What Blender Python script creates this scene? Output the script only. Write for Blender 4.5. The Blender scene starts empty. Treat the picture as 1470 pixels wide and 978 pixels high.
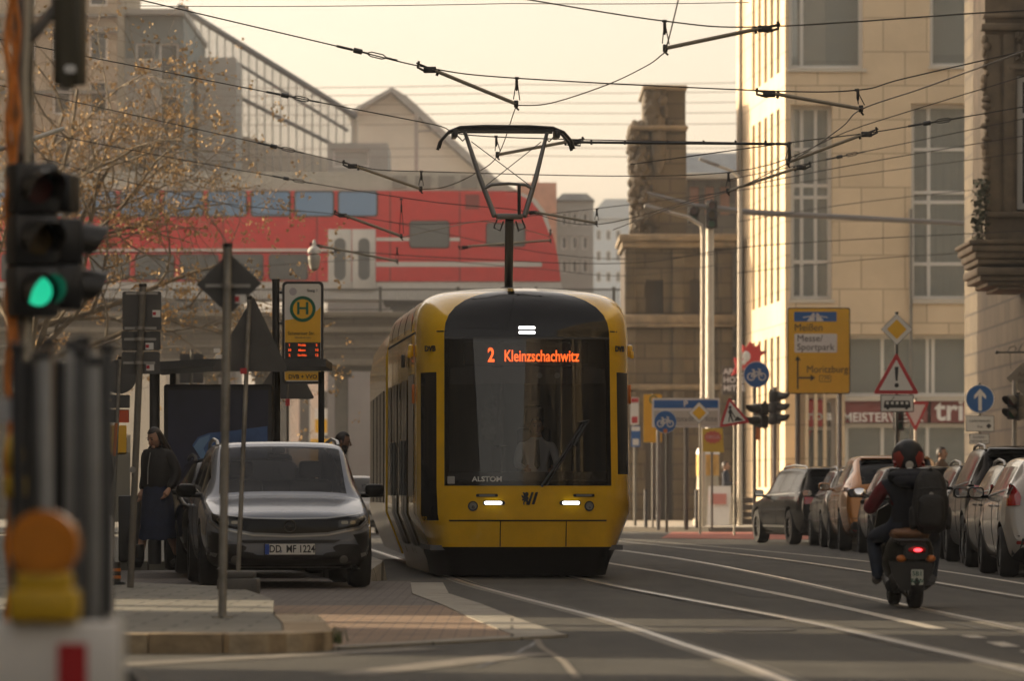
import bpy, bmesh, math, random
from mathutils import Vector, Matrix, Euler
from mathutils.bvhtree import BVHTree
random.seed(7)
sc = bpy.context.scene
COL = sc.collection
R = math.radians
F = 6500.0                                  # focal length in pixels of the 1470 px wide photograph
HAZE = .0006

# ---------------------------------------------------------------- camera, sky, sun, exposure
cd = bpy.data.cameras.new('camera'); cam = bpy.data.objects.new('camera', cd); COL.objects.link(cam)
cd.sensor_width = 36; cd.lens = 36*F/1470; cd.shift_y = (710-489)/1470
cd.clip_start = .5; cd.clip_end = 3000
cam.location = (0, 0, 1); cam.rotation_euler = (R(90), 0, 0)
cd.dof.use_dof = True; cd.dof.focus_distance = 54; cd.dof.aperture_fstop = 3.0
sc.camera = cam
TO_SUN = Vector((-.93, .33, math.tan(R(17))*.987)).normalized()
w = bpy.data.worlds.new('World'); sc.world = w; w.use_nodes = True
nt = w.node_tree; bg = nt.nodes['Background']
sky = nt.nodes.new('ShaderNodeTexSky'); sky.sky_type = 'NISHITA'; sky.sun_disc = False
sky.sun_elevation = R(17); sky.sun_rotation = math.atan2(TO_SUN.x, TO_SUN.y)
sky.dust_density = 4; sky.air_density = 1; sky.ozone_density = .6
tint = nt.nodes.new('ShaderNodeMix'); tint.data_type = 'RGBA'; tint.blend_type = 'MULTIPLY'
tint.inputs[0].default_value = 1; tint.inputs[7].default_value = (1.14, .972, .81, 1)
hs_ = nt.nodes.new('ShaderNodeHueSaturation'); hs_.inputs['Saturation'].default_value = .42
nt.links.new(sky.outputs[0], hs_.inputs['Color']); nt.links.new(hs_.outputs[0], tint.inputs[6]); nt.links.new(tint.outputs[2], bg.inputs[0])
bg.inputs[1].default_value = .15
sl = bpy.data.lights.new('sun', 'SUN'); so = bpy.data.objects.new('sun', sl); COL.objects.link(so)
sl.energy = 4.3; sl.angle = R(.6); sl.color = (1, .79, .53)
so.rotation_euler = TO_SUN.to_track_quat('Z', 'Y').to_euler()
sc.view_settings.view_transform = 'Standard'; sc.view_settings.look = 'None'
sc.view_settings.exposure = 1.16; sc.view_settings.gamma = 1
sc.cycles.use_denoising = True; sc.cycles.use_adaptive_sampling = True; sc.cycles.adaptive_threshold = .02
sc.cycles.max_bounces = 8; sc.cycles.transparent_max_bounces = 12; sc.cycles.volume_bounces = 0
sc.cycles.caustics_reflective = False; sc.cycles.caustics_refractive = False

# ---------------------------------------------------------------- helpers
def P(px, py, Y):                            # the point at distance Y seen at pixel (px, py)
    return Vector(((px-735)*Y/F, Y, 1-(py-710)*Y/F))
def GX(px, Y): return (px-735)*Y/F
def GZ(py, Y): return 1-(py-710)*Y/F

MATS = {}
def mat(name, col, rough=.6, metal=0, noise=0, nscale=3, bump=0, bscale=40, emit=0, coat=0, spec=.5, detail=4):
    if name in MATS: return MATS[name]
    m = bpy.data.materials.new(name); m.use_nodes = True; MATS[name] = m
    t = m.node_tree; b = t.nodes['Principled BSDF']
    c = tuple(col)+(1,)
    b.inputs['Base Color'].default_value = c; b.inputs['Roughness'].default_value = rough
    b.inputs['Metallic'].default_value = metal; b.inputs['Coat Weight'].default_value = coat
    b.inputs['Coat Roughness'].default_value = .04; b.inputs['Specular IOR Level'].default_value = spec
    tc = t.nodes.new('ShaderNodeTexCoord')
    if noise:
        n = t.nodes.new('ShaderNodeTexNoise'); n.inputs['Scale'].default_value = nscale; n.inputs['Detail'].default_value = detail
        n.inputs['Roughness'].default_value = .65
        t.links.new(tc.outputs['Object'], n.inputs['Vector'])
        cr = t.nodes.new('ShaderNodeValToRGB'); t.links.new(n.outputs[0], cr.inputs[0])
        cr.color_ramp.elements[0].position = .3; cr.color_ramp.elements[1].position = .7
        cr.color_ramp.elements[0].color = tuple(max(0, x*(1-noise)) for x in col)+(1,)
        cr.color_ramp.elements[1].color = tuple(min(1, x*(1+noise)) for x in col)+(1,)
        t.links.new(cr.outputs[0], b.inputs['Base Color'])
    if bump:
        n2 = t.nodes.new('ShaderNodeTexNoise'); n2.inputs['Scale'].default_value = bscale; n2.inputs['Detail'].default_value = 5
        t.links.new(tc.outputs['Object'], n2.inputs['Vector'])
        bp = t.nodes.new('ShaderNodeBump'); bp.inputs['Strength'].default_value = bump; bp.inputs['Distance'].default_value = .02
        t.links.new(n2.outputs[0], bp.inputs['Height']); t.links.new(bp.outputs[0], b.inputs['Normal'])
    if emit:
        b.inputs['Emission Color'].default_value = c; b.inputs['Emission Strength'].default_value = emit
    return m

def brick_mat(name, c1, c2, mortar, bw, bh, ms=.01, rough=.8, axes='xy', offset=.5, noise=.25, nscale=.8, bump=.3, spec=.4):
    if name in MATS: return MATS[name]
    m = bpy.data.materials.new(name); m.use_nodes = True; MATS[name] = m
    t = m.node_tree; b = t.nodes['Principled BSDF']; L = t.links.new
    tc = t.nodes.new('ShaderNodeTexCoord'); sx = t.nodes.new('ShaderNodeSeparateXYZ'); cx = t.nodes.new('ShaderNodeCombineXYZ')
    L(tc.outputs['Object'], sx.inputs[0])
    idx = {'x': 0, 'y': 1, 'z': 2}
    if axes == 'uz':                          # walls of any heading: x+y along, z up
        ad = t.nodes.new('ShaderNodeMath'); L(sx.outputs[0], ad.inputs[0]); L(sx.outputs[1], ad.inputs[1]); L(ad.outputs[0], cx.inputs[0]); L(sx.outputs[2], cx.inputs[1])
    else:
        L(sx.outputs[idx[axes[0]]], cx.inputs[0]); L(sx.outputs[idx[axes[1]]], cx.inputs[1])
    bt = t.nodes.new('ShaderNodeTexBrick'); L(cx.outputs[0], bt.inputs['Vector'])
    bt.inputs['Color1'].default_value = tuple(c1)+(1,); bt.inputs['Color2'].default_value = tuple(c2)+(1,); bt.inputs['Mortar'].default_value = tuple(mortar)+(1,)
    bt.inputs['Scale'].default_value = 1; bt.inputs['Mortar Size'].default_value = ms; bt.inputs['Brick Width'].default_value = bw; bt.inputs['Row Height'].default_value = bh
    bt.offset = offset
    n = t.nodes.new('ShaderNodeTexNoise'); n.inputs['Scale'].default_value = nscale; n.inputs['Detail'].default_value = 6; n.inputs['Roughness'].default_value = .7
    L(tc.outputs['Object'], n.inputs['Vector'])
    mr = t.nodes.new('ShaderNodeMapRange'); mr.inputs[1].default_value = .25; mr.inputs[2].default_value = .75; mr.inputs[3].default_value = 1-noise; mr.inputs[4].default_value = 1+noise
    L(n.outputs[0], mr.inputs[0])
    mx = t.nodes.new('ShaderNodeMix'); mx.data_type = 'RGBA'; mx.blend_type = 'MULTIPLY'; mx.inputs[0].default_value = 1
    L(bt.outputs[0], mx.inputs[6]); L(mr.outputs[0], mx.inputs[7]); L(mx.outputs[2], b.inputs['Base Color'])
    b.inputs['Roughness'].default_value = rough; b.inputs['Specular IOR Level'].default_value = spec
    bp = t.nodes.new('ShaderNodeBump'); bp.inputs['Strength'].default_value = bump; bp.inputs['Distance'].default_value = .01
    iv = t.nodes.new('ShaderNodeMath'); iv.operation = 'SUBTRACT'; iv.inputs[0].default_value = 1; L(bt.outputs['Fac'], iv.inputs[1])
    L(iv.outputs[0], bp.inputs['Height']); L(bp.outputs[0], b.inputs['Normal'])
    return m

def glass_mat(name, tint=(.1, .11, .12), alpha=.5, rough=.02, ior=1.5, base=.0, dm=.12):
    """window glass: mirror of the surroundings over a tinted see-through pane"""
    if name in MATS: return MATS[name]
    m = bpy.data.materials.new(name); m.use_nodes = True; MATS[name] = m
    t = m.node_tree; t.nodes.remove(t.nodes['Principled BSDF']); L = t.links.new
    out = t.nodes['Material Output']
    g = t.nodes.new('ShaderNodeBsdfGlossy'); g.inputs['Roughness'].default_value = rough; g.inputs['Color'].default_value = (1, 1, 1, 1)
    tr = t.nodes.new('ShaderNodeBsdfTransparent'); tr.inputs['Color'].default_value = (alpha, alpha, alpha, 1)
    df = t.nodes.new('ShaderNodeBsdfDiffuse'); df.inputs['Color'].default_value = tuple(tint)+(1,)
    mx1 = t.nodes.new('ShaderNodeMixShader'); mx1.inputs[0].default_value = dm if alpha > 0 else 1
    L(tr.outputs[0], mx1.inputs[1]); L(df.outputs[0], mx1.inputs[2])
    fr = t.nodes.new('ShaderNodeFresnel'); fr.inputs['IOR'].default_value = ior
    ad = t.nodes.new('ShaderNodeMath'); ad.operation = 'ADD'; ad.inputs[1].default_value = base; ad.use_clamp = True
    L(fr.outputs[0], ad.inputs[0])
    mx = t.nodes.new('ShaderNodeMixShader'); L(ad.outputs[0], mx.inputs[0]); L(mx1.outputs[0], mx.inputs[1]); L(g.outputs[0], mx.inputs[2])
    L(mx.outputs[0], out.inputs[0])
    return m

class MB:
    """collects shapes and links them as one mesh object"""
    def __init__(s): s.bm = bmesh.new()
    def _xf(s, vs, c, rot):
        M = Matrix.Translation(Vector(c))
        if rot: M = M @ Euler(rot).to_matrix().to_4x4()
        bmesh.ops.transform(s.bm, matrix=M, verts=vs)
    def box(s, c, size, rot=None, bev=0, seg=2):
        r = bmesh.ops.create_cube(s.bm, size=1); vs = r['verts']
        bmesh.ops.scale(s.bm, vec=Vector(size), verts=vs)
        if bev:
            es = list({e for v in vs for e in v.link_edges})
            r = bmesh.ops.bevel(s.bm, geom=es, offset=min(bev, min(size)*.49), segments=seg, affect='EDGES', profile=.5)
            vs = list({v for f in r['faces'] for v in f.verts} | {v for v in vs if v.is_valid})
        s._xf(vs, c, rot); return s
    def b2(s, x0, x1, y0, y1, z0, z1, bev=0):
        return s.box(((x0+x1)/2, (y0+y1)/2, (z0+z1)/2), (abs(x1-x0), abs(y1-y0), abs(z1-z0)), bev=bev)
    def cyl(s, p0, p1, r0, r1=None, n=12, caps=True):
        p0, p1 = Vector(p0), Vector(p1); r1 = r0 if r1 is None else r1
        d = p1-p0; q = d.to_track_quat('Z', 'Y').to_matrix().to_4x4()
        r = bmesh.ops.create_cone(s.bm, cap_ends=caps, segments=n, radius1=r0, radius2=r1, depth=d.length)
        bmesh.ops.transform(s.bm, matrix=Matrix.Translation((p0+p1)/2) @ q, verts=r['verts']); return s
    def tube(s, pts, r, n=8):
        pts = [Vector(p) for p in pts]; rr = r if isinstance(r, (list, tuple)) else [r]*len(pts)
        rings = []; up = None
        for i, p in enumerate(pts):
            d = (pts[min(i+1, len(pts)-1)]-pts[max(i-1, 0)]).normalized()
            if up is None:
                up = Vector((0, 0, 1)) if abs(d.z) < .9 else Vector((1, 0, 0))
            a = d.cross(up).normalized(); b = a.cross(d).normalized(); up = b
            rings.append([s.bm.verts.new(p+(a*math.cos(2*math.pi*k/n)+b*math.sin(2*math.pi*k/n))*rr[i]) for k in range(n)])
        for i in range(len(rings)-1):
            for k in range(n):
                s.bm.faces.new((rings[i][k], rings[i][(k+1) % n], rings[i+1][(k+1) % n], rings[i+1][k]))
        s.bm.faces.new(rings[0][::-1]); s.bm.faces.new(rings[-1]); return s
    def sph(s, c, r, seg=16, rot=None):
        r3 = Vector((r, r, r)) if isinstance(r, (int, float)) else Vector(r)
        q = bmesh.ops.create_uvsphere(s.bm, u_segments=seg, v_segments=max(6, seg*2//3), radius=1)
        bmesh.ops.scale(s.bm, vec=r3, verts=q['verts']); s._xf(q['verts'], c, rot); return s
    def prism(s, poly, y0, y1, plane='xz'):
        """polygon in a plane, extruded along the third axis from y0 to y1"""
        def pt(a, b, c):
            return (a, c, b) if plane == 'xz' else ((a, b, c) if plane == 'xy' else (c, a, b))
        A = [s.bm.verts.new(pt(a, b, y0)) for a, b in poly]; B = [s.bm.verts.new(pt(a, b, y1)) for a, b in poly]
        n = len(poly)
        fs = [s.bm.faces.new(A), s.bm.faces.new(B[::-1])]
        for i in range(n): fs.append(s.bm.faces.new((A[i], B[i], B[(i+1) % n], A[(i+1) % n])))
        bmesh.ops.recalc_face_normals(s.bm, faces=fs); return s
    def ring(s, c, ro, ri, y0, y1, n=40):
        poly = [(c[0]+ro*math.cos(2*math.pi*k/n), c[1]+ro*math.sin(2*math.pi*k/n)) for k in range(n)]
        ipol = [(c[0]+ri*math.cos(2*math.pi*k/n), c[1]+ri*math.sin(2*math.pi*k/n)) for k in range(n)]
        bm = s.bm; V = lambda p, y: bm.verts.new((p[0], y, p[1]))
        a = [V(p, y0) for p in poly]; b = [V(p, y0) for p in ipol]; c2 = [V(p, y1) for p in poly]; d = [V(p, y1) for p in ipol]
        for k in range(n):
            j = (k+1) % n
            for q in ((a[k], a[j], b[j], b[k]), (c2[k], d[k], d[j], c2[j]), (a[k], c2[k], c2[j], a[j]), (b[k], b[j], d[j], d[k])): bm.faces.new(q)
        return s
    def lathe(s, prof, c=(0, 0, 0), n=20):
        """(radius, z) profile turned about a vertical axis through c"""
        bm = s.bm; rings = []
        for r, z in prof:
            rings.append([bm.verts.new((c[0]+r*math.cos(2*math.pi*k/n), c[1]+r*math.sin(2*math.pi*k/n), c[2]+z)) for k in range(n)])
        for i in range(len(rings)-1):
            for k in range(n): bm.faces.new((rings[i][k], rings[i][(k+1) % n], rings[i+1][(k+1) % n], rings[i+1][k]))
        bm.faces.new(rings[0][::-1]); bm.faces.new(rings[-1]); return s
    def quad(s, a, b, c, d):
        s.bm.faces.new([s.bm.verts.new(v) for v in (a, b, c, d)]); return s
    def build(s, name, m, parent=None, smooth=True, ang=38):
        me = bpy.data.meshes.new(name)
        bmesh.ops.recalc_face_normals(s.bm, faces=s.bm.faces[:])
        if smooth:
            for f in s.bm.faces: f.smooth = True
            for e in s.bm.edges:
                if len(e.link_faces) == 2 and e.calc_face_angle(0) > R(ang): e.smooth = False
        s.bm.to_mesh(me); s.bm.free()
        for x in (m if isinstance(m, (list, tuple)) else [m]): me.materials.append(x)
        o = bpy.data.objects.new(name, me); COL.objects.link(o)
        if parent: o.parent = parent
        return o

def tag(o, label=None, cat=None, group=None, kind=None):
    if label: o['label'] = label
    if cat: o['category'] = cat
    if group: o['group'] = group
    if kind: o['kind'] = kind
    return o
def thing(name, label, cat, loc=(0, 0, 0), rz=0, group=None):
    o = bpy.data.objects.new(name, None); COL.objects.link(o)
    o.location = loc; o.rotation_euler = (0, 0, rz); o.empty_display_size = .2
    return tag(o, label, cat, group)
def copy_tree(o, parent=None):
    c = o.copy(); COL.objects.link(c); c.parent = parent
    for ch in list(o.children): copy_tree(ch, c)
    return c
def structure(o): o['kind'] = 'structure'; return o

def txt(s, size, loc, m, parent=None, rot=(R(90), 0, 0), align='CENTER', ext=.003, name='lettering', sx=1, bold=0, shear=0):
    cu = bpy.data.curves.new('txt', 'FONT'); cu.body = s; cu.size = size; cu.align_x = align; cu.align_y = 'CENTER'; cu.extrude = ext; cu.offset = bold; cu.shear = shear
    cu.resolution_u = 3
    o = bpy.data.objects.new('txt', cu); COL.objects.link(o)
    dg = bpy.context.evaluated_depsgraph_get()
    me = bpy.data.meshes.new_from_object(o.evaluated_get(dg)); bpy.data.objects.remove(o)
    me.materials.clear(); me.materials.append(m)
    if sx != 1:
        for v in me.vertices: v.co.x *= sx
    t = bpy.data.objects.new(name, me); COL.objects.link(t); t.location = loc; t.rotation_euler = rot; t.parent = parent
    return t

def circle(cx, cz, r, n=32, a0=0): return [(cx+r*math.cos(2*math.pi*k/n+a0), cz+r*math.sin(2*math.pi*k/n+a0)) for k in range(n)]
def rrect(cx, cz, w, h, r, n=5):
    o = []
    for sx, sz, a in ((1, 1, 0), (-1, 1, 90), (-1, -1, 180), (1, -1, 270)):
        for k in range(n+1):
            t = R(a+90*k/n); o.append((cx+sx*(w/2-r)+r*math.cos(t), cz+sz*(h/2-r)+r*math.sin(t)))
    return o
def rpoly(pts, r, n=5):
    """polygon with rounded corners"""
    o = []; N = len(pts)
    for i in range(N):
        p, a, b = Vector(pts[i]), Vector(pts[i-1]), Vector(pts[(i+1) % N])
        u, v = (a-p).normalized(), (b-p).normalized()
        h = math.acos(max(-1, min(1, u.dot(v))))/2; d = r/math.tan(h)
        c = p+(u+v).normalized()*(r/math.sin(h))
        s0, s1 = p+u*d-c, p+v*d-c
        a0, a1 = math.atan2(s0.y, s0.x), math.atan2(s1.y, s1.x)
        da = (a1-a0+math.pi) % (2*math.pi)-math.pi
        for k in range(n+1): o.append((c.x+r*math.cos(a0+da*k/n), c.y+r*math.sin(a0+da*k/n)))
    return o

def bvh_of(objs):
    """ray-casting tree of meshes that share one parent's local space"""
    vs, fs = [], []
    for o in objs:
        b = len(vs); vs += [v.co.copy() for v in o.data.vertices]; fs += [[b+i for i in p.vertices] for p in o.data.polygons]
    return BVHTree.FromPolygons(vs, fs)
def drape(poly, bvh, m, name, parent, off=.006, axis='y', sign=1, cuts=3, thick=.008):
    """a thin moulded piece whose outline (x,z seen along y, or y,z seen along x) follows a curved body"""
    bm = bmesh.new()
    f = bm.faces.new([bm.verts.new((a, b, 0)) for a, b in poly])
    r = bmesh.ops.triangulate(bm, faces=[f])
    if cuts: bmesh.ops.subdivide_edges(bm, edges=bm.edges[:], cuts=cuts, use_grid_fill=True)
    ax = 1 if axis == 'y' else 0; miss = []; hit = []
    d = Vector((0, sign, 0)) if axis == 'y' else Vector((sign, 0, 0))
    for v in bm.verts:
        a, b = v.co.x, v.co.y
        o = Vector((a, -9*sign, b)) if axis == 'y' else Vector((-9*sign, a, b))
        h = bvh.ray_cast(o, d)[0]
        if h is None: v.co = o; miss.append(v)
        else: v.co = h-d*off; hit.append(v.co[ax])
    mid = sorted(hit)[len(hit)//2] if hit else 0
    for v in miss: v.co[ax] = mid
    if hit:                                    # keep stray hits on far surfaces from pulling the piece apart
        for v in bm.verts:
            if abs(v.co[ax]-mid) > .9: v.co[ax] = mid
    ex = bmesh.ops.extrude_face_region(bm, geom=bm.faces[:])
    for v in ex['geom']:
        if isinstance(v, bmesh.types.BMVert): v.co -= d*(thick*.5)
    s = MB(); s.bm.free(); s.bm = bm
    return s.build(name, m, parent)

def evaluated(o):
    bpy.context.view_layer.update()
    dg = bpy.context.evaluated_depsgraph_get()
    return bpy.data.meshes.new_from_object(o.evaluated_get(dg))

# ---------------------------------------------------------------- shared materials
M_STEEL = mat('galvanised steel', (.30, .29, .27), .5, .6, noise=.2, nscale=6)
M_DKSTEEL = mat('dark painted steel', (.035, .035, .035), .45, 0, noise=.2)
M_BLACK = mat('black plastic', (.012, .012, .012), .4)
M_RUBBER = mat('tyre rubber', (.015, .015, .015), .85, noise=.3, nscale=20)
M_WHITE = mat('white paint', (.72, .70, .66), .5, noise=.06)
M_SIGNBACK = mat('sign back aluminium', (.075, .073, .070), .55, .3, noise=.12, nscale=5)
M_SWHITE = mat('sign white', (.70, .69, .66), .45, noise=.04)
M_RED = mat('sign red', (.45, .02, .03), .45)
M_YEL = mat('sign yellow', (.78, .44, .01), .45, noise=.05)
M_BLUE = mat('sign blue', (.01, .11, .36), .4)
M_INK = mat('black ink', (.015, .015, .015), .6)
M_CHROME = mat('chrome', (.6, .6, .6), .12, 1)
M_SKIN = mat('skin', (.42, .24, .16), .55)
M_GREEN = mat('green ink', (.0, .12, .06), .5)
# ================================================================ the setting
def asphalt_mat():
    m = bpy.data.materials.new('asphalt'); m.use_nodes = True
    t = m.node_tree; b = t.nodes['Principled BSDF']; L = t.links.new
    tc = t.nodes.new('ShaderNodeTexCoord')
    def noise(scale, detail=5, stretch=None):
        n = t.nodes.new('ShaderNodeTexNoise'); n.inputs['Scale'].default_value = scale; n.inputs['Detail'].default_value = detail; n.inputs['Roughness'].default_value = .7
        if stretch:
            mp = t.nodes.new('ShaderNodeMapping'); mp.inputs['Scale'].default_value = stretch; L(tc.outputs['Object'], mp.inputs[0]); L(mp.outputs[0], n.inputs['Vector'])
        else: L(tc.outputs['Object'], n.inputs['Vector'])
        return n
    n1 = noise(.5, 6); n2 = noise(1.2, 4, (1, .06, 1)); n3 = noise(60, 3)
    cr = t.nodes.new('ShaderNodeValToRGB'); L(n1.outputs[0], cr.inputs[0])
    cr.color_ramp.elements[0].position = .3; cr.color_ramp.elements[0].color = (.046, .045, .039, 1)
    cr.color_ramp.elements[1].position = .72; cr.color_ramp.elements[1].color = (.074, .072, .062, 1)
    def mul(a, bnode, lo, hi):
        mr = t.nodes.new('ShaderNodeMapRange'); mr.inputs[1].default_value = .3; mr.inputs[2].default_value = .7; mr.inputs[3].default_value = lo; mr.inputs[4].default_value = hi
        L(bnode.outputs[0], mr.inputs[0])
        mx = t.nodes.new('ShaderNodeMix'); mx.data_type = 'RGBA'; mx.blend_type = 'MULTIPLY'; mx.inputs[0].default_value = 1
        L(a, mx.inputs[6]); L(mr.outputs[0], mx.inputs[7]); return mx.outputs[2]
    c = mul(cr.outputs[0], n2, .66, 1.3); c = mul(c, n3, .8, 1.2)
    L(c, b.inputs['Base Color']); b.inputs['Roughness'].default_value = .82; b.inputs['Specular IOR Level'].default_value = .35
    bp = t.nodes.new('ShaderNodeBump'); bp.inputs['Strength'].default_value = .5; bp.inputs['Distance'].default_value = .01
    L(n3.outputs[0], bp.inputs['Height']); L(bp.outputs[0], b.inputs['Normal'])
    return m
M_ASPH = asphalt_mat()
M_SLAB = brick_mat('pavement slabs', (.19, .185, .155), (.155, .15, .125), (.06, .056, .047), .5, .5, .012, noise=.3, nscale=.9)
M_KERB = brick_mat('sandstone kerb', (.34, .28, .19), (.27, .21, .14), (.07, .06, .05), 1.0, 3, .015, axes='xy', noise=.35, nscale=3)
M_GKERB = brick_mat('granite kerb', (.30, .285, .24), (.25, .235, .20), (.08, .075, .06), 3, 1.0, .012, axes='xy', noise=.3, nscale=3)
M_RBRICK = brick_mat('red paving bricks', (.27, .185, .118), (.22, .15, .098), (.09, .07, .06), .2, .1, .008, noise=.3, nscale=1.2)
M_SETT = brick_mat('grey paving setts', (.15, .13, .115), (.12, .105, .095), (.05, .045, .04), .2, .1, .01, noise=.3, nscale=1)
M_RAIL = mat('polished rail steel', (.36, .33, .28), .32, .85, noise=.25, nscale=4)
M_JOINT = mat('pale rail joint filler', (.17, .158, .13), .7, noise=.35, nscale=5)
M_GROOVE = mat('rail groove', (.02, .02, .018), .8)
M_PAINT = mat('worn road paint', (.42, .39, .33), .65, noise=.35, nscale=7)
M_REDLANE = mat('red cycle lane', (.30, .085, .055), .8, noise=.25, nscale=2, bump=.2)
M_TAN = brick_mat('sandstone cladding', (.60, .475, .315), (.52, .41, .27), (.33, .25, .16), 1.35, 1.05, .02, axes='uz', noise=.14, nscale=.5, bump=.15)
M_DKSTONE = brick_mat('weathered sandstone blocks', (.085, .068, .043), (.055, .044, .028), (.025, .02, .014), 1.1, .5, .03, axes='uz', noise=.5, nscale=.5, bump=.5)  # base colour darkened to stand in for backlight and shade on the pylon
M_VSTONE = brick_mat('viaduct sandstone', (.11, .095, .072), (.085, .073, .056), (.045, .038, .03), 1.3, .55, .02, axes='uz', noise=.3, nscale=.4, bump=.3)
M_OLDSTONE = mat('dark moulded sandstone', (.15, .12, .082), .8, noise=.4, nscale=1.5, bump=.4, bscale=8)
M_FRAME = mat('window frame white', (.62, .60, .55), .5)
M_CURT = mat('curtain', (.50, .50, .44), .9, noise=.25, nscale=2)
M_BLIND = mat('roller blind', (.55, .52, .45), .8, noise=.08)
M_WGLASS = glass_mat('window glass', (.33, .37, .35), .9, .01, 1.5, .06, .5)  # grey diffuse share lightens the panes in place of reflected sky
M_DGLASS = glass_mat('dark window glass', (.03, .034, .035), 0, .02)
M_BROW = mat('far plaster', (.30, .26, .21), .9, noise=.2)

g = MB(); g.quad((-150, -60, -.03), (150, -60, -.03), (150, 600, -.03), (-150, 600, -.03))
structure(g.build('ground', mat('city ground', (.10, .092, .08), .9, noise=.3, nscale=.3), smooth=False))
g = MB(); g.quad((-60, -55, 0), (60, -55, 0), (60, 300, 0), (-60, 300, 0))
structure(g.build('road', M_ASPH, smooth=False))

def lerp_path(pts, n=60):
    """Catmull-Rom through (Y, X) control points, as (X, Y)"""
    o = []
    for i in range(len(pts)-1):
        p0, p1, p2, p3 = pts[max(i-1, 0)], pts[i], pts[i+1], pts[min(i+2, len(pts)-1)]
        k = max(2, int(n*(p2[0]-p1[0])/(pts[-1][0]-pts[0][0])))
        for j in range(k):
            t = j/k; q = []
            for a in (0, 1):
                q.append(.5*((2*p1[a])+(-p0[a]+p2[a])*t+(2*p0[a]-5*p1[a]+4*p2[a]-p3[a])*t*t+(-p0[a]+3*p1[a]-3*p2[a]+p3[a])*t**3))
            o.append((q[1], q[0]))
    o.append((pts[-1][1], pts[-1][0])); return o
def ribbon(path, off0, off1, z, jag=0):
    mb = MB(); prev = None
    for i, p in enumerate(path):
        a, b = Vector(path[max(i-1, 0)]), Vector(path[min(i+1, len(path)-1)])
        d = (b-a).normalized(); nrm = Vector((d.y, -d.x)); P0 = Vector(p)
        j = random.uniform(-jag, jag)
        q0 = P0+nrm*(off0+j); q1 = P0+nrm*(off1+j*.6)
        cur = (mb.bm.verts.new((q0.x, q0.y, z)), mb.bm.verts.new((q1.x, q1.y, z)))
        if prev: mb.bm.faces.new((prev[0], prev[1], cur[1], cur[0]))
        prev = cur
    return mb
TRACK_A = [(-20, 2.9), (10, 2.65), (24, 2.2), (30, 1.87), (36, 1.48), (43, .87), (50.8, .22), (58, -.22), (66, -.75), (80, -1.7), (100, -3.1), (140, -6.0), (200, -11)]
TRACK_B = [(-20, 5.0), (20, 4.75), (33, 4.5), (43, 4.2), (56, 3.87), (72, 3.2), (93, 1.7), (110, .3), (150, -3.1), (200, -8)]
for ti, T in enumerate((TRACK_A, TRACK_B)):
    pth = lerp_path(T, 150)
    for s in (-1, 1):
        c = s*.7425
        structure(ribbon(pth, c-.10, c+.12, .004, .012).build('rail_joint', M_JOINT, smooth=False))
        structure(ribbon(pth, c-.035, c+.035, .009).build('rail', M_RAIL, smooth=False))
        structure(ribbon(pth, c-s*.035, c-s*.09, .0085).build('rail_groove', M_GROOVE, smooth=False))
cl = lerp_path([(20, 3.45), (28.9, 3.27), (32.8, 3.18), (46.4, 2.6), (63.7, 1.52), (90, -.4)], 90)
cl1 = [p for p in cl if p[1] > 32.8]
structure(ribbon(cl1, -.06, .06, .005, .006).build('lane_marking', M_PAINT, smooth=False))
for y0, y1 in ((31.1, 32.2), (29.5, 30.5), (27.8, 28.8), (26, 27)):
    structure(ribbon([p for p in lerp_path([(20, 3.45), (28.9, 3.27), (32.8, 3.18), (46.4, 2.6)], 120) if y0 < p[1] < y1], -.06, .06, .005, .006).build('lane_marking', M_PAINT, smooth=False))
structure(ribbon(lerp_path([(40, 5.75), (60, 5.55), (75, 4.75), (92, 3.3), (110, 1.6)], 40), -.05, .05, .005, .006).build('parking_line', M_PAINT, smooth=False))
# worn crossing lines in the near left road, faded
for a, b, wd in (((-2.4, 26.2), (-.55, 29.2), .16), ((-.9, 24.9), (.15, 28.3), .16)):
    structure(ribbon([a, ((a[0]+b[0])/2, (a[1]+b[1])/2+.02), b], -wd, wd, .005, .03).build('faded_marking', mat('faded road paint', (.17, .155, .13), .8, noise=.4, nscale=6), smooth=False))
# asphalt patch seam by the kerb
structure(ribbon([(.35, 24.5), (.3, 27), (.18, 29.5), (.16, 31.5)], -.025, .025, .0045, .02).build('asphalt_seam', mat('pale seam', (.2, .18, .15), .9, noise=.3), smooth=False))
# repaired asphalt patches
for poly, cc in (([(.6, 24), (1.2, 24), (1.0, 33), (.5, 33)], .030), ([(2.3, 44), (3.2, 42.5), (3.3, 52), (2.1, 53)], .034), ([(5.4, 27), (7, 26), (6.7, 33), (5.3, 34)], .032)):
    q = MB(); q.quad(*[(x, y, .0025) for x, y in poly]); structure(q.build('asphalt_patch', mat('asphalt patch %d' % int(cc*1000), (cc*1.1, cc*1.1, cc*.95), .85, noise=.25, nscale=2), smooth=False))
M_TAR = mat('tar seam', (.016, .016, .015), .55, noise=.3, nscale=5)
for pts in ([(3.9, 22), (3.7, 27), (3.62, 31), (3.35, 36)], [(.9, 25.5), (1.6, 25.9), (2.3, 25.7)], [(5.9, 30), (5.6, 38), (5.3, 47)], [(-.2, 26), (.05, 28.5), (.2, 31)], [(2.6, 38), (3.3, 38.4), (3.9, 38.2)], [(4.9, 28), (5.5, 28.5), (6.5, 28.3)]):
    dense = []
    for q in range(len(pts)-1):
        for u in range(8): dense.append((pts[q][0]+(pts[q+1][0]-pts[q][0])*u/8+random.gauss(0, .012), pts[q][1]+(pts[q+1][1]-pts[q][1])*u/8))
    structure(ribbon(dense, -.018, .018, .0042, .008).build('tar_seam', M_TAR, smooth=False))
# iron cover in the road
q = MB(); q.cyl((1.75, 33.2, .002), (1.75, 33.2, .008), .33, n=28); structure(q.build('manhole_cover', mat('cast iron', (.05, .045, .04), .6, .7), smooth=False))

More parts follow.
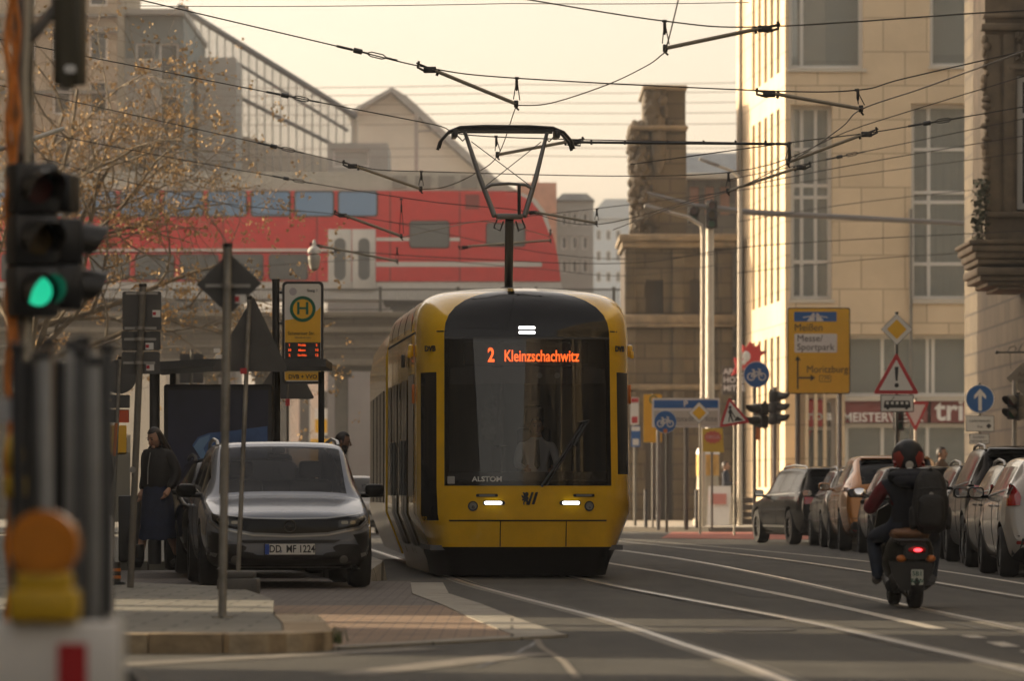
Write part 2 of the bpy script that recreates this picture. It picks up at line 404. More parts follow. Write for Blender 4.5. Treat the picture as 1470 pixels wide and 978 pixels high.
def slab(name, poly, z, m, z0=-.02):
    mb = MB(); mb.prism(poly, z0, z, 'xy'); return structure(mb.build(name, m, smooth=False))
def arc(cx, cy, r, a0, a1, n=8): return [(cx+r*math.cos(R(a0+(a1-a0)*k/n)), cy+r*math.sin(R(a0+(a1-a0)*k/n))) for k in range(n+1)]
# left pavement with its rounded corner, sandstone kerb round it
inner = [(-12.6, 28.62)]+[(-1.80, 28.62)]+arc(-1.87, 29.05, .40, -80, 0, 8)+[(-1.58, 31), (-1.74, 33), (-2.0, 38), (-2.6, 43), (-4.35, 46.2), (-5.3, 59), (-2.9, 59.5), (-2.45, 60), (-2.75, 66), (-3.9, 80), (-5.6, 100), (-13, 100)]
slab('pavement', inner, .12, M_SLAB)
ko = [(-12.6, 28.3), (-1.80, 28.3)]+arc(-1.87, 29.05, .72, -82, 0, 8)+[(-1.27, 31), (-1.42, 33)]
ki = [(-12.6, 28.615), (-1.80, 28.615)]+arc(-1.87, 29.05, .405, -80, 0, 8)+[(-1.572, 31), (-1.732, 33)]
for i in range(len(ko)-1):
    if i == 0:
        for k in range(23):
            t0, t1 = k/23, (k+1)/23-.0009
            f = lambda A, B, t: (A[0]+(B[0]-A[0])*t, A[1]+(B[1]-A[1])*t)
            mb = MB(); mb.prism([f(ko[0], ko[1], t0), f(ko[0], ko[1], t1), f(ki[0], ki[1], t1), f(ki[0], ki[1], t0)], -.02, .124+.003*(k % 3), 'xy')
            structure(mb.build('kerb', mat('kerb stone %d' % (k % 3), [(.33, .26, .165), (.28, .21, .125), (.37, .30, .20)][k % 3], .8, noise=.35, nscale=6, bump=.4, bscale=30), smooth=False))
    else:
        slab('kerb', [ko[i], ko[i+1], ki[i+1], ki[i]], .124, mat('kerb stone %d' % (i % 3), (.33, .26, .165)))
# crossing for vehicles: red bricks near, grey setts under the parked car
slab('driveway_bricks', [(-1.16, 29.3), (.02, 31.6), (-.36, 36.5), (-.62, 40.4), (-2.2, 40.4), (-1.99, 38), (-1.73, 33.05), (-1.41, 33.0), (-1.26, 31)], .008, M_RBRICK)
slab('parking_bay', [(-.625, 40.41), (-1.0, 45), (-1.14, 51.5), (-1.95, 51.6), (-2.5, 59), (-5.29, 59), (-4.34, 46.2), (-2.59, 43), (-2.21, 40.41)], .008, M_SETT)
pk = [(.03, 31.5), (-.35, 36.5), (-.615, 40.4), (-.99, 45), (-1.13, 50.5)]
for i in range(len(pk)-1):
    a, b = pk[i], pk[i+1]; slab('flush_kerb', [a, (a[0]+.36, a[1]+.1), (b[0]+.36, b[1]), b], .014, M_GKERB)
slab('flush_kerb', [(-1.14, 28.95), (.39, 31.55), (.04, 31.5), (-1.14, 29.28)], .02, M_GKERB)
# tram platform edge
pe = [(-1.62, 51.6), (-1.45, 52.6), (-1.75, 57), (-2.28, 64), (-3.0, 74), (-4.3, 90)]
slab('platform', [(-1.95, 51.7), (-1.74, 52.2), (-2.03, 57), (-2.56, 64), (-3.29, 74), (-4.6, 90), (-7, 90), (-2.6, 57)], .20, M_SLAB)
for i in range(len(pe)-1):
    a, b = pe[i], pe[i+1]
    mb = MB(); h0 = .10 if i == 0 else .225; mb.bm.verts.ensure_lookup_table()
    vs = [(a[0]-.3, a[1], -.02), (a[0], a[1], -.02), (b[0], b[1], -.02), (b[0]-.3, b[1], -.02)]
    top = [(a[0]-.3, a[1], h0), (a[0]-.04, a[1], h0), (b[0]-.04, b[1], .225), (b[0]-.3, b[1], .225)]
    V = [mb.bm.verts.new(v) for v in vs+top]
    for q in ((0, 1, 2, 3), (4, 5, 6, 7), (0, 1, 5, 4), (1, 2, 6, 5), (2, 3, 7, 6), (3, 0, 4, 7)): mb.bm.faces.new([V[k] for k in q])
    structure(mb.build('platform_kerb', M_GKERB, smooth=False))
# a little grass in the joints by the kerb
gm = MB()
for (cx, cy, n) in ((-1.15, 29.6, 46), (-1.57, 33, 30), (-1.38, 31.6, 16), (-2.45, 42.6, 14), (-3.55, 42.5, 12)):
    for k in range(n):
        x, y = cx+random.gauss(0, .035), cy+random.gauss(0, .28); h = random.uniform(.02, .07); a = random.uniform(0, 6.3)
        dx, dy = .006*math.cos(a), .006*math.sin(a)
        gm.bm.faces.new([gm.bm.verts.new(v) for v in ((x-dx, y-dy, .03), (x+dx, y+dy, .03), (x+random.gauss(0, .02), y+random.gauss(0, .02), .09+h))])
tag(gm.build('joint_grass', mat('grass', (.07, .10, .03), .8), smooth=False), 'small tufts of grass in the joints of the kerb', 'grass', kind='stuff')
# right pavements
slab('pavement', [(8.3, 10), (8.3, 62), (8.1, 72), (7.6, 84), (6.6, 95), (7.2, 99), (14, 101), (14, 10)], .12, M_SLAB)
slab('cycle_lane', [(3.4, 103), (6.2, 100), (14, 104), (14, 118), (4.2, 119)], .006, M_REDLANE)
slab('pavement', [(1.2, 128), (2.6, 121), (5.2, 119.6), (60, 123), (60, 170), (-.8, 160), (-.2, 140)], .13, mat('far pavement', (.30, .27, .22), .85, noise=.2, nscale=1))
slab('pavement', [(-60, 104), (-6.2, 104), (-9.8, 160), (-60, 160)], .12, M_SLAB)

# ---------------------------------------------------------------- walls with openings
def facade(name, x0, x1, z0, z1, ops, depth, m, parent, loc=(0, 0, 0), rz=0, back=True):
    """wall whose face is the local plane y=0 looking to -y, openings with reveals of the given depth"""
    mb = MB(); bm = mb.bm
    xs = sorted({x0, x1}|{o[0] for o in ops}|{o[1] for o in ops}); zs = sorted({z0, z1}|{o[2] for o in ops}|{o[3] for o in ops})
    inside = lambda x, z: any(o[0] < x < o[1] and o[2] < z < o[3] for o in ops)
    V = {}
    def v(x, y, z):
        k = (round(x, 4), round(y, 4), round(z, 4))
        if k not in V: V[k] = bm.verts.new(k)
        return V[k]
    for i in range(len(xs)-1):
        for j in range(len(zs)-1):
            if not inside((xs[i]+xs[i+1])/2, (zs[j]+zs[j+1])/2):
                bm.faces.new((v(xs[i], 0, zs[j]), v(xs[i+1], 0, zs[j]), v(xs[i+1], 0, zs[j+1]), v(xs[i], 0, zs[j+1])))
    for a, b, c, d in ops:
        for p, q in (((a, c), (b, c)), ((b, c), (b, d)), ((b, d), (a, d)), ((a, d), (a, c))):
            bm.faces.new([bm.verts.new(t) for t in ((p[0], 0, p[1]), (q[0], 0, q[1]), (q[0], depth, q[1]), (p[0], depth, p[1]))])
    o = mb.build(name, m, parent, smooth=False); o.location = loc; o.rotation_euler = (0, 0, rz); return o
def window(parent, x0, x1, z0, z1, y, vm=(), hm=(), fw=.13, loc=(0, 0, 0), rz=0, fm=None, gm=None, cover=None, name='window', lab=None):
    fm = fm or M_FRAME; gm = gm or M_WGLASS
    f = MB()
    f.b2(x0, x0+fw, y-.06, y+.05, z0, z1); f.b2(x1-fw, x1, y-.06, y+.05, z0, z1)
    f.b2(x0+fw, x1-fw, y-.06, y+.05, z1-fw, z1); f.b2(x0+fw, x1-fw, y-.06, y+.05, z0, z0+fw)
    for x in vm: f.b2(x-fw*.4, x+fw*.4, y-.05, y+.04, z0+fw, z1-fw)
    for z in hm: f.b2(x0+fw, x1-fw, y-.055, y+.045, z-fw*.4, z+fw*.4)
    o = f.build(name, fm, parent, smooth=False); o.location = loc; o.rotation_euler = (0, 0, rz)
    if lab: o['label'] = lab
    p = MB(); p.b2(x0+fw*.5, x1-fw*.5, y-.012, y+.004, z0+fw*.5, z1-fw*.5); p.build('pane', gm, o, smooth=False)
    if cover:
        c = MB(); kind, frac = cover
        zt, zb = z1-fw, z1-fw-(z1-z0-2*fw)*frac
        if kind == 'blind': c.b2(x0+fw, x1-fw, y+.10, y+.12, zb, zt); c.build('roller_blind', M_BLIND, o, smooth=False)
        else:
            n = int((x1-x0)/.09); pts = [(x0+fw+(x1-x0-2*fw)*k/n, y+.16+.03*math.sin(k*1.9)+.015*math.sin(k*.7)) for k in range(n+1)]
            for k in range(n): c.quad((pts[k][0], pts[k][1], zb), (pts[k+1][0], pts[k+1][1], zb), (pts[k+1][0], pts[k+1][1], zt), (pts[k][0], pts[k][1], zt))
            c.build('curtain', M_CURT, o)
    return o

# ---------------------------------------------------------------- sandstone office block on the right (corner at Y=140)
YB = 140; cx = GX(1127, YB)
ob = thing('office_building', 'sandstone clad office block with red shop band, right of the tram', 'building', (0, 0, 0))
bx = lambda px: GX(px, YB); bz = lambda py: GZ(py, YB)
ops = [(bx(1132), bx(1240), bz(98), bz(-190)), (bx(1335), bx(1432), bz(95), bz(-190)),
       (bx(1135), bx(1195), bz(430), bz(150)), (bx(1308), bx(1410), bz(430), bz(148)),
       (bx(1213), bx(1438), bz(570), bz(480)), (bx(1155), bx(1200), bz(746), bz(572)), (bx(1213), bx(1438), bz(746), bz(576)), (bx(1500), bx(1560), bz(430), bz(148))]
facade('wall', cx, bx(1640), .12, 22, ops, .62, M_TAN, ob, (0, YB, 0))
ANG = .07; LW = 12.6
fo = []
for k in range(5):
    x = -1.3-k*1.55
    for zz in ((bz(98), bz(-150)), (bz(430), bz(150))): fo.append((x-.75, x, zz[0], zz[1]))
    fo.append((x-.75, x, bz(700), bz(480)))
facade('wall', -LW, 0, .12, 22, fo, .45, M_TAN, ob, (cx, YB, 0), R(-90)+ANG)
for o_ in fo: window(ob, o_[0], o_[1], o_[2], o_[3], .4, loc=(cx, YB, 0), rz=R(-90)+ANG, gm=glass_mat('side window glass', (.09, .078, .055), 0, .1), fw=.10)
t = MB(); t.b2(cx+.02, bx(1640), YB+.7, YB+11, .12, 21.9); t.build('core', mat('dark interior', (.05, .048, .042), .9), ob, smooth=False)
t = MB(); t.b2(cx-.05, bx(1640), YB-.06, YB+11, 22, 22.5); t.build('roof', mat('roof sheet', (.12, .12, .12), .6), ob, smooth=False)
window(ob, *ops[0], .5, vm=(bx(1152),), cover=('blind', .97), loc=(0, YB, 0)); window(ob, *ops[1], .5, cover=('blind', .95), loc=(0, YB, 0))
window(ob, *ops[2], .5, vm=(bx(1152), bx(1172)), hm=(bz(213), bz(265), bz(282), bz(375)), loc=(0, YB, 0), cover=('curtain', .5))
window(ob, *ops[3], .5, vm=(bx(1335), bx(1400)), hm=(bz(213), bz(275), bz(289), bz(378)), loc=(0, YB, 0), cover=('curtain', 1))
window(ob, *ops[4], .45, vm=(bx(1268), bx(1333), bx(1341), bx(1400)), loc=(0, YB, 0), cover=('blind', 1))
window(ob, *ops[5], .40, vm=(), hm=(bz(615),), loc=(0, YB, 0), cover=('curtain', 1)); window(ob, *ops[7], .5, loc=(0, YB, 0))
sg = window(ob, bx(1213), bx(1438), bz(746), bz(608), .45, vm=(bx(1268), bx(1333), bx(1400)), loc=(0, YB, 0), name='shop_window')
for px0, px1, c in ((1222, 1262, (.25, .22, .18)), (1285, 1325, (.12, .14, .10)), (1345, 1392, (.20, .17, .12)), (1408, 1430, (.3, .26, .2))):
    t = MB(); t.b2(bx(px0), bx(px1), .62, .66, bz(746), bz(640)); t.build('display_panel', mat('display %s' % px0, c, .8, noise=.4, nscale=2), sg, smooth=False)
M_MAROON = mat('maroon fascia', (.17, .035, .032), .5, noise=.1)
for a, b in ((1213, 1332), (1337, 1438)):
    t = MB(); t.b2(bx(a), bx(b), .10, .20, bz(607), bz(573)); sb = t.build('shop_fascia', M_MAROON, ob, smooth=False); sb.location = (0, YB, 0)
    if a == 1213: txt('MEISTERWERK', .40, (bx(1268), .09, bz(600)), M_SWHITE, sb, bold=.006, sx=.96)
    else: txt('triola', .95, (bx(1390), .09, bz(590)), M_SWHITE, sb, bold=.02)
t = MB(); t.b2(bx(1158), bx(1187), .02, .16, bz(613), bz(574)); sb = t.build('shop_sign', mat('bright red sign', (.50, .03, .03), .5), ob, smooth=False); sb.location = (0, YB, 0)
txt('triola', .42, (bx(1173), .01, bz(597)), M_SWHITE, sb, bold=.012)
t = MB(); t.b2(bx(1213), bx(1440), -.05, .3, bz(576), bz(571)); t.b2(bx(1305), bx(1415), -.08, .3, bz(436), bz(431)); t.b2(bx(1130), bx(1244), -.08, .3, bz(103), bz(98.5)); t.b2(bx(1332), bx(1434), -.08, .3, bz(99), bz(95.5)); t.b2(bx(1132), bx(1198), -.06, .3, bz(435), bz(430.5))
s_ = t.build('window_sill', mat('pale sill', (.45, .41, .34), .6), ob, smooth=False); s_.location = (0, YB, 0)
t = MB(); t.cyl((cx-.85, YB+10.4, .12), (cx-.85, YB+10.4, 21), .07); t.cyl((bx(1307), YB-.12, .12), (bx(1307), YB-.12, bz(300)), .05); t.build('drainpipe', mat('zinc pipe', (.16, .15, .13), .5, .5), ob)
t = MB()
for k in range(4): t.b2(bx(1142+k*13), bx(1142+k*13+5), -.25, -.02, .12, bz(480)+.0)
s_ = t.build('pillar', M_TAN, ob, smooth=False); s_.location = (0, YB, 0)

# ---------------------------------------------------------------- dark oriel building on the right edge (Y=100)
YO = 100
hb = thing('old_building', 'dark weathered sandstone house with a moulded oriel window at the right edge', 'building', (0, 0, 0))
hx = lambda px: GX(px, YO); hz = lambda py: GZ(py, YO)
t = MB(); t.b2(hx(1482), 24, YO-1.5, YO+15, .12, 21); t.build('wall', M_DKSTONE, hb, smooth=False)
ow = MB(); ow.b2(hx(1414), hx(1482), YO, YO+.30, hz(350), hz(312)); ow.b2(hx(1414), hx(1482), YO, YO+.3, hz(107), hz(-160))
ow.b2(hx(1414), hx(1460), YO, YO+.3, hz(312), hz(107)); ow.b2(hx(1414), hx(1482), YO+.3, YO+2.6, hz(350), hz(-160)); orl = ow.build('oriel', M_OLDSTONE, hb, smooth=False)
mo = MB()
for (px0, yo, p0, p1) in ((1388, .42, 352, 345), (1392, .36, 362, 352), (1397, .3, 372, 362), (1401, .24, 380, 372), (1400, .26, 396, 384), (1405, .18, 404, 396), (1416, .08, 411, 404), (1432, 0, 416, 411)):
    mo.b2(hx(px0), hx(1482), YO-yo, YO+2.6+yo*.5, hz(p0), hz(p1), bev=.05)
mo.b2(hx(1408), hx(1482), YO-.12, YO+.2, hz(312), hz(304), bev=.03); mo.b2(hx(1408), hx(1482), YO-.14, YO+.2, hz(44), hz(34), bev=.03); mo.b2(hx(1411), hx(1482), YO-.10, YO+.2, hz(26), hz(20), bev=.03)
mo.build('moulding', M_OLDSTONE, orl)
pil = MB(); pil.b2(hx(1413), hx(1436), YO-.09, YO, hz(304), hz(50), bev=.02); pil.b2(hx(1440), hx(1456), YO-.07, YO, hz(304), hz(50), bev=.02); pil.b2(hx(1448), hx(1482), YO-.08, YO, hz(100), hz(92), bev=.02)
pil.build('pilaster', M_OLDSTONE, orl)
orn = MB()
for k in range(26):
    orn.sph((hx(1413)+random.uniform(-.03, .05), YO-.08+random.uniform(-.05, .05), hz(295-k*9.5)), (random.uniform(.05, .12), .09, random.uniform(.05, .13)), 8)
for k in range(20): orn.sph((hx(1460+random.uniform(0, 9)), YO-.05, hz(random.uniform(48, 88))), random.uniform(.03, .07), 6)
orn.build('carved_ornament', M_OLDSTONE, orl)
window(orl, hx(1460), hx(1484), hz(300), hz(108), YO+.15, hm=(hz(165),), gm=M_DGLASS)
iv = MB()
for k in range(420):
    x, y, z = hx(1406)+random.gauss(0, .09), YO-.2+random.gauss(0, .1), hz(random.uniform(258, 347)); s = random.uniform(.025, .06)
    n = Vector((random.gauss(0, 1), random.gauss(0, 1), random.gauss(0, 1))).normalized(); u = n.orthogonal().normalized()*s; v_ = n.cross(u)
    c = Vector((x, y, z)); iv.quad(c-u, c-v_, c+u, c+v_)
tag(iv.build('ivy', mat('ivy leaf', (.04, .05, .025), .7), smooth=False), 'dry ivy hanging on the edge of the oriel', 'ivy', kind='thing')

# ---------------------------------------------------------------- carved stone pylon at the bridge (Y=150)
YT = 150; tx = lambda px: GX(px, YT); tz = lambda py: GZ(py, YT)
tw = thing('stone_tower', 'dark ornate sandstone bridge pylon with crumbling carved top', 'tower', (0, 0, 0))
fo = [(tx(927), tx(952), tz(452), tz(402)), (tx(926), tx(968), .12, tz(575)), (tx(990), tx(1018), tz(452), tz(402))]
facade('wall', tx(897), tx(1052), .12, tz(356), fo, .5, M_DKSTONE, tw, (0, YT, 0))
t = MB(); t.b2(tx(897), tx(1052), YT+.5, YT+6, .12, tz(356)); t.build('core', mat('tower interior', (.05, .042, .035), .9), tw, smooth=False)
t = MB(); t.b2(tx(908), tx(986), YT+.4, YT+4.2, tz(338), tz(182)); t.b2(tx(926), tx(985), YT+.5, YT+4, tz(182), tz(128)); t.build('shaft', M_DKSTONE, tw, smooth=False)
t = MB()
for (a, b, p0, p1, yo) in ((888, 1060, 347, 337, .5), (892, 1056, 356, 347, .32), (893, 1056, 466, 452, .28), (890, 1058, 470, 466, .4), (896, 1054, 560, 552, .22), (922, 987, 128, 122, .1), (904, 988, 186, 180, .12)):
    t.b2(tx(a), tx(b), YT-yo, YT+5, tz(p0), tz(p1), bev=.06)
t.build('cornice', mat('lighter cornice stone', (.15, .12, .08), .8, noise=.4, nscale=2), tw)
t = MB()
for a, b in ((897, 912), (965, 982), (1030, 1050)): t.b2(tx(a), tx(b), YT-.16, YT, tz(556), tz(470), bev=.03); t.b2(tx(a), tx(b), YT-.16, YT, tz(452), tz(358), bev=.03); t.b2(tx(a), tx(b), YT-.2, YT, .12, tz(562), bev=.03)
t.build('pilaster', M_DKSTONE, tw)
st = MB()
random.seed(31)
for k in range(260):                                    # carved figures and scrollwork on the left face
    py = random.uniform(125, 335); edge = 926 if py < 178 else 905+max(0, (py-200)*.02)
    px = edge+abs(random.gauss(0, 13)); r = random.uniform(.05, .17)
    st.sph((tx(px), YT+.4+random.uniform(-.3, .1), tz(py)), (r, r*.8, r*random.uniform(.7, 1.7)), 8, (random.uniform(-.5, .5),)*3)
for (px, py, r, h) in ((910, 186, .22, .25), (938, 158, .22, .7), (946, 205, .26, 1.0), (936, 300, .3, .5), (913, 255, .18, .6)):
    st.sph((tx(px), YT+.25, tz(py)), (r, r*.8, h), 14)
st.build('carved_figures', mat('shade-toned carved stone', (.060, .047, .031), .85, noise=.5, nscale=2, bump=.6, bscale=10), tw)  # dark colour stands in for shade on the carved side
# house with slate roof beside the pylon
YR = 178; rx = lambda px: GX(px, YR); rz_ = lambda py: GZ(py, YR)
rb = thing('slate_roof_house', 'stone house with pale slate roof and rusty red windows beside the carved pylon', 'building', (0, 0, 0))
wo = [(rx(990+k*22), rx(1003+k*22), rz_(308), rz_(268)) for k in range(4)]
facade('wall', rx(960), rx(1100), .1, rz_(256), wo, .3, M_DKSTONE, rb, (0, YR, 0))
for o_ in wo: window(rb, *o_, .2, loc=(0, YR, 0), fm=mat('rusty frame', (.35, .14, .07), .7), gm=mat('rust red blind', (.34, .15, .08), .8), fw=.06)
t = MB(); t.b2(rx(960), rx(1100), YR+.35, YR+8, .1, rz_(256)); t.build('core', M_BROW, rb, smooth=False)
t = MB(); t.prism([(YR-.3, rz_(250)), (YR+8.3, rz_(250)), (YR+5.5, rz_(216)), (YR+1.3, rz_(216))], rx(958), rx(1102), 'yz'); t.build('roof', mat('slate', (.20, .22, .23), .5, noise=.2, nscale=2), rb, smooth=False)
t = MB(); t.b2(rx(956), rx(1104), YR-.4, YR+.1, rz_(258), rz_(249), bev=.05); t.build('gutter', mat('pale gutter', (.42, .38, .3), .6), rb)

# ---------------------------------------------------------------- railway viaduct (Y=163..173)
YV = 163
va = thing('railway_viaduct', 'sandstone and steel railway viaduct crossing behind the tram', 'bridge', (0, 0, 0))
vz = lambda py: GZ(py, YV)
t = MB(); t.b2(-60, 40, YV, YV+11, vz(522), vz(448)); t.build('beam', M_VSTONE, va, smooth=False)
t = MB()
for (p0, p1, yo) in ((526, 516, .25), (478, 470, .2), (456, 448, .35), (500, 496, .12)): t.b2(-60, 40, YV-yo, YV+.2, vz(p0), vz(p1), bev=.05)
t.build('cornice', mat('viaduct moulding', (.13, .113, .086), .8, noise=.25, nscale=1), va)
rl = MB(); rl.b2(-60, 40, YV-.1, YV-.02, vz(417), vz(414.5)); rl.b2(-60, 40, YV-.1, YV-.02, vz(446), vz(444))
for k in range(640): rl.b2(-30+k*.1, -30+k*.1+.025, YV-.08, YV-.05, vz(444), vz(417))
for k in range(22): rl.b2(-30+k*2.8, -30+k*2.8+.12, YV-.13, YV+.0, vz(448), vz(412))
rl.build('railing', mat('grey green railing', (.05, .05, .045), .6), va, smooth=False)
for px in (300, 372, 488, 640, 760):
    p = MB(); p.b2(GX(px-9, YV), GX(px+9, YV), YV+1, YV+2, .1, vz(526), bev=.04); p.b2(GX(px-14, YV), GX(px+14, YV), YV+.8, YV+2.2, vz(540), vz(526.5), bev=.04); p.build('pier', mat('bridge pier', (.12, .115, .10), .8, noise=.2), va)
for x0, x1 in ((-60, GX(238, YV)), (GX(880, YV), 40)):
    p = MB(); p.b2(x0, x1, YV+.6, YV+10.5, .1, vz(524)); p.build('abutment', M_VSTONE, va, smooth=False)
for px in (110, 590):
    cm = MB(); cm.b2(GX(px-3, YV), GX(px+3, YV), YV+9, YV+9.3, vz(448), vz(130)); cm.b2(GX(px-3, YV), GX(px+40, YV), YV+9.05, YV+9.2, vz(160), vz(157))
    cm.build('catenary_mast', M_STEEL, va, smooth=False)

# ---------------------------------------------------------------- red double-deck train on the viaduct (Y=166)
YN = 166; nx = lambda px: GX(px, YN); nz = lambda py: GZ(py, YN)
tn = thing('train', 'red double-deck regional train standing on the viaduct', 'train', (0, 0, 0))
M_TRED = mat('train red', (.52, .012, .016), .45, noise=.08); M_TWHITE = mat('train pale grey', (.50, .49, .46), .5, noise=.06); M_TGREY = mat('train roof grey', (.36, .35, .31), .6, noise=.1)
M_TGLASS = glass_mat('train upper glass', (.15, .26, .42), 0, .05, 1.4, 0); M_TDARK = glass_mat('train lower glass', (.10, .11, .115), 0, .05)  # blue diffuse colour of the upper panes stands in for reflected sky
prof = [(-420, 274), (676, 273.9), (724, 274.5), (750, 277), (768, 286), (783, 305), (793, 333), (801, 370), (805, 404), (-420, 404)]
t = MB(); t.prism([(nx(a), nz(b)) for a, b in prof], YN, YN+2.8); t.build('body', M_TRED, tn, smooth=False)
t = MB(); t.prism([(nx(-420), nz(273.6)), (nx(744), nz(273.6)), (nx(722), nz(261)), (nx(690), nz(251)), (nx(640), nz(246)), (nx(-420), nz(246))], YN+.12, YN+2.68); t.build('roof', M_TGREY, tn, smooth=False)
for k in range(4): t = MB(); t.b2(nx(628+k*1-(k*34-34)), nx(652-(k*34-34)), YN+.06, YN+.13, nz(270), nz(252)); t.build('roof_grille', mat('roof grille', (.22, .21, .19), .7), tn, smooth=False)
t = MB(); t.prism([(nx(-420), nz(404.3)), (nx(805.5), nz(404.3)), (nx(809), nz(424)), (nx(790), nz(432)), (nx(-420), nz(424))], YN+.05, YN+2.75); t.build('skirt', M_TWHITE, tn, smooth=False)
for a, b, p0, p1 in ((-420, 470, 361, 357), (540, 660, 341, 346), (540, 778, 383, 376)):
    t = MB(); t.b2(nx(a), nx(b), YN-.012, YN+.01, nz(max(p0, p1)), nz(min(p0, p1))); t.build('stripe', M_TWHITE, tn, smooth=False)
def twin(name, a, b, p0, p1, gm):
    f = MB(); f.prism(rrect((nx(a)+nx(b))/2, (nz(p0)+nz(p1))/2, nx(b)-nx(a)+.12, nz(p0)-nz(p1)+.12, .12), YN-.02, YN+.02); fo_ = f.build('window', mat('window rubber', (.05, .05, .05), .7), tn, smooth=False)
    f = MB(); f.prism(rrect((nx(a)+nx(b))/2, (nz(p0)+nz(p1))/2, nx(b)-nx(a), nz(p0)-nz(p1), .1), YN-.03, YN-.021); f.build('pane', gm, fo_, smooth=False)
for k in range(14): twin('window', 487-k*62.5, 540-k*62.5, 276, 309, M_TGLASS)
for a, b in ((388, 440), (324, 376), (260, 312), (196, 248), (132, 184), (68, 120), (4, 56), (-60, -8), (-124, -72), (-188, -136)): twin('window', a, b, 367, 400, M_TDARK)
twin('window', 590, 643, 319, 354, M_TDARK); twin('window', 700, 752, 322, 352, M_TDARK)
t = MB(); t.b2(nx(668), nx(688), YN-.02, YN+.01, nz(300), nz(279)); t.build('vent_grille', mat('dark red grille', (.20, .03, .03), .7), tn, smooth=False)
for a in (471, 505.6):
    d = MB(); d.b2(nx(a), nx(a+33.6), YN-.04, YN+.02, nz(417), nz(329), bev=.02); dd = d.build('door', M_TWHITE, tn)
    f = MB(); f.prism(rrect(nx(a+17), nz(372), .42, nz(342)-nz(402), .2, 8), YN-.05, YN-.041); f.build('pane', M_TDARK, dd, smooth=False)
t = MB(); t.prism([(nx(748), nz(282)), (nx(764), nz(290)), (nx(777), nz(308)), (nx(787), nz(336)), (nx(779), nz(336)), (nx(768), nz(311)), (nx(756), nz(295)), (nx(742), nz(286))], YN+.25, YN+2.55); wn = t.build('cab_window', M_TDARK, tn, smooth=False); wn.location = (.14, 0, .1)
t = MB(); t.prism([(nx(742), nz(280)), (nx(760), nz(290)), (nx(774), nz(308)), (nx(785), nz(336)), (nx(789.6), nz(336)), (nx(779.6), nz(305.6)), (nx(765.4), nz(286.6)), (nx(746), nz(277.6))], YN-.01, YN+.3); t.build('nose_stripe', M_TWHITE, tn, smooth=False).location = (.09, 0, .02)
for px in (560, 660, 455, 320, 228, 66):
    t = MB(); t.b2(nx(px)-.02, nx(px)+.02, YN-.008, YN+.01, nz(404), nz(275)); t.build('panel_seam', mat('seam dark red', (.12, .008, .01), .7), tn, smooth=False)
for a, b in ((250, 330), (350, 430), (620, 690)): t = MB(); t.b2(nx(a), nx(b), YN+.1, YN+.5, nz(432), nz(418), bev=.04); t.build('equipment_box', mat('underframe grey', (.10, .10, .095), .7), tn)
for px in (575, 610, 705, 740, 120, 155, 200):
    t = MB(); t.cyl((nx(px), YN+.3, nz(432)), (nx(px), YN+.42, nz(432)), .46, n=24); t.cyl((nx(px), YN+2.4, nz(432)), (nx(px), YN+2.52, nz(432)), .46, n=24); t.build('wheel', M_DKSTEEL, tn)
for px in (592, 722, 160): t = MB(); t.b2(nx(px-42), nx(px+42), YN+.2, YN+2.6, nz(438), nz(424), bev=.05); t.build('bogie', M_DKSTEEL, tn)

# ---------------------------------------------------------------- buildings beyond the viaduct
def shell(name, label, px0, px1, py_top, Y, depth, m, wins=(), roof=None, gm=None, fm=None, z0=.1):
    b = thing(name, label, 'building', (0, 0, 0))
    X = lambda px: GX(px, Y); Z = lambda py: GZ(py, Y)
    ops = [(X(a), X(b_), Z(max(c, d)), Z(min(c, d))) for a, b_, c, d in wins]
    facade('wall', X(px0), X(px1), z0, Z(py_top), ops, .25, m, b, (0, Y, 0))
    t = MB(); t.b2(X(px0), X(px1), Y+.26, Y+depth, z0, Z(py_top)); t.build('core', m, b, smooth=False)
    for o_ in ops: window(b, *o_, .15, loc=(0, Y, 0), gm=gm or M_DGLASS, fm=fm, fw=.07)
    return b, X, Z
M_TEAL = mat('teal cladding', (.15, .18, .175), .7, noise=.12, nscale=1); M_GRYW = mat('grey plaster', (.33, .325, .295), .9, noise=.12, nscale=.6); M_PALE = mat('pale plaster', (.60, .55, .46), .9, noise=.12, nscale=.6)
b, X, Z = shell('apartment_block', 'grey and teal apartment block with white window frames behind the tree', 172, 263, 22, 192, 14, M_TEAL, [(195+k*34, 222+k*34, 62+j*74, 118+j*74) for k in range(2) for j in range(4)])
t = MB(); t.b2(X(174), X(230), 191.6, 192, Z(215), Z(85)); t.build('balcony', M_GRYW, b, smooth=False)
t = MB(); t.b2(X(168), X(266), 191.4, 206, Z(22), Z(14)); t.build('roof', M_GRYW, b, smooth=False)
b, X, Z = shell('corner_house', 'tan plastered town house partly hidden by bare branches at the left', -120, 168, -90, 188, 12, mat('tan plaster', (.32, .26, .18), .9, noise=.2, nscale=.6), [(-80+k*52, -54+k*52, -40+j*78, 8+j*78) for k in range(5) for j in range(4)])
t = MB()
for py in (20, 42, 130, 208): t.b2(X(-122), X(170), 187.7, 188, Z(py+5), Z(py)); 
t.build('cornice', mat('grey ledge', (.16, .15, .13), .8), b, smooth=False)
b, X, Z = shell('plant_room', 'flat grey plant room block under the lattice roof edge', 284, 338, 82, 198, 5, M_GRYW)
b, X, Z = shell('grey_annex', 'low grey annex below the lattice hall', 470, 556, 205, 195, 6, M_GRYW, [(478, 530, 215, 240)], gm=M_GRYW)
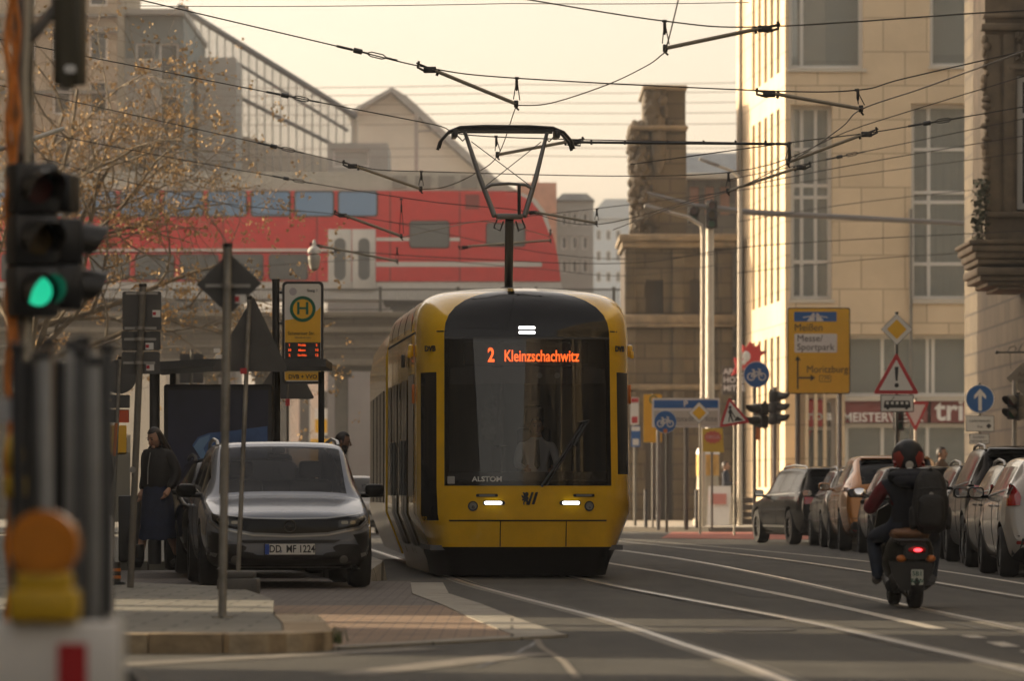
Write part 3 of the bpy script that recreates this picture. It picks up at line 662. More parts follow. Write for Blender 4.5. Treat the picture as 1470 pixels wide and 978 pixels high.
# station hall: lattice screen under a falling roof line
hl = thing('station_hall', 'steel lattice station hall with falling roof edge on the left skyline', 'building', (0, 0, 0))
YH = 204; X = lambda px: GX(px, YH); Z = lambda py: GZ(py, YH)
t = MB(); t.tube([(X(255), YH, Z(8)), (X(400), YH, Z(98)), (X(512), YH, Z(168))], .16, 6); t.tube([(X(262), YH, Z(98)), (X(512), YH, Z(225))], .10, 6); t.tube([(X(340), YH, Z(90)), (X(500), YH, Z(188))], .08, 6); t.build('roof_edge', mat('hall steel', (.10, .105, .11), .6, .3), hl)
t = MB()
for k in range(22):
    px = 266+k*11.4; top = 8+(px-255)*.626
    t.b2(X(px-.9), X(px+.9), YH-.05, YH+.05, Z(262), Z(top))
t.build('lattice_bars', mat('hall bars', (.30, .29, .26), .6), hl, smooth=False)
t = MB(); t.prism([(X(262), Z(262)), (X(262), Z(170)), (X(512), Z(240)), (X(512), Z(262))], YH+.3, YH+6); t.build('wall', M_PALE, hl, smooth=False)
t = MB(); t.prism([(X(262), Z(172)), (X(262), Z(14)), (X(512), Z(170)), (X(512), Z(242))], YH+1.2, YH+1.26); t.build('glazing', glass_mat('hall glazing', (.45, .42, .35), .80, .2, 1.2), hl, smooth=False)
# gabled roof
gb = thing('gabled_hall', 'large grey gabled hall rising behind the train', 'building', (0, 0, 0))
YG = 255; X = lambda px: GX(px, YG); Z = lambda py: GZ(py, YG)
t = MB(); t.prism([(X(506), Z(420)), (X(506), Z(166)), (X(562), Z(136)), (X(800), Z(352)), (X(800), Z(420))], YG, YG+40); t.build('wall', mat('hall gable', (.46, .44, .38), .9, noise=.1, nscale=.3), gb, smooth=False)  # gable colour paled in place of thicker haze
t = MB(); t.prism([(X(500), Z(170)), (X(562), Z(133)), (X(806), Z(354)), (X(806), Z(343)), (X(585), Z(140)), (X(563), Z(127)), (X(500), Z(163))], YG-1, YG+41); t.build('roof', mat('hall roof', (.22, .225, .22), .7, noise=.1), gb, smooth=False)
b, X, Z = shell('brick_house', 'red brick house end beside the train nose', 742, 799, 262, 235, 10, mat('red brick wall', (.48, .22, .14), .9, noise=.2), [(762, 774, 300, 330)])
t = MB(); t.b2(X(765), X(773), 236, 238, Z(262), Z(250)); t.build('chimney', mat('red brick wall', (.36, .15, .09)), b, smooth=False)
b, X, Z = shell('grey_house', 'tall grey house beyond the viaduct right of the train nose', 799, 852, 286, 245, 12, M_GRYW, [(806+k*15, 814+k*15, 305+j*34, 324+j*34) for k in range(3) for j in range(3)])
t = MB(); t.prism([(X(797), Z(288)), (X(808), Z(278)), (X(842), Z(278)), (X(854), Z(288))], 245-.3, 257); t.build('roof', mat('slate', (.2, .22, .23)), b, smooth=False)
b, X, Z = shell('far_house', 'faint pale blue grey house far away in the haze beside the pylon', 848, 935, 312, 400, 14, mat('haze blue wall', (.46, .52, .56), .8), [(856+k*14, 863+k*14, 330+q*30, 345+q*30) for k in range(3) for q in range(3)])  # haze is put into the pale blue of wall and roof
t = MB(); t.prism([(X(844), Z(314)), (X(868), Z(286)), (X(915), Z(286)), (X(940), Z(314))], 399.5, 414); t.build('roof', mat('haze blue roof', (.34, .40, .44), .8), b, smooth=False)
b, X, Z = shell('arcade_house', 'pale house with tall arched windows seen under the viaduct', 380, 620, 515, 250, 10, M_PALE, [(398+k*30, 416+k*30, 560, 640) for k in range(6)])
b, X, Z = shell('side_wall_house', 'light rendered wall with narrow windows under the viaduct at the left', 90, 238, 520, 158, 4, M_PALE, [(150+k*14, 158+k*14, 625, 720) for k in range(3)])

# ---------------------------------------------------------------- street fronts outside the frame (they shade the street and show in the glass)
def grid_mat(name, wall, win, bw, bh, ms):
    return brick_mat(name, win, tuple(c*1.6 for c in win), wall, bw, bh, ms, axes='uz', offset=0, noise=.2, bump=.3, rough=.6)
M_ROW = grid_mat('plastered front with windows', (.22, .185, .13), (.04, .04, .04), 2.6, 3.3, .62)
M_ROW2 = grid_mat('ochre front with windows', (.25, .20, .12), (.04, .04, .04), 3.0, 3.6, .7)
SH = .355
def row_left(y0, y1, h, m, label):
    b = thing('town_house', label, 'building', (0, 0, 0))
    t = MB(); t.prism([(-14, y0), (-14, y1), (-24, y1+10*SH), (-24, y0+10*SH)], .1, h, 'xy'); t.build('wall', m, b, smooth=False)
    t = MB(); t.prism([(-13.8, y0), (-13.8, y1), (-24, y1+10*SH), (-24, y0+10*SH)], h+.004, h+.35, 'xy'); t.build('roof', mat('slate', (.2, .22, .23)), b, smooth=False)
row_left(-60, 5, 17, M_ROW, 'plastered town house row behind the camera on the left')
row_left(5.2, 30.2, 22, M_ROW2, 'ochre town house row left of the near road')
row_left(32.7, 38.2, 22, M_ROW, 'narrow plastered town house between two passages on the left')
row_left(39.3, 39.7, 20, M_ROW2, 'unseen thin pier added in the left passage to split the sunlight')  # invented pier, parts the sun band on the ground
row_left(41.7, 97, 22, M_ROW2, 'long ochre town house row left of the tram stop')
b = thing('town_house', 'unseen plastered block added on the left to shade the oriel', 'building', (0, 0, 0))  # invented block out of view, keeps the sun off the oriel
t = MB(); t.b2(-28, -17, 110.9, 122, .1, 24); t.build('wall', M_ROW, b, smooth=False)
t = MB(); t.b2(-28.2, -16.8, 110.7, 122.2, 24.004, 24.4); t.build('roof', mat('slate', (.2, .22, .23)), b, smooth=False)
for y0, y1, h, m, l in ((-60, 3, 20, M_ROW, 'plastered town house row on the right behind the camera'), (19, 60, 22, M_ROW2, 'ochre town house row on the right beside the parked cars'), (60.3, 94, 20, M_ROW, 'plastered town house on the right before the oriel house')):
    b = thing('town_house', l, 'building', (0, 0, 0))
    t = MB(); t.b2(13.2, 24, y0, y1, .1, h); t.build('wall', m, b, smooth=False)
    t = MB(); t.b2(13.0, 24.2, y0, y1, h+.004, h+.4); t.build('roof', mat('slate', (.2, .22, .23)), b, smooth=False)

b = thing('town_house', 'unseen plastered block added behind the camera to darken the windscreen reflection', 'building', (0, 0, 0))  # added out of view to dim the sky mirrored in the tram windscreen
t = MB(); t.b2(-9, 10, -72, -61, .1, 15); t.build('wall', M_ROW, b, smooth=False)
t = MB(); t.b2(-9.2, 10.2, -72.2, -60.8, 15.004, 15.4); t.build('roof', mat('slate', (.2, .22, .23)), b, smooth=False)
# ================================================================ the tram
import numpy as np
I = lambda z, xs, ys: float(np.interp(z, xs, ys))
TRAM_A = R(4.6); TRAM_O = Vector((.20, 53.6, 0))
tram = thing('tram', 'yellow tram with dark curved windscreen and raised pantograph, line 2 to Kleinzschachwitz', 'tram', TRAM_O, TRAM_A); tram.scale = (.957, 1, .982)
M_TYEL = mat('tram yellow', (.78, .46, .004), .2, noise=.10, nscale=2.2, coat=.6)
M_TCREAM = mat('tram pale roof', (.50, .43, .28), .4, noise=.1, nscale=2, coat=.2)
M_PIANO = mat('piano black panel', (.004, .004, .004), .08, coat=.0, spec=.35)
M_SKIRT = mat('black skirt', (.006, .006, .006), .6, spec=.2, noise=.3, nscale=8)
M_SCREEN = glass_mat('tram windscreen glass', (.02, .022, .022), .62, .006, 1.5, .0, .10)
M_LED = mat('orange led', (1, .11, .015), .5, emit=1.5)
M_LAMP = mat('white lamp', (1, .97, .92), .5, emit=2.5)
M_ORANGE = mat('orange lamp', (.55, .16, .02), .3)
ZR = [.03, .2, .375, .38, .55, .70, .78, .95, 1.12, 1.26, 1.6, 2.0, 2.3, 2.5, 2.75, 2.90, 2.925, 3.0, 3.1, 3.2, 3.3, 3.38, 3.44, 3.48, 3.505, 3.525, 3.55, 3.57]
def wf(z):
    if z <= 1.12: return I(z, [.03, .38, 1.12], [.90, .99, 1.04])
    if z <= 2.925: return I(z, [1.12, 2.925], [1.04, 1.03])
    t = min(.999, (z-2.925)/.60)
    return max(.30, 1.03*(1-t**2.6)**(1/2.2))
def ws(z): return I(z, [.06, .2, .78, 2.9, 3.0, 3.1, 3.2, 3.3, 3.38, 3.44, 3.48, 3.505, 3.525, 3.55, 3.57], [1.08, 1.12, 1.35, 1.345, 1.342, 1.335, 1.32, 1.29, 1.24, 1.17, 1.09, 1.02, .94, .80, .6])
def yf(z): return I(z, [.06, .2, .38, .7, 1.12, 2.9, 3.1, 3.2, 3.3, 3.38, 3.44, 3.48, 3.505, 3.525, 3.55, 3.57], [.34, .26, .08, .02, 0, .15, .20, .25, .33, .42, .52, .62, .72, .84, 1.05, 1.35])
LT = 7.2
TS = [.17, .40, .65, .82, 1.0]
def half(z):
    a, b, y = wf(z), ws(z), yf(z); pts = []
    for u in (0, .2, .4, .6, .8, .93, 1): pts.append((a*u, y+.13*u*u))
    c = (b-.02, y+.30); e = (b, y+.99)
    for t in TS:
        pts.append((a*(1-t)**2+2*c[0]*t*(1-t)+e[0]*t*t, (y+.13)*(1-t)**2+2*c[1]*t*(1-t)+e[1]*t*t))
    for k in range(1, 7): pts.append((b, y+.99+(LT-y-.99)*k/6))
    return pts
HP = [half(z) for z in ZR]; NH = len(HP[0])
bins = {}
def cls(side, k, z):
    if z < .378: return 'skirt' if k < 12 else 'body'
    if k < 6:
        if 1.12 < z < 2.90: return 'windscreen'
        if 2.90 < z < 2.925: return 'screen_seal'
        if 2.925 < z < 3.51: return 'visor'
    if 7 <= k < 9:
        if z < 2.5 and z > (.70 if side < 0 else 1.26): return 'side_window'
    if z > 3.50 and k >= 3 or z > 3.55: return 'roof'
    if z > 3.1 and k >= 12: return 'roof_cover'
    return 'body'
for i in range(len(ZR)-1):
    zm = (ZR[i]+ZR[i+1])/2
    for side in (-1, 1):
        for k in range(NH-1):
            q = [Vector((side*HP[i][k][0], HP[i][k][1], ZR[i])), Vector((side*HP[i][k+1][0], HP[i][k+1][1], ZR[i])), Vector((side*HP[i+1][k+1][0], HP[i+1][k+1][1], ZR[i+1])), Vector((side*HP[i+1][k][0], HP[i+1][k][1], ZR[i+1]))]
            bins.setdefault(cls(side, k, zm), []).append(q)
n = len(ZR)-1
for k in range(NH-1):                       # roof top
    a, b = HP[n][k], HP[n][k+1]
    bins['roof'].append([Vector((-a[0], a[1], ZR[n])), Vector((a[0], a[1], ZR[n]+.0)), Vector((b[0], b[1], ZR[n]+.0)), Vector((-b[0], b[1], ZR[n]))])
def from_quads(qs, name, m, parent, weld=True, ang=38):
    mb = MB(); V = {}
    for q in qs:
        vs = []
        for p in q:
            kk = tuple(round(c, 4) for c in p)
            if kk not in V: V[kk] = mb.bm.verts.new(p)
            if V[kk] not in vs: vs.append(V[kk])
        if len(vs) > 2:
            try: mb.bm.faces.new(vs)
            except ValueError: pass
    return mb.build(name, m, parent, ang=ang)
TM = {'body': M_TYEL, 'skirt': M_SKIRT, 'windscreen': M_SCREEN, 'screen_seal': M_BLACK, 'visor': M_PIANO, 'side_window': mat('tram side glass', (.012, .012, .013), .10, spec=.25), 'roof': M_TCREAM, 'roof_cover': M_TCREAM}
tp = {}
for c_, qs in bins.items(): tp[c_] = from_quads(qs, c_ if c_ != 'roof_cover' else 'roof_side', TM[c_], tram, ang=50 if c_ != 'body' else 42)
BV = bvh_of(list(tp.values()))
TX = lambda px: (px-752)/116; TZ = lambda py: 1-(py-710)/116
def stick(poly, m, name, off=.006, cuts=3, parent=None, thick=.008): return drape(poly, BV, m, name, parent or tram, off, cuts=cuts, thick=thick)
def line_strip(x0, x1, z, h=.012): return [(x0, z-h/2), (x1, z-h/2), (x1, z+h/2), (x0, z+h/2)]
M_GAP = mat('panel gap', (.006, .006, .006), .9)
seams = [stick(line_strip(-.98, .98, .70, .018), M_GAP, 'panel_seam', .003, 5)]
for x in (-.35, .47): seams.append(stick([(x-.006, .385), (x+.006, .385), (x+.006, .69), (x-.006, .69)], M_GAP, 'panel_seam', .003, 2))
stick([(TX(622), TZ(477.6)), (TX(636), TZ(477.6)), (TX(636), TZ(479.5)), (TX(622), TZ(479.5))], M_GAP, 'panel_seam', .003, 1)
stick([(TX(868), TZ(477.6)), (TX(884), TZ(477.6)), (TX(884), TZ(479.5)), (TX(868), TZ(479.5))], M_GAP, 'panel_seam', .003, 1)
# black border of the windscreen
stick([(-1.03, 1.125), (-.985, 1.125), (-.975, 2.90), (-1.025, 2.90)], M_PIANO, 'screen_border', .003, 4)
stick([(.985, 1.125), (1.03, 1.125), (1.025, 2.90), (.975, 2.90)], M_PIANO, 'screen_border', .003, 4)
stick(line_strip(-1.03, 1.03, 1.15, .05), M_PIANO, 'screen_border', .003, 5)
stick([(-.98, 1.18), (.98, 1.18), (.98, 1.29), (-.98, 1.29)], mat('screen tint band', (.012, .012, .012), .1), 'screen_tint', .0025, 5)
M_HL = mat('headlight glass', (.35, .35, .33), .15, .4)
for s, x in ((-1, TX(672)), (1, TX(840))):
    h = stick(circle(x, TZ(724.5), .062, 24), M_BLACK, 'headlight', .006, 1)
    stick(circle(x, TZ(724.5), .046, 20), M_HL, 'lens', .016, 1, h); stick(circle(x+.004, TZ(726), .020, 12), M_CHROME, 'bulb', .02, 1, h)
    xb = TX(702) if s < 0 else TX(812)
    h = stick(rrect(xb, TZ(720), .27, .052, .024), M_BLACK, 'light_bar', .006, 2); stick(rrect(xb-.01*s*-1, TZ(720), .215, .038, .017), M_LAMP, 'lit_strip', .016, 2, h)
    xs_ = TX(692) if s < 0 else TX(832)
    h = stick(rrect(xs_, TZ(709.5), .27, .036, .016), M_BLACK, 'turn_light', .006, 2); stick(rrect(xs_, TZ(709.5), .20, .02, .009), M_HL, 'lens', .014, 2, h)
    xt = TX(626) if s < 0 else TX(880)
    hk = MB(); hk.box((xt, .33, TZ(716)), (.06, .10, .06), bev=.02); hk.build('side_bracket', M_CHROME, tram)
for py in (474, 480.8): stick(rrect(TX(752)-.01, TZ(py), .205, .034, .012), M_LAMP, 'roof_lamp', .012, 3)
stick(rrect(TX(752)+.01, TZ(477.4), .30, .13, .05), M_PIANO, 'lamp_housing', .004, 3)
# emblem: black lion and two stripes
em = stick(rpoly([(TX(756), TZ(722)), (TX(760), TZ(722)), (TX(765.5), TZ(705)), (TX(761.5), TZ(705))], .004), M_INK, 'emblem', .006, 1)
stick(rpoly([(TX(749.5), TZ(723)), (TX(753), TZ(723)), (TX(759), TZ(705)), (TX(755.5), TZ(705))], .004), M_INK, 'emblem_stripe', .006, 1, em)
LION = [(748, 706), (751, 704.5), (753.5, 706), (753.5, 709), (752, 711), (754, 713.5), (752.5, 716), (753.5, 719), (752, 722.5), (750, 722.5), (750.5, 719.5), (749, 717.5), (747.5, 720), (748, 722.5), (745.8, 722.5), (746, 719), (747, 716.5), (745, 717), (743.8, 715), (746, 713.8), (744, 712.4), (743, 709), (745, 709.5), (746.4, 711), (746.2, 708), (744.8, 705.5), (747, 704.8)]
stick([(TX(a-2), TZ(b)) for a, b in LION], M_INK, 'emblem_lion', .006, 0, em)
# lettering lies on the glass and panels
def front_y(x, z): 
    h = BV.ray_cast(Vector((x, -9, z)), Vector((0, 1, 0)))[0]; return h.y if h else 0
txt('ALSTOM', .085, (TX(692), front_y(TX(692), 1.2)-.035, TZ(687)), M_SWHITE, tram, bold=.002, sx=1.15)
for px, s in ((613, -1), (888, 1)):
    x = TX(px); y = front_y(x, TZ(503))
    txt('DVB', .095, (x, y-.03, TZ(503)), M_INK, tram, rot=(R(90), 0, R(48*s)), bold=.003, sx=1.05)
x = TX(609); txt('2714', .10, (x, front_y(x, TZ(744))-.02, TZ(744)), mat('yellow figures', (.45, .25, .01), .5), tram, rot=(R(90), 0, R(-42)), sx=.8)
# small stickers in the corner of the screen
stick(rrect(TX(641), TZ(688), .09, .09, .008), mat('grey sticker', (.28, .28, .27), .6), 'sticker', .008, 1)
# destination display behind the glass
dd = MB(); dd.b2(-.78, .76, .27, .36, 2.58, 2.86); disp = dd.build('destination_display', M_BLACK, tram, smooth=False)
txt('2', .235, (TX(700), .262, TZ(513)), M_LED, disp, bold=.007, sx=.72); txt('Kleinzschachwitz', .195, (TX(773), .262, TZ(514)), M_LED, disp, bold=.003, sx=.70)
# cab
cb = MB(); cb.b2(-1.2, 1.2, 2.3, 2.36, .4, 3.1); cb.b2(-1.2, 1.2, .3, 2.3, .34, .4); cb.build('cab_wall', mat('cab wall', (.10, .105, .11), .7), tram, smooth=False)
cb = MB(); cb.b2(-.95, .95, .22, .85, .98, 1.16, bev=.05); cb.b2(-.35, .6, .5, .9, 1.14, 1.28, bev=.04); cb.build('dashboard', mat('dashboard', (.02, .02, .02), .6), tram)
cb = MB(); cb.b2(-.02, .42, 1.45, 1.6, 1.0, 1.85, bev=.06); cb.b2(.08, .32, 1.46, 1.58, 1.86, 2.12, bev=.05); cb.b2(-.04, .44, .95, 1.5, .95, 1.08, bev=.05); cb.build('driver_seat', mat('seat cloth', (.03, .035, .05), .9), tram)
cb = MB(); cb.b2(-.95, .95, .32, .35, 2.36, 2.56); cb.build('sun_blind', mat('sun blind', (.05, .055, .06), .6), tram, smooth=False)
cb = MB()
for x in (.16, .38): cb.cyl((x, .315, 2.46), (x, .30, 2.46), .035)
cb.build('cab_lamp', mat('cab lamp', (.3, .31, .32), .4), tram)
cb = MB(); cb.b2(-.28, -.24, .9, 2.29, .9, 2.9); cb.b2(.62, .66, .9, 2.29, .9, 2.9); cb.build('cab_post', M_BLACK, tram, smooth=False)
cb = MB(); cb.sph((-.33, 1.5, 2.0), (.15, .12, .26), 10, (0, .2, 0)); cb.sph((-.36, 1.5, 1.82), (.13, .1, .18), 10); cb.build('hanging_jacket', mat('pale jacket', (.30, .29, .27), .9, noise=.3, nscale=10), tram)
cb = MB(); cb.tube([(-.36, .24, 1.60), (-.42, .3, 1.60), (-.36, .32, 1.60)], .014); cb.tube([(-.36, .24, 1.6), (-.24, .24, 1.6)], .008); cb.build('mirror_hook', M_CHROME, tram)
# wiper
wp = MB(); wp.tube([(TX(770), -.02, TZ(697)), (TX(800), .03, TZ(655)), (TX(832), .055, TZ(608))], .018, 6); wp.tube([(TX(777), -.02, TZ(696)), (TX(836), .05, TZ(606))], .008, 6); wp.tube([(TX(818), .015, TZ(640)), (TX(838), .05, TZ(604))], .02, 6); wp.tube([(TX(826), .03, TZ(607)), (TX(838), .03, TZ(605))], .012, 6); wp.build('wiper', M_BLACK, tram)
# left side: doors and windows as dark glass, slim gaps between
M_TSG = mat('tram door glass', (.006, .006, .006), .25, spec=.12)
for (y0, y1, z0, z1, nm) in ((2.55, 3.1, .36, 2.46, 'door'), (3.16, 3.72, .36, 2.46, 'door'), (4.15, 4.5, 1.0, 2.46, 'side_window_panel'), (4.75, 5.3, .36, 2.46, 'door'), (5.36, 5.9, .36, 2.46, 'door'), (6.2, 6.9, 1.0, 2.46, 'side_window_panel')):
    for s in (-1, 1):
        poly = [(y0, z0), (y1, z0), (y1, .78), (y1, z1), (y0, z1), (y0, .78)] if z0 < .7 else rrect((y0+y1)/2, (z0+z1)/2, y1-y0, z1-z0, .06)
        o = drape(poly, BV, M_TSG, nm, tram, .012, axis='x', sign=-s, cuts=3, thick=.01)
        if nm == 'door':
            hb_ = MB(); hb_.cyl((s*1.38, (y0+y1)/2+.1, 1.0), (s*1.38, (y0+y1)/2+.1, 1.7), .015, n=8); hb_.build('handle', M_STEEL, o)
for y in (1.75, 2.3, 3.95, 4.6, 6.05): drape([(y-.008, .25), (y+.008, .25), (y+.008, 2.98), (y-.008, 2.98)], BV, mat('grey panel seam', (.10, .08, .04), .8), 'panel_seam', tram, .004, axis='x', sign=1, cuts=3)
for y in (1.9, 3.4, 4.9, 6.3): drape([(y-.03, 3.05), (y+.03, 3.05), (y+.03, 3.42), (y-.03, 3.42)], BV, M_GAP, 'roof_gap', tram, .004, axis='x', sign=1, cuts=2)
drape([(1.1, 2.99), (7.1, 2.99), (7.1, 3.015), (1.1, 3.015)], BV, M_GAP, 'roof_gap', tram, .004, axis='x', sign=1, cuts=4)
drape([(1.2, 1.0), (2.25, 1.0), (2.25, 2.5), (1.2, 2.5)], BV, mat('tram grey reflection', (.30, .28, .25), .35), 'side_reflection', tram, .01, axis='x', sign=1, cuts=3)  # pale reflection on the tram side, painted as a grey sheet
for s in (-1, 1):
    cp = MB(); cp.box((s*1.37, 1.05, TZ(565)), (.035, .05, .24), bev=.012); cp.build('side_lamp', M_ORANGE, tram)
    cp = MB(); cp.box((s*1.39, 1.22, TZ(503)), (.07, .12, .16), bev=.03); cp.box((s*1.41, 1.16, TZ(508)), (.05, .05, .10), bev=.02); cp.build('camera_pod', M_TYEL, tram)
cp = MB(); cp.box((-1.385, 2.9, TZ(512)), (.05, .09, .17), bev=.02); cp.build('door_camera', M_DKSTEEL, tram)
# underfloor pieces
uf = MB(); uf.b2(-.95, .95, .9, 7, .04, .3); uf.b2(.7, .93, .6, .95, .06, .2, bev=.02); uf.b2(.5, .8, .55, .8, .02, .12, bev=.02); uf.build('underframe', M_SKIRT, tram, smooth=False)
for y in (2.4, 4.2):
    for x in (-.74, .74):
        wq = MB(); wq.cyl((x-.06, y, .30), (x+.06, y, .30), .295, n=24); wq.build('wheel', M_DKSTEEL, tram)
# second section behind the bend
r2 = MB(); pr = [(-1.12, .2), (-1.35, .78), (-1.345, 2.9), (-1.285, 3.2), (-1.17, 3.38), (-.97, 3.5), (-.6, 3.57), (.6, 3.57), (.97, 3.5), (1.17, 3.38), (1.285, 3.2), (1.345, 2.9), (1.35, .78), (1.12, .2)]
r2.prism(pr, 0, 9); rs = r2.build('rear_section', M_TYEL, tram, ang=30); rs.location = (0, LT+.55, 0); rs.rotation_euler.z = R(-1.5)
bw = MB(); bw.prism([(a*.93, b*.97) for a, b in pr], -.6, .02); bl = bw.build('gangway_bellows', M_RUBBER, tram); bl.location = (0, LT+.55, 0)
for y0, y1 in ((.8, 2.2), (2.6, 3.9), (4.4, 6), (6.5, 8.2)):
    w_ = MB(); w_.b2(-1.36, -1.34, y0, y1, .9, 2.46); w_.build('side_window', M_TSG, rs, smooth=False)
# pantograph
pg = MB(); pg.b2(-.05, .25, 2.6, 3.4, 3.57, 3.64, bev=.02); pant = pg.build('pantograph', M_DKSTEEL, tram); pant.location.x = -.095
q = MB(); q.tube([(.10, 3.1, 3.6), (0, 1.75, 4.45)], .055, 10); q.build('lower_arm', M_BLACK, pant)
Mpg = mat('pantograph grey', (.16, .16, .155), .45, .4)
q = MB(); q.box((0, 1.75, 4.48), (.34, .12, .07), bev=.02)
for s in (-1, 1): q.tube([(s*.19, 1.75, 4.48), (s*.36, 2.0, 4.98), (s*.54, 2.3, 5.60)], [.034, .032, .024], 8)
q.tube([(-.30, 1.9, 4.84), (-.22, 1.9, 4.885), (0, 1.9, 4.90), (.22, 1.9, 4.885), (.30, 1.9, 4.84)], .02, 8); q.build('upper_arm', Mpg, pant)
q = MB(); q.tube([(-.45, 2.25, 5.45), (.28, 1.95, 4.88)], .006, 5); q.tube([(.45, 2.25, 5.45), (-.28, 1.95, 4.88)], .006, 5); q.build('stay_wire', M_DKSTEEL, pant)
for dy in (0, .30):
    q = MB(); q.tube([(-.87, 2.2+dy, 5.36), (-.84, 2.2+dy, 5.46), (-.74, 2.2+dy, 5.57), (-.60, 2.2+dy, 5.625), (-.3, 2.2+dy, 5.64), (.3, 2.2+dy, 5.64), (.60, 2.2+dy, 5.625), (.74, 2.2+dy, 5.57), (.84, 2.2+dy, 5.46), (.87, 2.2+dy, 5.36)], .02, 8)
    q.b2(-.62, .62, 2.18+dy, 2.22+dy, 5.575, 5.60); q.build('collector_strip', M_BLACK, pant)
q = MB()
for s in (-1, 1):
    q.b2(s*.66-.03, s*.66+.03, 2.15, 2.55, 5.50, 5.60, bev=.01); q.tube([(s*.62, 2.3, 5.52), (s*.56, 2.3, 5.46), (s*.5, 2.3, 5.52)], .01, 6); q.tube([(s*.16, 1.75, 4.44), (s*.20, 1.75, 4.34), (s*.12, 1.75, 4.30), (s*.08, 1.75, 4.42)], .012, 6)
q.tube([(.12, 1.7, 4.5), (.12, 1.7, 4.86)], .022, 8); q.build('spring_box', M_DKSTEEL, pant)
# ================================================================ cars
M_CGLASS = glass_mat('car glass', (.03, .033, .033), .72, .01, 1.45, .0, .05)
M_CDARK = glass_mat('tinted car glass', (.012, .013, .013), .2, .08, 1.16, .0)
M_CLAD = mat('black cladding', (.014, .014, .014), .6, noise=.2)
M_ARCH = mat('wheel arch', (.004, .004, .004), .95)
M_TAIL = mat('tail light', (.30, .008, .010), .12, coat=1)
M_TAILD = mat('dark tail light', (.10, .006, .008), .12, coat=1)
M_RIM = mat('alloy', (.32, .32, .31), .3, .9)
M_RIMD = mat('dark alloy', (.07, .07, .07), .3, .8)
M_SEAT = mat('car seat', (.018, .018, .018), .9)
M_PLATE = mat('plate white', (.66, .66, .62), .4)
M_EU = mat('plate blue', (.01, .06, .35), .4)
M_RAILS = mat('roof rail', (.30, .30, .29), .3, .9)
def paint(name, col, metal=.0, rough=.14):
    m = mat(name, col, rough, metal, coat=.4 if max(col) > .12 else 0, spec=.5)
    m.node_tree.nodes['Principled BSDF'].inputs['IOR'].default_value = 1.45 if max(col) > .12 else 1.18
    return m
KX = 11
def make_car(label, cat, S, group=None, name='parked_car', front=None, rear=None):
    L, W, H = S['L'], S['W']/2, S['H']; col = S['paint']
    t = thing(name, label, cat, (0, 0, 0), 0, group)
    yc, yr0, yr1, yt = S['cowl'], S['roof0'], S['roof1'], S['tail']        # cowl, roof start, roof end, foot of rear window
    ax0, ax1, rw = S['ax0'], S['ax1'], S.get('rw', .33)
    zb = S.get('clear', .2); hood = S['hood']; belt0, belt1 = S['belt']; tz_ = S.get('tailz', belt1-.02)
    tp_ = S.get('nose', [(0, hood*.70), (.05, hood*.83), (.16, hood*.905), (.40, hood*.95)])+[ ((yc-.1), (cz:=S.get('cowlz', hood*1.075))-.025), (yc, cz)]
    tp_ += [((yc+yr0)/2, (cz+H)/2+.035), (yr0-.12, H-.035), (yr0+.15, H-.008), ((yr0+yr1)/2, H), (yr1-.1, H-.02), (yr1, H-.055), ((yr1+yt)/2+.01, (H-.055+tz_)/2+.02), (yt, tz_), (yt+.04, tz_-.05), (L-.10, tz_-.13), (L-.03, .62), (L, .52)]
    xs_, zs_ = [a for a, b in tp_], [b for a, b in tp_]
    wy = [0, .03, .10, .25, .55, .9, L-1.0, L-.5, L-.22, L-.07, L-.02, L]; wv = [.70, .80, .88, .95, .99, 1, 1, .985, .95, .89, .84, .78]
    pil = S['pillars']                       # list of side glass spans
    ys = sorted(set([0, .02, .05, .10, .16, .25, .40, .6, .85, yc-.25, yc-.1, yc, (yc+yr0)/2, yr0-.12, yr0+.15, (yr0+yr1)/2, yr1-.1, yr1, (yr1+yt)/2, yt, yt+.04, L-.10, L-.05, L-.02, L]+[q for p in pil for q in p]+[ax0-.4, ax0, ax0+.4, ax1-.4, ax1, ax1+.4]))
    ys = [y for i, y in enumerate(ys) if i == 0 or y-ys[i-1] > .012]
    mb = MB(); rings = []
    for y in ys:
        zt = I(y, xs_, zs_); w_ = W*I(y, wy, wv)
        zbt = zb+.12*max(0, 1-y/.25)+.14*max(0, 1-(L-y)/.3)
        bl = I(y, [0, yc, L], [hood*.88, belt0, belt1]); bl = min(bl, zt-.05)
        cab = I(y, [yc-.15, yc+.1, yr0, yr1, yt, yt+.06], [0, .35, 1, 1, .6, 0]) if yc-.15 <= y <= yt+.06 else 0
        wr = w_*(.86*(1-cab)+S.get('roofw', .70)*cab)
        mid = I(.5, [0, 1], [zbt, bl])
        z7 = max(bl+.008, zt-.085)
        pts = [(0, zbt), (.72*w_, zbt), (.90*w_, zbt+.05), (.955*w_, zbt+.18), (w_, mid+.06), (.975*w_, bl-.09), (.93*w_, bl), (wr, z7), (wr*.93, zt-.03), (wr*.6, zt-.006), (0, zt)]
        ring = [mb.bm.verts.new((x, y, z)) for x, z in pts]+[mb.bm.verts.new((-x, y, z)) for x, z in pts[-2:0:-1]]
        rings.append(ring)
    n = len(rings[0])
    for i in range(len(rings)-1):
        ym = (ys[i]+ys[i+1])/2
        for k in range(n):
            f = mb.bm.faces.new((rings[i][k], rings[i][(k+1) % n], rings[i+1][(k+1) % n], rings[i+1][k]))
            kk = k if k < 10 else n-1-k
            m_ = 0
            if kk in (8, 9) and yc < ym < yr0-.05: m_ = 1
            elif kk in (8, 9) and yr1+.0 < ym < yt+.0: m_ = 2
            elif kk == 6 and any(a < ym < b for a, b in pil): m_ = 3 if k < 10 else 4
            elif kk <= S.get('clad', 1): m_ = 5
            f.material_index = m_
    mb.bm.faces.new(rings[0][::-1]); mb.bm.faces.new(rings[-1])
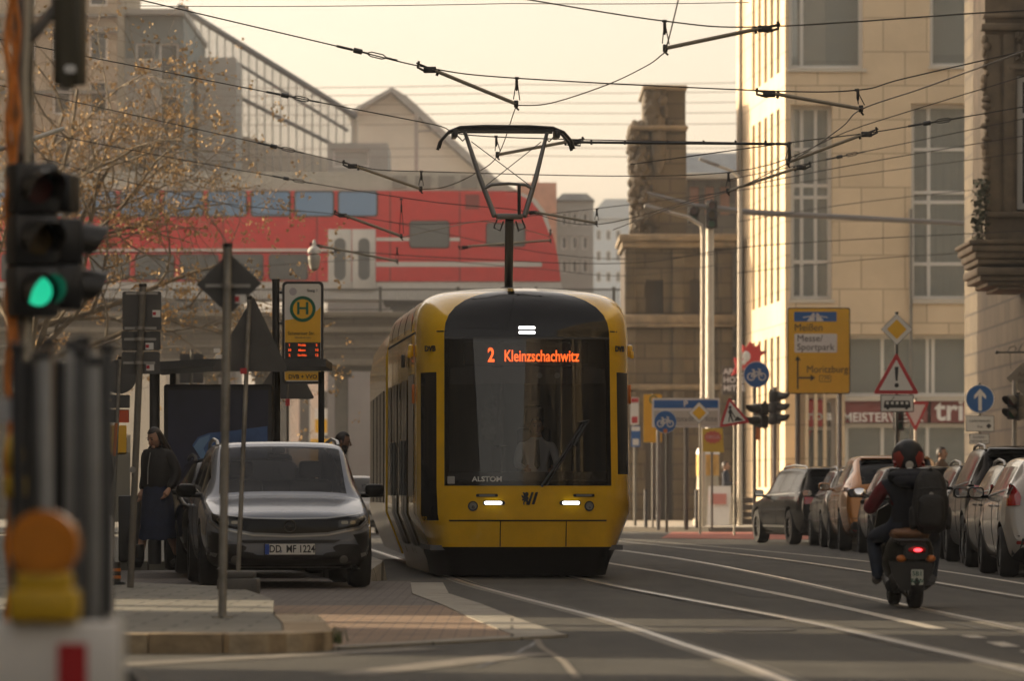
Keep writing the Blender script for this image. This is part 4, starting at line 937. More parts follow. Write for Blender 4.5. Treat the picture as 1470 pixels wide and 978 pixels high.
    mats = [col, M_CGLASS, M_CDARK, M_CDARK, M_CDARK, M_CLAD, M_ARCH]
    o = mb.build('body', mats, None)
    s_ = o.modifiers.new('s', 'SUBSURF'); s_.levels = 2; s_.render_levels = 2
    me = evaluated(o); o.modifiers.clear(); o.data = me
    cut = MB()
    for a in (ax0, ax1):
        for s in (-1, 1): cut.cyl((s*(W-.27), a, rw), (s*(W+.3), a, rw), rw+.055, n=28)
    co = cut.build('cut', [col, M_CGLASS, M_CDARK, M_CDARK, M_CDARK, M_CLAD, M_ARCH], None)
    for p in co.data.polygons: p.material_index = 6
    b_ = o.modifiers.new('b', 'BOOLEAN'); b_.object = co; b_.operation = 'DIFFERENCE'; b_.solver = 'EXACT'
    me = evaluated(o); bpy.data.objects.remove(o); bpy.data.objects.remove(co)
    bm = bmesh.new(); bm.from_mesh(me)
    parts = {}
    for key, nm, m_ in (((0, 5, 6), 'body', [col, M_CLAD, M_ARCH]), ((1,), 'windscreen', M_CGLASS), ((2,), 'rear_window', M_CDARK), ((3,), 'side_window', M_CDARK), ((4,), 'side_window', M_CDARK)):
        b2 = bm.copy(); bmesh.ops.delete(b2, geom=[f for f in b2.faces if f.material_index not in key], context='FACES')
        if not b2.faces: b2.free(); continue
        if len(key) > 1:
            for f in b2.faces: f.material_index = {0: 0, 5: 1, 6: 2}[f.material_index]
        else:
            for f in b2.faces: f.material_index = 0
        if key[0] in (3, 4):
            for pi_, (pa, pb) in enumerate(pil):
                b3 = b2.copy(); bmesh.ops.delete(b3, geom=[f for f in b3.faces if min(range(len(pil)), key=lambda q: abs(f.calc_center_median().y-(pil[q][0]+pil[q][1])/2)) != pi_], context='FACES')
                s = MB(); s.bm.free(); s.bm = b3
                if b3.faces: parts[nm+str(key[0])+str(pi_)] = s.build(nm, m_, t, ang=45)
            b2.free(); continue
        s = MB(); s.bm.free(); s.bm = b2; parts[nm+str(key[0])] = s.build(nm, m_, t, ang=45)
    bm.free()
    bv = bvh_of(list(parts.values()))
    fr = lambda poly, m, nm, off=.005, cuts=3, parent=None: drape(poly, bv, m, nm, parent or t, off, cuts=cuts)
    rr = lambda poly, m, nm, off=.005, cuts=3, parent=None: drape(poly, bv, m, nm, parent or t, off, sign=-1, cuts=cuts)
    sd = lambda poly, m, nm, s, off=.004, cuts=3: drape(poly, bv, m, nm, t, off, axis='x', sign=-s, cuts=cuts)
    # cabin
    c = MB(); c.b2(-W*.86, W*.86, yc+.1, yt-.1, zb+.1, belt0-.12); c.b2(-W*.84, W*.84, yc-.02, yc+.35, cz-.22, cz-.05, bev=.05); c.build('cabin', M_SEAT, t, smooth=False)
    for s in (-1, 1):
        c = MB(); yy = yr0+.45; c.b2(s*.38-.24, s*.38+.24, yy, yy+.16, belt0-.15, H-.42, bev=.07); c.b2(s*.38-.13, s*.38+.13, yy+.03, yy+.13, H-.40, H-.22, bev=.045); c.build('front_seat', M_SEAT, t)
    c = MB(); yy = min(yr1-.3, ax1-.25); c.b2(-W*.7, W*.7, yy, yy+.18, belt0-.2, belt1+.06, bev=.06)
    for x in (-.4, .4): c.b2(x-.12, x+.12, yy+.03, yy+.12, belt1+.05, belt1+.20, bev=.04)
    c.build('rear_seat', M_SEAT, t)
    # wheels
    for a in (ax0, ax1):
        for s in (-1, 1):
            x0 = s*(W-.235); x1 = s*(W-.012)
            wm = MB(); prof = [(rw*.62, 0), (rw*.93, 0), (rw, .22), (rw, .78), (rw*.93, 1), (rw*.62, 1)]
            rg = [[wm.bm.verts.new((x0+(x1-x0)*u, a+r*math.cos(2*math.pi*k/30), rw+r*math.sin(2*math.pi*k/30))) for k in range(30)] for r, u in prof]
            for i in range(len(rg)-1):
                for k in range(30): wm.bm.faces.new((rg[i][k], rg[i][(k+1) % 30], rg[i+1][(k+1) % 30], rg[i+1][k]))
            wm.bm.faces.new(rg[0]); wh = wm.build('wheel', M_RUBBER, t)
            rm = MB(); xr = s*(W-.03); rm_in = s*(W-.16)
            for k in range(S.get('spokes', 10)):
                an = 2*math.pi*k/S.get('spokes', 10)
                rm.box((xr-s*.02, a+math.cos(an)*rw*.36, rw+math.sin(an)*rw*.36), (.03, rw*.60, .035), rot=(an, 0, 0), bev=.008)
            rm.cyl((xr-s*.03, a, rw), (xr, a, rw), rw*.14, n=16)
            rm.ring((0, 0), rw*.70, rw*.62, -.02, .02, 30)
            for v in [v for v in rm.bm.verts if abs(v.co.y) <= .0201 and abs(v.co.x) < rw and abs(v.co.z) < rw*.75 and (v.co.x**2+v.co.z**2) < (rw*.72)**2 and (v.co.x**2+v.co.z**2) > (rw*.60)**2 and not any(False for _ in ())]:
                if abs(v.co.y) <= .0201: v.co = Vector((xr-s*.02+v.co.y, a+v.co.x, rw+v.co.z))
            rm.build('rim', S.get('rim', M_RIM), wh)
            br = MB(); br.cyl((rm_in-s*.03, a, rw), (rm_in, a, rw), rw*.66, n=24); br.build('brake_disc', M_ARCH, wh)
    # doors: seams, handles, mirrors
    for s in (-1, 1):
        for y in S['seams']:
            sd([(y-.006, zb+.12), (y+.006, zb+.12), (y+.006, belt0-.02), (y-.006, belt0-.02)], M_GAP, 'door_seam', s, .001, 4)
        for y in S['handles']: 
            hp = MB(); h = bv.ray_cast(Vector((s*9, y, belt0-.10)), Vector((-s, 0, 0)))[0]
            if h: hp.box((h.x+s*.012, y, belt0-.10), (.03, .19, .03), bev=.012); hp.build('door_handle', col, t)
        mm = MB(); ym = yc+.42; mm.box((s*(W+.10), ym, belt0+.06), (.21, .11, .145), bev=.05, seg=3); mm.box((s*(W-.03), ym-.02, belt0+.01), (.16, .05, .05), bev=.02)
        mo_ = mm.build('wing_mirror', S.get('mirror', col), t)
        mg = MB(); mg.prism(rrect(s*(W+.10), belt0+.06, .165, .105, .04), ym+.054, ym+.06); mg.build('mirror_glass', mat('mirror', (.8, .8, .8), .02, 1), mo_)
        if S.get('rails'):
            rp = MB(); rx_ = W*S.get('roofw', .70)*.92; rp.tube([(s*rx_, yr0+.15, H-.06), (s*rx_, yr0+.28, H-.01), (s*rx_, (yr0+yr1)/2, H+.022), (s*rx_, yr1-.22, H-.01), (s*rx_, yr1-.08, H-.07)], .02, 8); rp.build('roof_rail', S.get('railm', M_RAILS), t)
        if S.get('sill'): sd([(ax0+.5, zb+.17), (ax1-.5, zb+.17), (ax1-.5, zb+.21), (ax0+.5, zb+.21)], M_RAILS, 'sill_trim', s, .006, 3)
        sd([(yc+.35, belt0+.005), (yt-.25, belt1-.01), (yt-.25, belt1+.012), (yc+.35, belt0+.028)], S.get('belt_trim', M_BLACK), 'belt_trim', s, .006, 4)
    # rear end
    R_ = S.get('rear', {})
    if R_:
        for poly in R_['tail']:
            for s in (-1, 1): 
                q = [(s*x*W, z) for x, z in poly]; rr(q, R_.get('m', M_TAIL), 'tail_light', .012)
        if R_.get('bar'): z0, z1, x = R_['bar']; rr([(-x*W, z0), (x*W, z0), (x*W, z1), (-x*W, z1)], R_.get('barm', M_TAILD), 'light_strip', .008, 4)
        pz = R_['plate']; pl = rr(rrect(0, pz, .52, .115, .01), M_PLATE, 'number_plate', .012, 2)
        rr([(-.78*W, zb+.14), (.78*W, zb+.14), (.74*W, zb+.30), (-.74*W, zb+.30)], M_CLAD, 'rear_bumper_panel', .006, 4)
        rr(line_strip(-.80*W, .80*W, R_.get('seam', .62), .012), M_GAP, 'panel_seam', .001, 5)
        for s in (-1, 1): rr(rrect(s*.70*W, R_.get('refl', .45), .20, .04, .015), M_TAIL, 'reflector', .008, 1)
        rr(rrect(0, tz_-.10, .14, .05, .02), M_CHROME, 'badge', .008, 1)
        wpz = MB(); h0 = bv.ray_cast(Vector((0, 9, tz_+.06)), Vector((0, -1, 0)))[0]; h1 = bv.ray_cast(Vector((-.42, 9, tz_+.13)), Vector((0, -1, 0)))[0]
        if h0 and h1: wpz.tube([h0+Vector((0, .02, 0)), h1+Vector((0, .02, 0))], .01, 6); wpz.build('rear_wiper', M_BLACK, t)
        sp = MB(); sp.box((0, yr1+.02, H-.055), (W*1.2, .26, .03), rot=(R(-8), 0, 0), bev=.012); sp.build('roof_spoiler', S.get('spoiler', col), t)
    ex = dict(t=t, bv=bv, fr=fr, rr=rr, sd=sd, W=W, S=S, bvparts=parts)
    return t, ex
def park(t, rear_x, rear_y, L, psi=0, z=0):
    t.rotation_euler = (0, 0, math.pi+psi); t.location = (rear_x-L*math.sin(psi), rear_y+L*math.cos(psi), z)

BLACKP = paint('black car paint', (.008, .008, .008)); DGREY = paint('dark grey car paint', (.022, .022, .022), .2); WHITEP = paint('white car paint', (.40, .385, .355)); GREYP = paint('grey beige car paint', (.10, .09, .072), .3)
BRONZE = paint('bronze orange car paint', (.33, .125, .014), .35, .2); SILVER = paint('silver car paint', (.11, .105, .095), .4)
HATCH = dict(L=3.97, W=1.73, H=1.48, cowl=1.05, roof0=1.75, roof1=3.55, tail=3.88, ax0=.82, ax1=3.30, rw=.31, hood=.90, belt=(.96, 1.06), pillars=[(1.30, 2.33), (2.41, 3.12), (3.16, 3.42)], seams=[1.25, 2.37, 3.14], handles=[2.2, 3.0], rear=dict(tail=[[(.93, .86), (.76, .87), (.74, .97), (.79, 1.07), (.86, 1.14), (.91, 1.12)]], plate=.76, seam=.50, refl=.42), clear=.17)
SUV = dict(L=4.5, W=1.86, H=1.66, cowl=1.15, roof0=1.95, roof1=3.95, tail=4.36, ax0=.92, ax1=3.60, rw=.36, hood=1.02, belt=(1.08, 1.18), pillars=[(1.45, 2.55), (2.65, 3.50), (3.58, 3.95)], seams=[1.4, 2.6, 3.5], handles=[2.42, 3.4], rails=True, clad=2, rear=dict(tail=[[(.95, .98), (.58, 1.0), (.58, 1.10), (.95, 1.14)]], bar=(1.03, 1.07, .5), plate=.84, seam=.60, refl=.50), clear=.22)
ESTATE = dict(L=4.6, W=1.80, H=1.50, cowl=1.25, roof0=1.95, roof1=4.05, tail=4.46, ax0=.90, ax1=3.60, rw=.33, hood=.92, belt=(.96, 1.03), pillars=[(1.5, 2.55), (2.63, 3.45), (3.52, 4.05)], seams=[1.45, 2.6, 3.5], handles=[2.42, 3.35], rails=True, rear=dict(tail=[[(.95, .80), (.60, .82), (.60, .92), (.93, .98)]], plate=.72, seam=.52, refl=.40), clear=.17)
def spec(base, **k): d = dict(base); d.update(k); return d
GP = 'cars parked along the right kerb'
def lx(x, W): return x+W/2
PSI = R(-.6)
c, e = make_car('white hatchback with tall red tail lamps, nearest parked car at the right edge', 'car', spec(HATCH, paint=WHITEP, mirror=BLACKP, L=3.97), GP); park(c, lx(5.86, 1.73), 54, 3.97, PSI)
c, e = make_car('grey beige compact car with roof rails squeezed between the white hatchback and the black suv', 'car', spec(HATCH, paint=GREYP, H=1.44, rails=True, mirror=BLACKP, rear=dict(HATCH['rear'], m=M_TAIL)), GP); park(c, lx(6.16, 1.73), 58.9, 3.97, PSI)
c, e = make_car('black suv with silver roof rails and slim red tail lamps behind the scooter rider', 'car', spec(SUV, paint=BLACKP, H=1.70, rear=dict(SUV['rear'], m=M_TAIL)), GP); park(c, lx(6.37, 1.86), 63.5, 4.5, PSI)
c, e = make_car('dark estate with pale roof rails parked just beyond the black suv', 'car', spec(ESTATE, paint=DGREY), GP); park(c, lx(6.55, 1.8), 68.7, 4.6, PSI)
c, e = make_car('small dark hatchback half hidden behind the scooter rider', 'car', spec(HATCH, paint=DGREY, mirror=BLACKP, rear=dict(HATCH['rear'], m=M_TAILD)), GP); park(c, lx(5.84, 1.73), 73.8, 3.97, PSI)
c, e = make_car('bronze orange coupe suv with dark light bar across its tail', 'car', spec(SUV, L=4.98, W=1.99, H=1.70, paint=BRONZE, rails=False, clad=0, roof1=3.95, tail=4.84, ax1=3.95, pillars=[(1.45, 2.65), (2.73, 3.75), (3.83, 4.2)], seams=[1.4, 2.7, 3.8], handles=[2.5, 3.6], rear=dict(tail=[[(.96, .96), (.55, .98), (.55, 1.08), (.96, 1.12)]], m=M_TAILD, bar=(1.0, 1.07, .6), plate=.72, seam=.58, refl=.36)), GP); park(c, lx(5.72, 1.99), 78.6, 4.98, PSI)
fa = e
for s in (-1, 1): e['rr'](rrect(s*.62, .42, .42, .20, .06), M_BLACK, 'exhaust_panel', .014, 2)
c, e = make_car('silver grey car with roof rails wedged between the bronze suv and the black estate', 'car', spec(ESTATE, L=4.3, paint=SILVER, roof1=3.75, tail=4.16, ax1=3.35, pillars=[(1.5, 2.45), (2.53, 3.25), (3.32, 3.75)], mirror=BLACKP), GP); park(c, lx(5.80, 1.8), 84.2, 4.3, R(1))
c, e = make_car('black estate with chrome sill, front of the parked row, angled out to the road', 'car', spec(ESTATE, L=4.9, W=1.85, H=1.56, paint=BLACKP, rails=True, sill=True, rim=M_RIMD, ax0=.95, ax1=3.85, roof1=4.3, tail=4.75, pillars=[(1.5, 2.65), (2.73, 3.6), (3.67, 4.3)], seams=[1.45, 2.7, 3.65], handles=[2.5, 3.5], rw=.35, belt_trim=M_RAILS), GP); park(c, 6.55, 88.9, 4.9, R(9.5))

# ---------------------------------------------------------------- the grey suv facing the camera
OPL = spec(SUV, L=4.48, W=1.84, H=1.58, paint=paint('grey metallic car paint', (.22, .24, .275), .35, .2), hood=.83, cowlz=1.0, roofw=.775, nose=[(0, .60), (.012, .70), (.03, .755), (.07, .79), (.16, .82), (.4, .875), (.7, .935)], belt=(.97, 1.10), cowl=1.12, roof0=1.85, rails=True, railm=M_RAILS, clad=2, rw=.345, mirror=BLACKP, rim=M_RIMD, clear=.19)
OPL['rear'] = {}
opl, e = make_car('grey metallic suv with black grille facing the camera, plate DD MF 1224', 'car', OPL, name='parked_suv')
OY = 47.4; OS = F/OY
opl.location = (GX(416, OY), OY, .008); opl.rotation_euler.z = R(6.5)
ox = lambda px: (px-416)/OS; oz = lambda py: (850-py)/OS
fr = e['fr']
def mir(poly): return [(-x, z) for x, z in poly[::-1]]
vz_ = [(0, oz(771)), (ox(470), oz(769)), (ox(516), oz(760)), (ox(526), oz(752)), (ox(527), oz(741)), (ox(515), oz(745)), (ox(470), oz(749.5)), (0, oz(750.5))]
M_GRIL = mat('gloss black grille', (.005, .005, .005), .12, spec=.15)
grl = fr(vz_[::-1]+[], M_GRIL, 'grille', .006, 4); fr(mir(vz_[::-1]), M_GRIL, 'grille', .006, 4)
M_HLG = mat('head lamp glass', (.02, .02, .018), .08, spec=.4)
for f_ in (lambda p: p, mir):
    hl_ = fr(f_([(ox(486), oz(762)), (ox(513), oz(757)), (ox(523), oz(751)), (ox(524), oz(744)), (ox(512), oz(748)), (ox(486), oz(751.5))]), M_HLG, 'headlight', .014, 3)
    for a, b in ((490, 500), (503, 511)): fr(f_(rrect(ox((a+b)/2), oz(754.5), (b-a)/OS, .035, .012)), mat('lamp reflector', (.20, .18, .13), .2, .5), 'lens', .022, 1, hl_)
    fr(f_([(0, oz(773.6)), (ox(470), oz(771.6)), (ox(517), oz(762)), (ox(530), oz(752)), (ox(531), oz(754)), (ox(518), oz(764.5)), (ox(470), oz(774)), (0, oz(776))][::-1]), M_RAILS, 'chrome_strip', .012, 4)
    fr(f_([(0, oz(748.2)), (ox(470), oz(747)), (ox(520), oz(741.5)), (ox(520), oz(742.9)), (ox(470), oz(749)), (0, oz(750.2))][::-1]), M_RAILS, 'chrome_strip', .010, 4)
    fr(f_([(ox(507), oz(772)), (ox(528), oz(768)), (ox(532), oz(776)), (ox(533), oz(800)), (ox(526), oz(803)), (ox(517), oz(790))]), M_BLACK, 'side_intake', .006, 3)
    fr(f_([(ox(519), oz(799)), (ox(533), oz(797)), (ox(533), oz(801)), (ox(521), oz(805))]), M_RAILS, 'intake_trim', .012, 2)
    fl = fr(f_(circle(ox(494), oz(808), .045, 16)), M_HL, 'fog_lamp', .016, 1)
    fr(f_([(ox(505), oz(817)), (ox(512), oz(815)), (ox(520), oz(822)), (ox(508), oz(824))]), M_RAILS, 'skid_trim', .012, 2)
fr([(ox(350), oz(784)), (ox(480), oz(784)), (ox(490), oz(779.5)), (ox(342), oz(779.5))], M_BLACK, 'air_slot', .006, 4)
fr([(ox(338), oz(816)), (ox(496), oz(816)), (ox(506), oz(812)), (ox(490), oz(801.5)), (ox(345), oz(801.5)), (ox(328), oz(812))], M_BLACK, 'lower_intake', .006, 4)
fr([(ox(345), oz(820.5)), (ox(490), oz(820.5)), (ox(494), oz(817.8)), (ox(340), oz(817.8))], M_RAILS, 'skid_strip', .010, 4)
pl = fr(rrect(0, oz(793), .535, .118, .012), M_PLATE, 'number_plate', .022, 2); pl.data.transform(Matrix.Identity(4))
h = e['bv'].ray_cast(Vector((0, -9, oz(793))), Vector((0, 1, 0)))[0]; ypl = h.y-.036
bk = MB(); bk.b2(-.27, .27, ypl+.002, ypl+.10, oz(793)-.06, oz(793)+.06, bev=.004); bk.build('plate_holder', M_BLACK, pl, smooth=False)
bk = MB(); bk.prism(rrect(0, oz(793), .525, .112, .01), ypl-.004, ypl+.0015); bk.build('plate_face', M_PLATE, pl, smooth=False)
bk = MB(); bk.prism(rrect(-.240, oz(793), .045, .108, .008), ypl-.007, ypl-.0045); bk.build('country_band', M_EU, pl, smooth=False)
txt('DD  MF 1224', .108, (.022, ypl-.006, oz(793)), M_INK, pl, bold=.0022, sx=.80, ext=.001)
bk = MB(); bk.prism(circle(-.098, oz(796), .016, 14), ypl-.007, ypl-.0045); bk.build('registration_seal', mat('seal grey', (.25, .26, .30), .5), pl)
h = e['bv'].ray_cast(Vector((0, -9, oz(760))), Vector((0, 1, 0)))[0]
bk = MB(); bk.ring((0, oz(760)), .066, .054, h.y-.028, h.y-.014, 28); bk.prism([(-.10, oz(760)-.012), (-.02, oz(760)+.004), (-.004, oz(760)-.016), (.10, oz(760)+.012), (.02, oz(760)-.004), (.004, oz(760)+.016)], h.y-.030, h.y-.016); bk.build('emblem', mat('dark chrome', (.12, .12, .12), .15, 1), opl)
bk = MB(); bk.box((0, 1.92, 1.40), (.24, .05, .06), bev=.02); bk.build('interior_mirror', M_BLACK, opl)
bk = MB(); bk.box((0, 1.88, 1.47), (.14, .1, .07), bev=.02); bk.build('camera_housing', M_BLACK, opl)
c, e = make_car('dark car mostly hidden behind the grey suv on the left', 'car', spec(ESTATE, paint=BLACKP, rear={}, H=1.42)); c.location = (-3.02, 53.2, .05); c.rotation_euler.z = R(7)
c, e = make_car('pale car with headlights seen between the grey suv and the tram', 'car', spec(HATCH, paint=WHITEP, rear={}), name='oncoming_car'); c.location = (GX(536, 112)-.4, 112, 0); c.rotation_euler.z = R(5)
for s in (-1, 1): e['fr'](rrect(s*.62, .66, .22, .10, .03), M_HL, 'headlight', .012, 2)
e['fr'](rrect(0, .55, .9, .12, .03), M_BLACK, 'grille', .008, 2)
# ================================================================ signs, signals, street furniture
class Post:
    """a post standing at pixel column px, distance Y; local pixel helpers x(px), z(py)"""
    def __init__(s, name, label, cat, px, Y, top, r=.03, z0=.12, m=None, group=None, base_px=None, pole='pole'):
        s.Y, s.s = Y, F/Y; s.px = base_px if base_px is not None else px; s.z0 = z0
        s.t = thing(name, label, cat, (GX(s.px, Y), Y, z0), 0, group)
        if r:
            mb = MB(); mb.tube([(0, 0, 0), (s.x(px), 0, s.z(top))], r, 10); mb.build(pole, m or mat('dull grey post', (.15, .14, .12), .6, .2, noise=.2), s.t)
            mb = MB(); mb.cyl((s.x(px), 0, s.z(top)), (s.x(px), 0, s.z(top)+.03), r*1.1); mb.build('pole_cap', M_BLACK, s.t)
    def x(s, px): return (px-s.px)/s.s
    def z(s, py): return 1-(py-710)/s.s-s.z0
    def plate(s, poly, m, name, y=-.05, th=.006, parent=None, back=None):
        mb = MB(); mb.prism(poly, y-th, y); o = mb.build(name, m, parent or s.t, smooth=False); return o
    def pp(s, pts): return [(s.x(a), s.z(b)) for a, b in pts]
    def clamp(s, px, py, w=.3, y=.035):
        mb = MB(); mb.b2(s.x(px)-w/2, s.x(px)+w/2, y-.012, y, s.z(py)-.012, s.z(py)+.012); mb.cyl((s.x(px), 0, s.z(py)-.015), (s.x(px), 0, s.z(py)+.015), .045); mb.build('clamp', M_STEEL, s.t)
def bike_symbol(p, cx, cz, r, m, y, par):
    mb = MB(); w_ = r*.115; k = r*.34
    for sx in (-1, 1): mb.ring((cx+sx*r*.46, cz-r*.18), k, k-w_, y-.004, y, 28)
    def bar(a, b): 
        a, b = Vector((cx+a[0]*r, cz+a[1]*r)), Vector((cx+b[0]*r, cz+b[1]*r)); d = (b-a).normalized(); nn = Vector((-d.y, d.x))*w_*.5
        mb.prism([a+nn, b+nn, b-nn, a-nn], y-.006, y-.001)
    for a, b in (((-.46, -.18), (-.22, .22)), ((-.22, .22), (.26, .22)), ((-.08, -.18), (-.28, .36)), ((-.08, -.18), (.26, .22)), ((.46, -.18), (.22, .42)), ((-.46, -.18), (-.08, -.18)), ((-.40, .38), (-.16, .38)), ((.10, .46), (.34, .40))): bar(a, b)
    return mb.build('bicycle_symbol', m, par)
def round_sign(p, px, py, r, field, name='sign_plate', label=None):
    b = p.plate(circle(p.x(px), p.z(py), r, 40), M_SWHITE, name, -.05)
    p.plate(circle(p.x(px), p.z(py), r*.955, 40), field, 'field', -.058, .003, b)
    if label: b['label'] = label
    return b
def priority(p, px, py, d, name='sign_plate'):
    cx, cz = p.x(px), p.z(py)
    b = p.plate(rpoly([(cx, cz+d), (cx-d, cz), (cx, cz-d), (cx+d, cz)], d*.06), M_INK, name, -.05)
    p.plate(rpoly([(cx, cz+d*.96), (cx-d*.96, cz), (cx, cz-d*.96), (cx+d*.96, cz)], d*.06), M_SWHITE, 'border', -.057, .003, b)
    p.plate(rpoly([(cx, cz+d*.62), (cx-d*.62, cz), (cx, cz-d*.62), (cx+d*.62, cz)], d*.05), M_YEL, 'field', -.062, .003, b)
    return b
def tri_sign(p, pts, px_in=.74, rad=.03):
    P2 = p.pp(pts); c = (sum(a for a, b in P2)/3, sum(b for a, b in P2)/3)
    b = p.plate(rpoly(P2, rad), M_RED, 'sign_plate', -.05)
    inn = [(c[0]+(a-c[0])*px_in, c[1]+(z-c[1])*px_in) for a, z in P2]
    p.plate(rpoly(inn, rad*.4), M_SWHITE, 'field', -.058, .003, b); return b, c
def back_label(p, px, py, w, h, m=None):
    x, z = p.x(px), p.z(py)
    o = p.plate(rrect(x, z, w, h, .004), m or M_SWHITE, 'sticker', -.056, .002)
    p.plate(rrect(x-w*.22, z, w*.35, h*.5, .003), M_RED if m is None else M_INK, 'sticker_mark', -.060, .002, o)
# ---- left side: backs of signs
SB = 'sign posts seen from behind beside the parked suv'
p = Post('sign_post', 'tilted grey post with three stacked rectangular sign backs beside the woman', 'sign', 205, 42.6, 412, .033, group=None, base_px=187)
for (a, b, c, d) in ((175, 231, 418, 474), (174, 230, 475.5, 503), (174, 229, 505, 537)):
    p.plate(rrect(p.x((a+b)/2), p.z((c+d)/2), (b-a)/p.s, (d-c)/p.s, .02), M_SIGNBACK, 'sign_plate', .055)
for py in (421, 471, 487, 521): p.clamp(203.5-(py-412)*.04, py, .30, .048)
for px, py in ((224, 450), (214, 497), (215, 527)): 
    o = p.plate(rrect(p.x(px), p.z(py), .075, .065, .004), M_SWHITE, 'sticker', .0465, .002); p.plate(rrect(p.x(px-3), p.z(py), .03, .03, .003), M_RED, 'sticker_mark', .044, .002, o)
p.plate(circle(p.x(190.5), p.z(675), .032, 14), M_STEEL, 'sticker', -.036, .003)
p = Post('sign_post', 'nearest slim grey post with a diamond sign back, standing before the suv bonnet', 'sign', 327, 32.2, 355, .031, base_px=319, m=mat('weathered zinc post', (.26, .25, .225), .5, .5, noise=.35, nscale=5))
p.plate(rpoly(p.pp([(328, 363), (281, 408), (328, 452), (375, 406)]), .012), M_SIGNBACK, 'sign_plate', .055)
p.clamp(326.5, 410, .32, .048); o = p.plate(rrect(p.x(345), p.z(429), .075, .062, .004), M_SWHITE, 'sticker', .045, .002); p.plate(rrect(p.x(340), p.z(429), .03, .04, .003), M_RED, 'sticker_mark', .043, .002, o)
p.plate(circle(p.x(319), p.z(889), .12, 4), M_STEEL, 'foot', .0, .0) if False else None
mb = MB(); mb.cyl((0, 0, 0), (0, 0, .012), .075, n=16); mb.build('foot_ring', M_GKERB, p.t)
p = Post('sign_post', 'slender leaning post with triangular sign back in a grey block foot', 'sign', 358, 42.0, 430, .022, base_px=341, m=mat('weathered zinc post', (.26, .25, .225)))
p.plate(rpoly(p.pp([(363, 424), (303, 532), (414, 534)]), .02), M_SIGNBACK, 'sign_plate', .05)
for px, py in ((311, 503), (314, 512)): p.plate(rrect(p.x(px), p.z(py), .06, .04, .003), M_SWHITE, 'sticker', .041, .002)
mb = MB(); mb.b2(p.x(350)-.03, p.x(350)+.03, -.04, .03, p.z(537), p.z(529)); mb.build('red_band', M_RED, p.t, smooth=False)
mb = MB(); mb.b2(p.x(313), p.x(371), -.18, .30, -.06, .10, bev=.02); mb.b2(p.x(320), p.x(366), -.14, .26, .10, .165, bev=.02); mb.b2(p.x(362), p.x(368), -.185, -.17, .0, .05); mb.build('foot_block', mat('recycled plastic foot', (.09, .088, .082), .8, noise=.2), p.t)
p = Post('sign_post', 'round sign back over two small plates on a post with an orange band', 'sign', 172, 62, 516, .025, base_px=160, m=mat('weathered zinc post', (.26, .25, .225)))
p.plate(circle(p.x(171), p.z(541), .235, 36), M_SIGNBACK, 'sign_plate', .05)
for a, b, c, d in ((150, 186, 567, 586), (149, 185, 588, 607)): p.plate(rrect(p.x((a+b)/2), p.z((c+d)/2), (b-a)/p.s, (d-c)/p.s, .012), M_SIGNBACK, 'sign_plate', .05)
p.plate(rrect(p.x(177), p.z(598), .14, .17, .005), mat('orange sticker', (.62, .09, .02), .5), 'sticker', .042, .002)
mb = MB(); mb.tube([(p.x(167.2), 0, p.z(608)), (p.x(164.5), 0, p.z(655))], .03, 10); mb.build('orange_band', M_ORANGE, p.t)
p = Post('sign_post', 'dark triangular sign back below the stop panel, on its own thin post', 'sign', 413, 72, 540, .02, base_px=413)
p.plate(rpoly(p.pp([(413, 498), (362, 573), (452, 573)]), .03), M_SIGNBACK, 'sign_plate', .05)
mb = MB(); mb.b2(-.035, .035, -.04, .03, p.z(583), p.z(573)); mb.build('red_band', M_RED, p.t, smooth=False)
p = Post('sign_post', 'pair of small dark plate backs on a far post under the viaduct', 'sign', 275, 96, 505, .03)
for c, d in ((508, 519), (521, 550)): p.plate(rrect(p.x(275), p.z((c+d)/2), 34/p.s, (d-c)/p.s, .02), M_SIGNBACK, 'sign_plate', .05)
# ---- tram stop sign
ST = Post('stop_sign', 'yellow and white tram stop panel with green H ring and orange departure board', 'stop sign', 396, 65, 404, .055, m=M_BLACK)
p = ST; cx = p.x(435)
fr_ = p.plate(rrect(cx, p.z(478), 59/p.s, 147/p.s, .06), M_BLACK, 'panel_frame', .07, .14)
wp_ = p.plate(rrect(cx, p.z(478), 52/p.s, 140/p.s, .045), M_SWHITE, 'panel', -.07, .006, fr_)
wave = [(409.5, 460), (418, 459), (432, 456.5), (446, 452), (456, 446), (460.5, 441)]
p.plate(p.pp(wave+[(460.5, 546.5), (409.5, 546.5)]), M_YEL, 'yellow_field', -.0762, .003, fr_)
mb = MB(); mb.ring((cx, p.z(444)), 18.5/p.s, 14/p.s, -.086, -.08, 40); mb.build('green_ring', M_GREEN, fr_)
p.plate(circle(cx, p.z(444), 14/p.s, 36), M_YEL, 'ring_field', -.08, .004, fr_)
txt('H', .25, (cx, -.086, p.z(444)), M_GREEN, fr_, bold=.004, sx=1.05)
txt('Steig 1', .058, (p.x(449), -.08, p.z(417.5)), M_INK, fr_); p.plate(circle(p.x(421), p.z(419), .055, 24), mat('grey logo', (.45, .42, .45), .6), 'logo', -.077, .002, fr_)
txt('Schweriner Str.', .072, (cx-.02, -.082, p.z(479)), M_INK, fr_, sx=.86); txt('Haltestelle der Linien', .034, (cx, -.082, p.z(485)), M_INK, fr_, sx=.8)
bd = p.plate(rrect(cx, p.z(507.5), 51/p.s, 31/p.s, .01), M_BLACK, 'departure_board', -.08, .006, fr_)
M_LED2 = mat('small orange led', (1, .10, .012), .5, emit=.45)
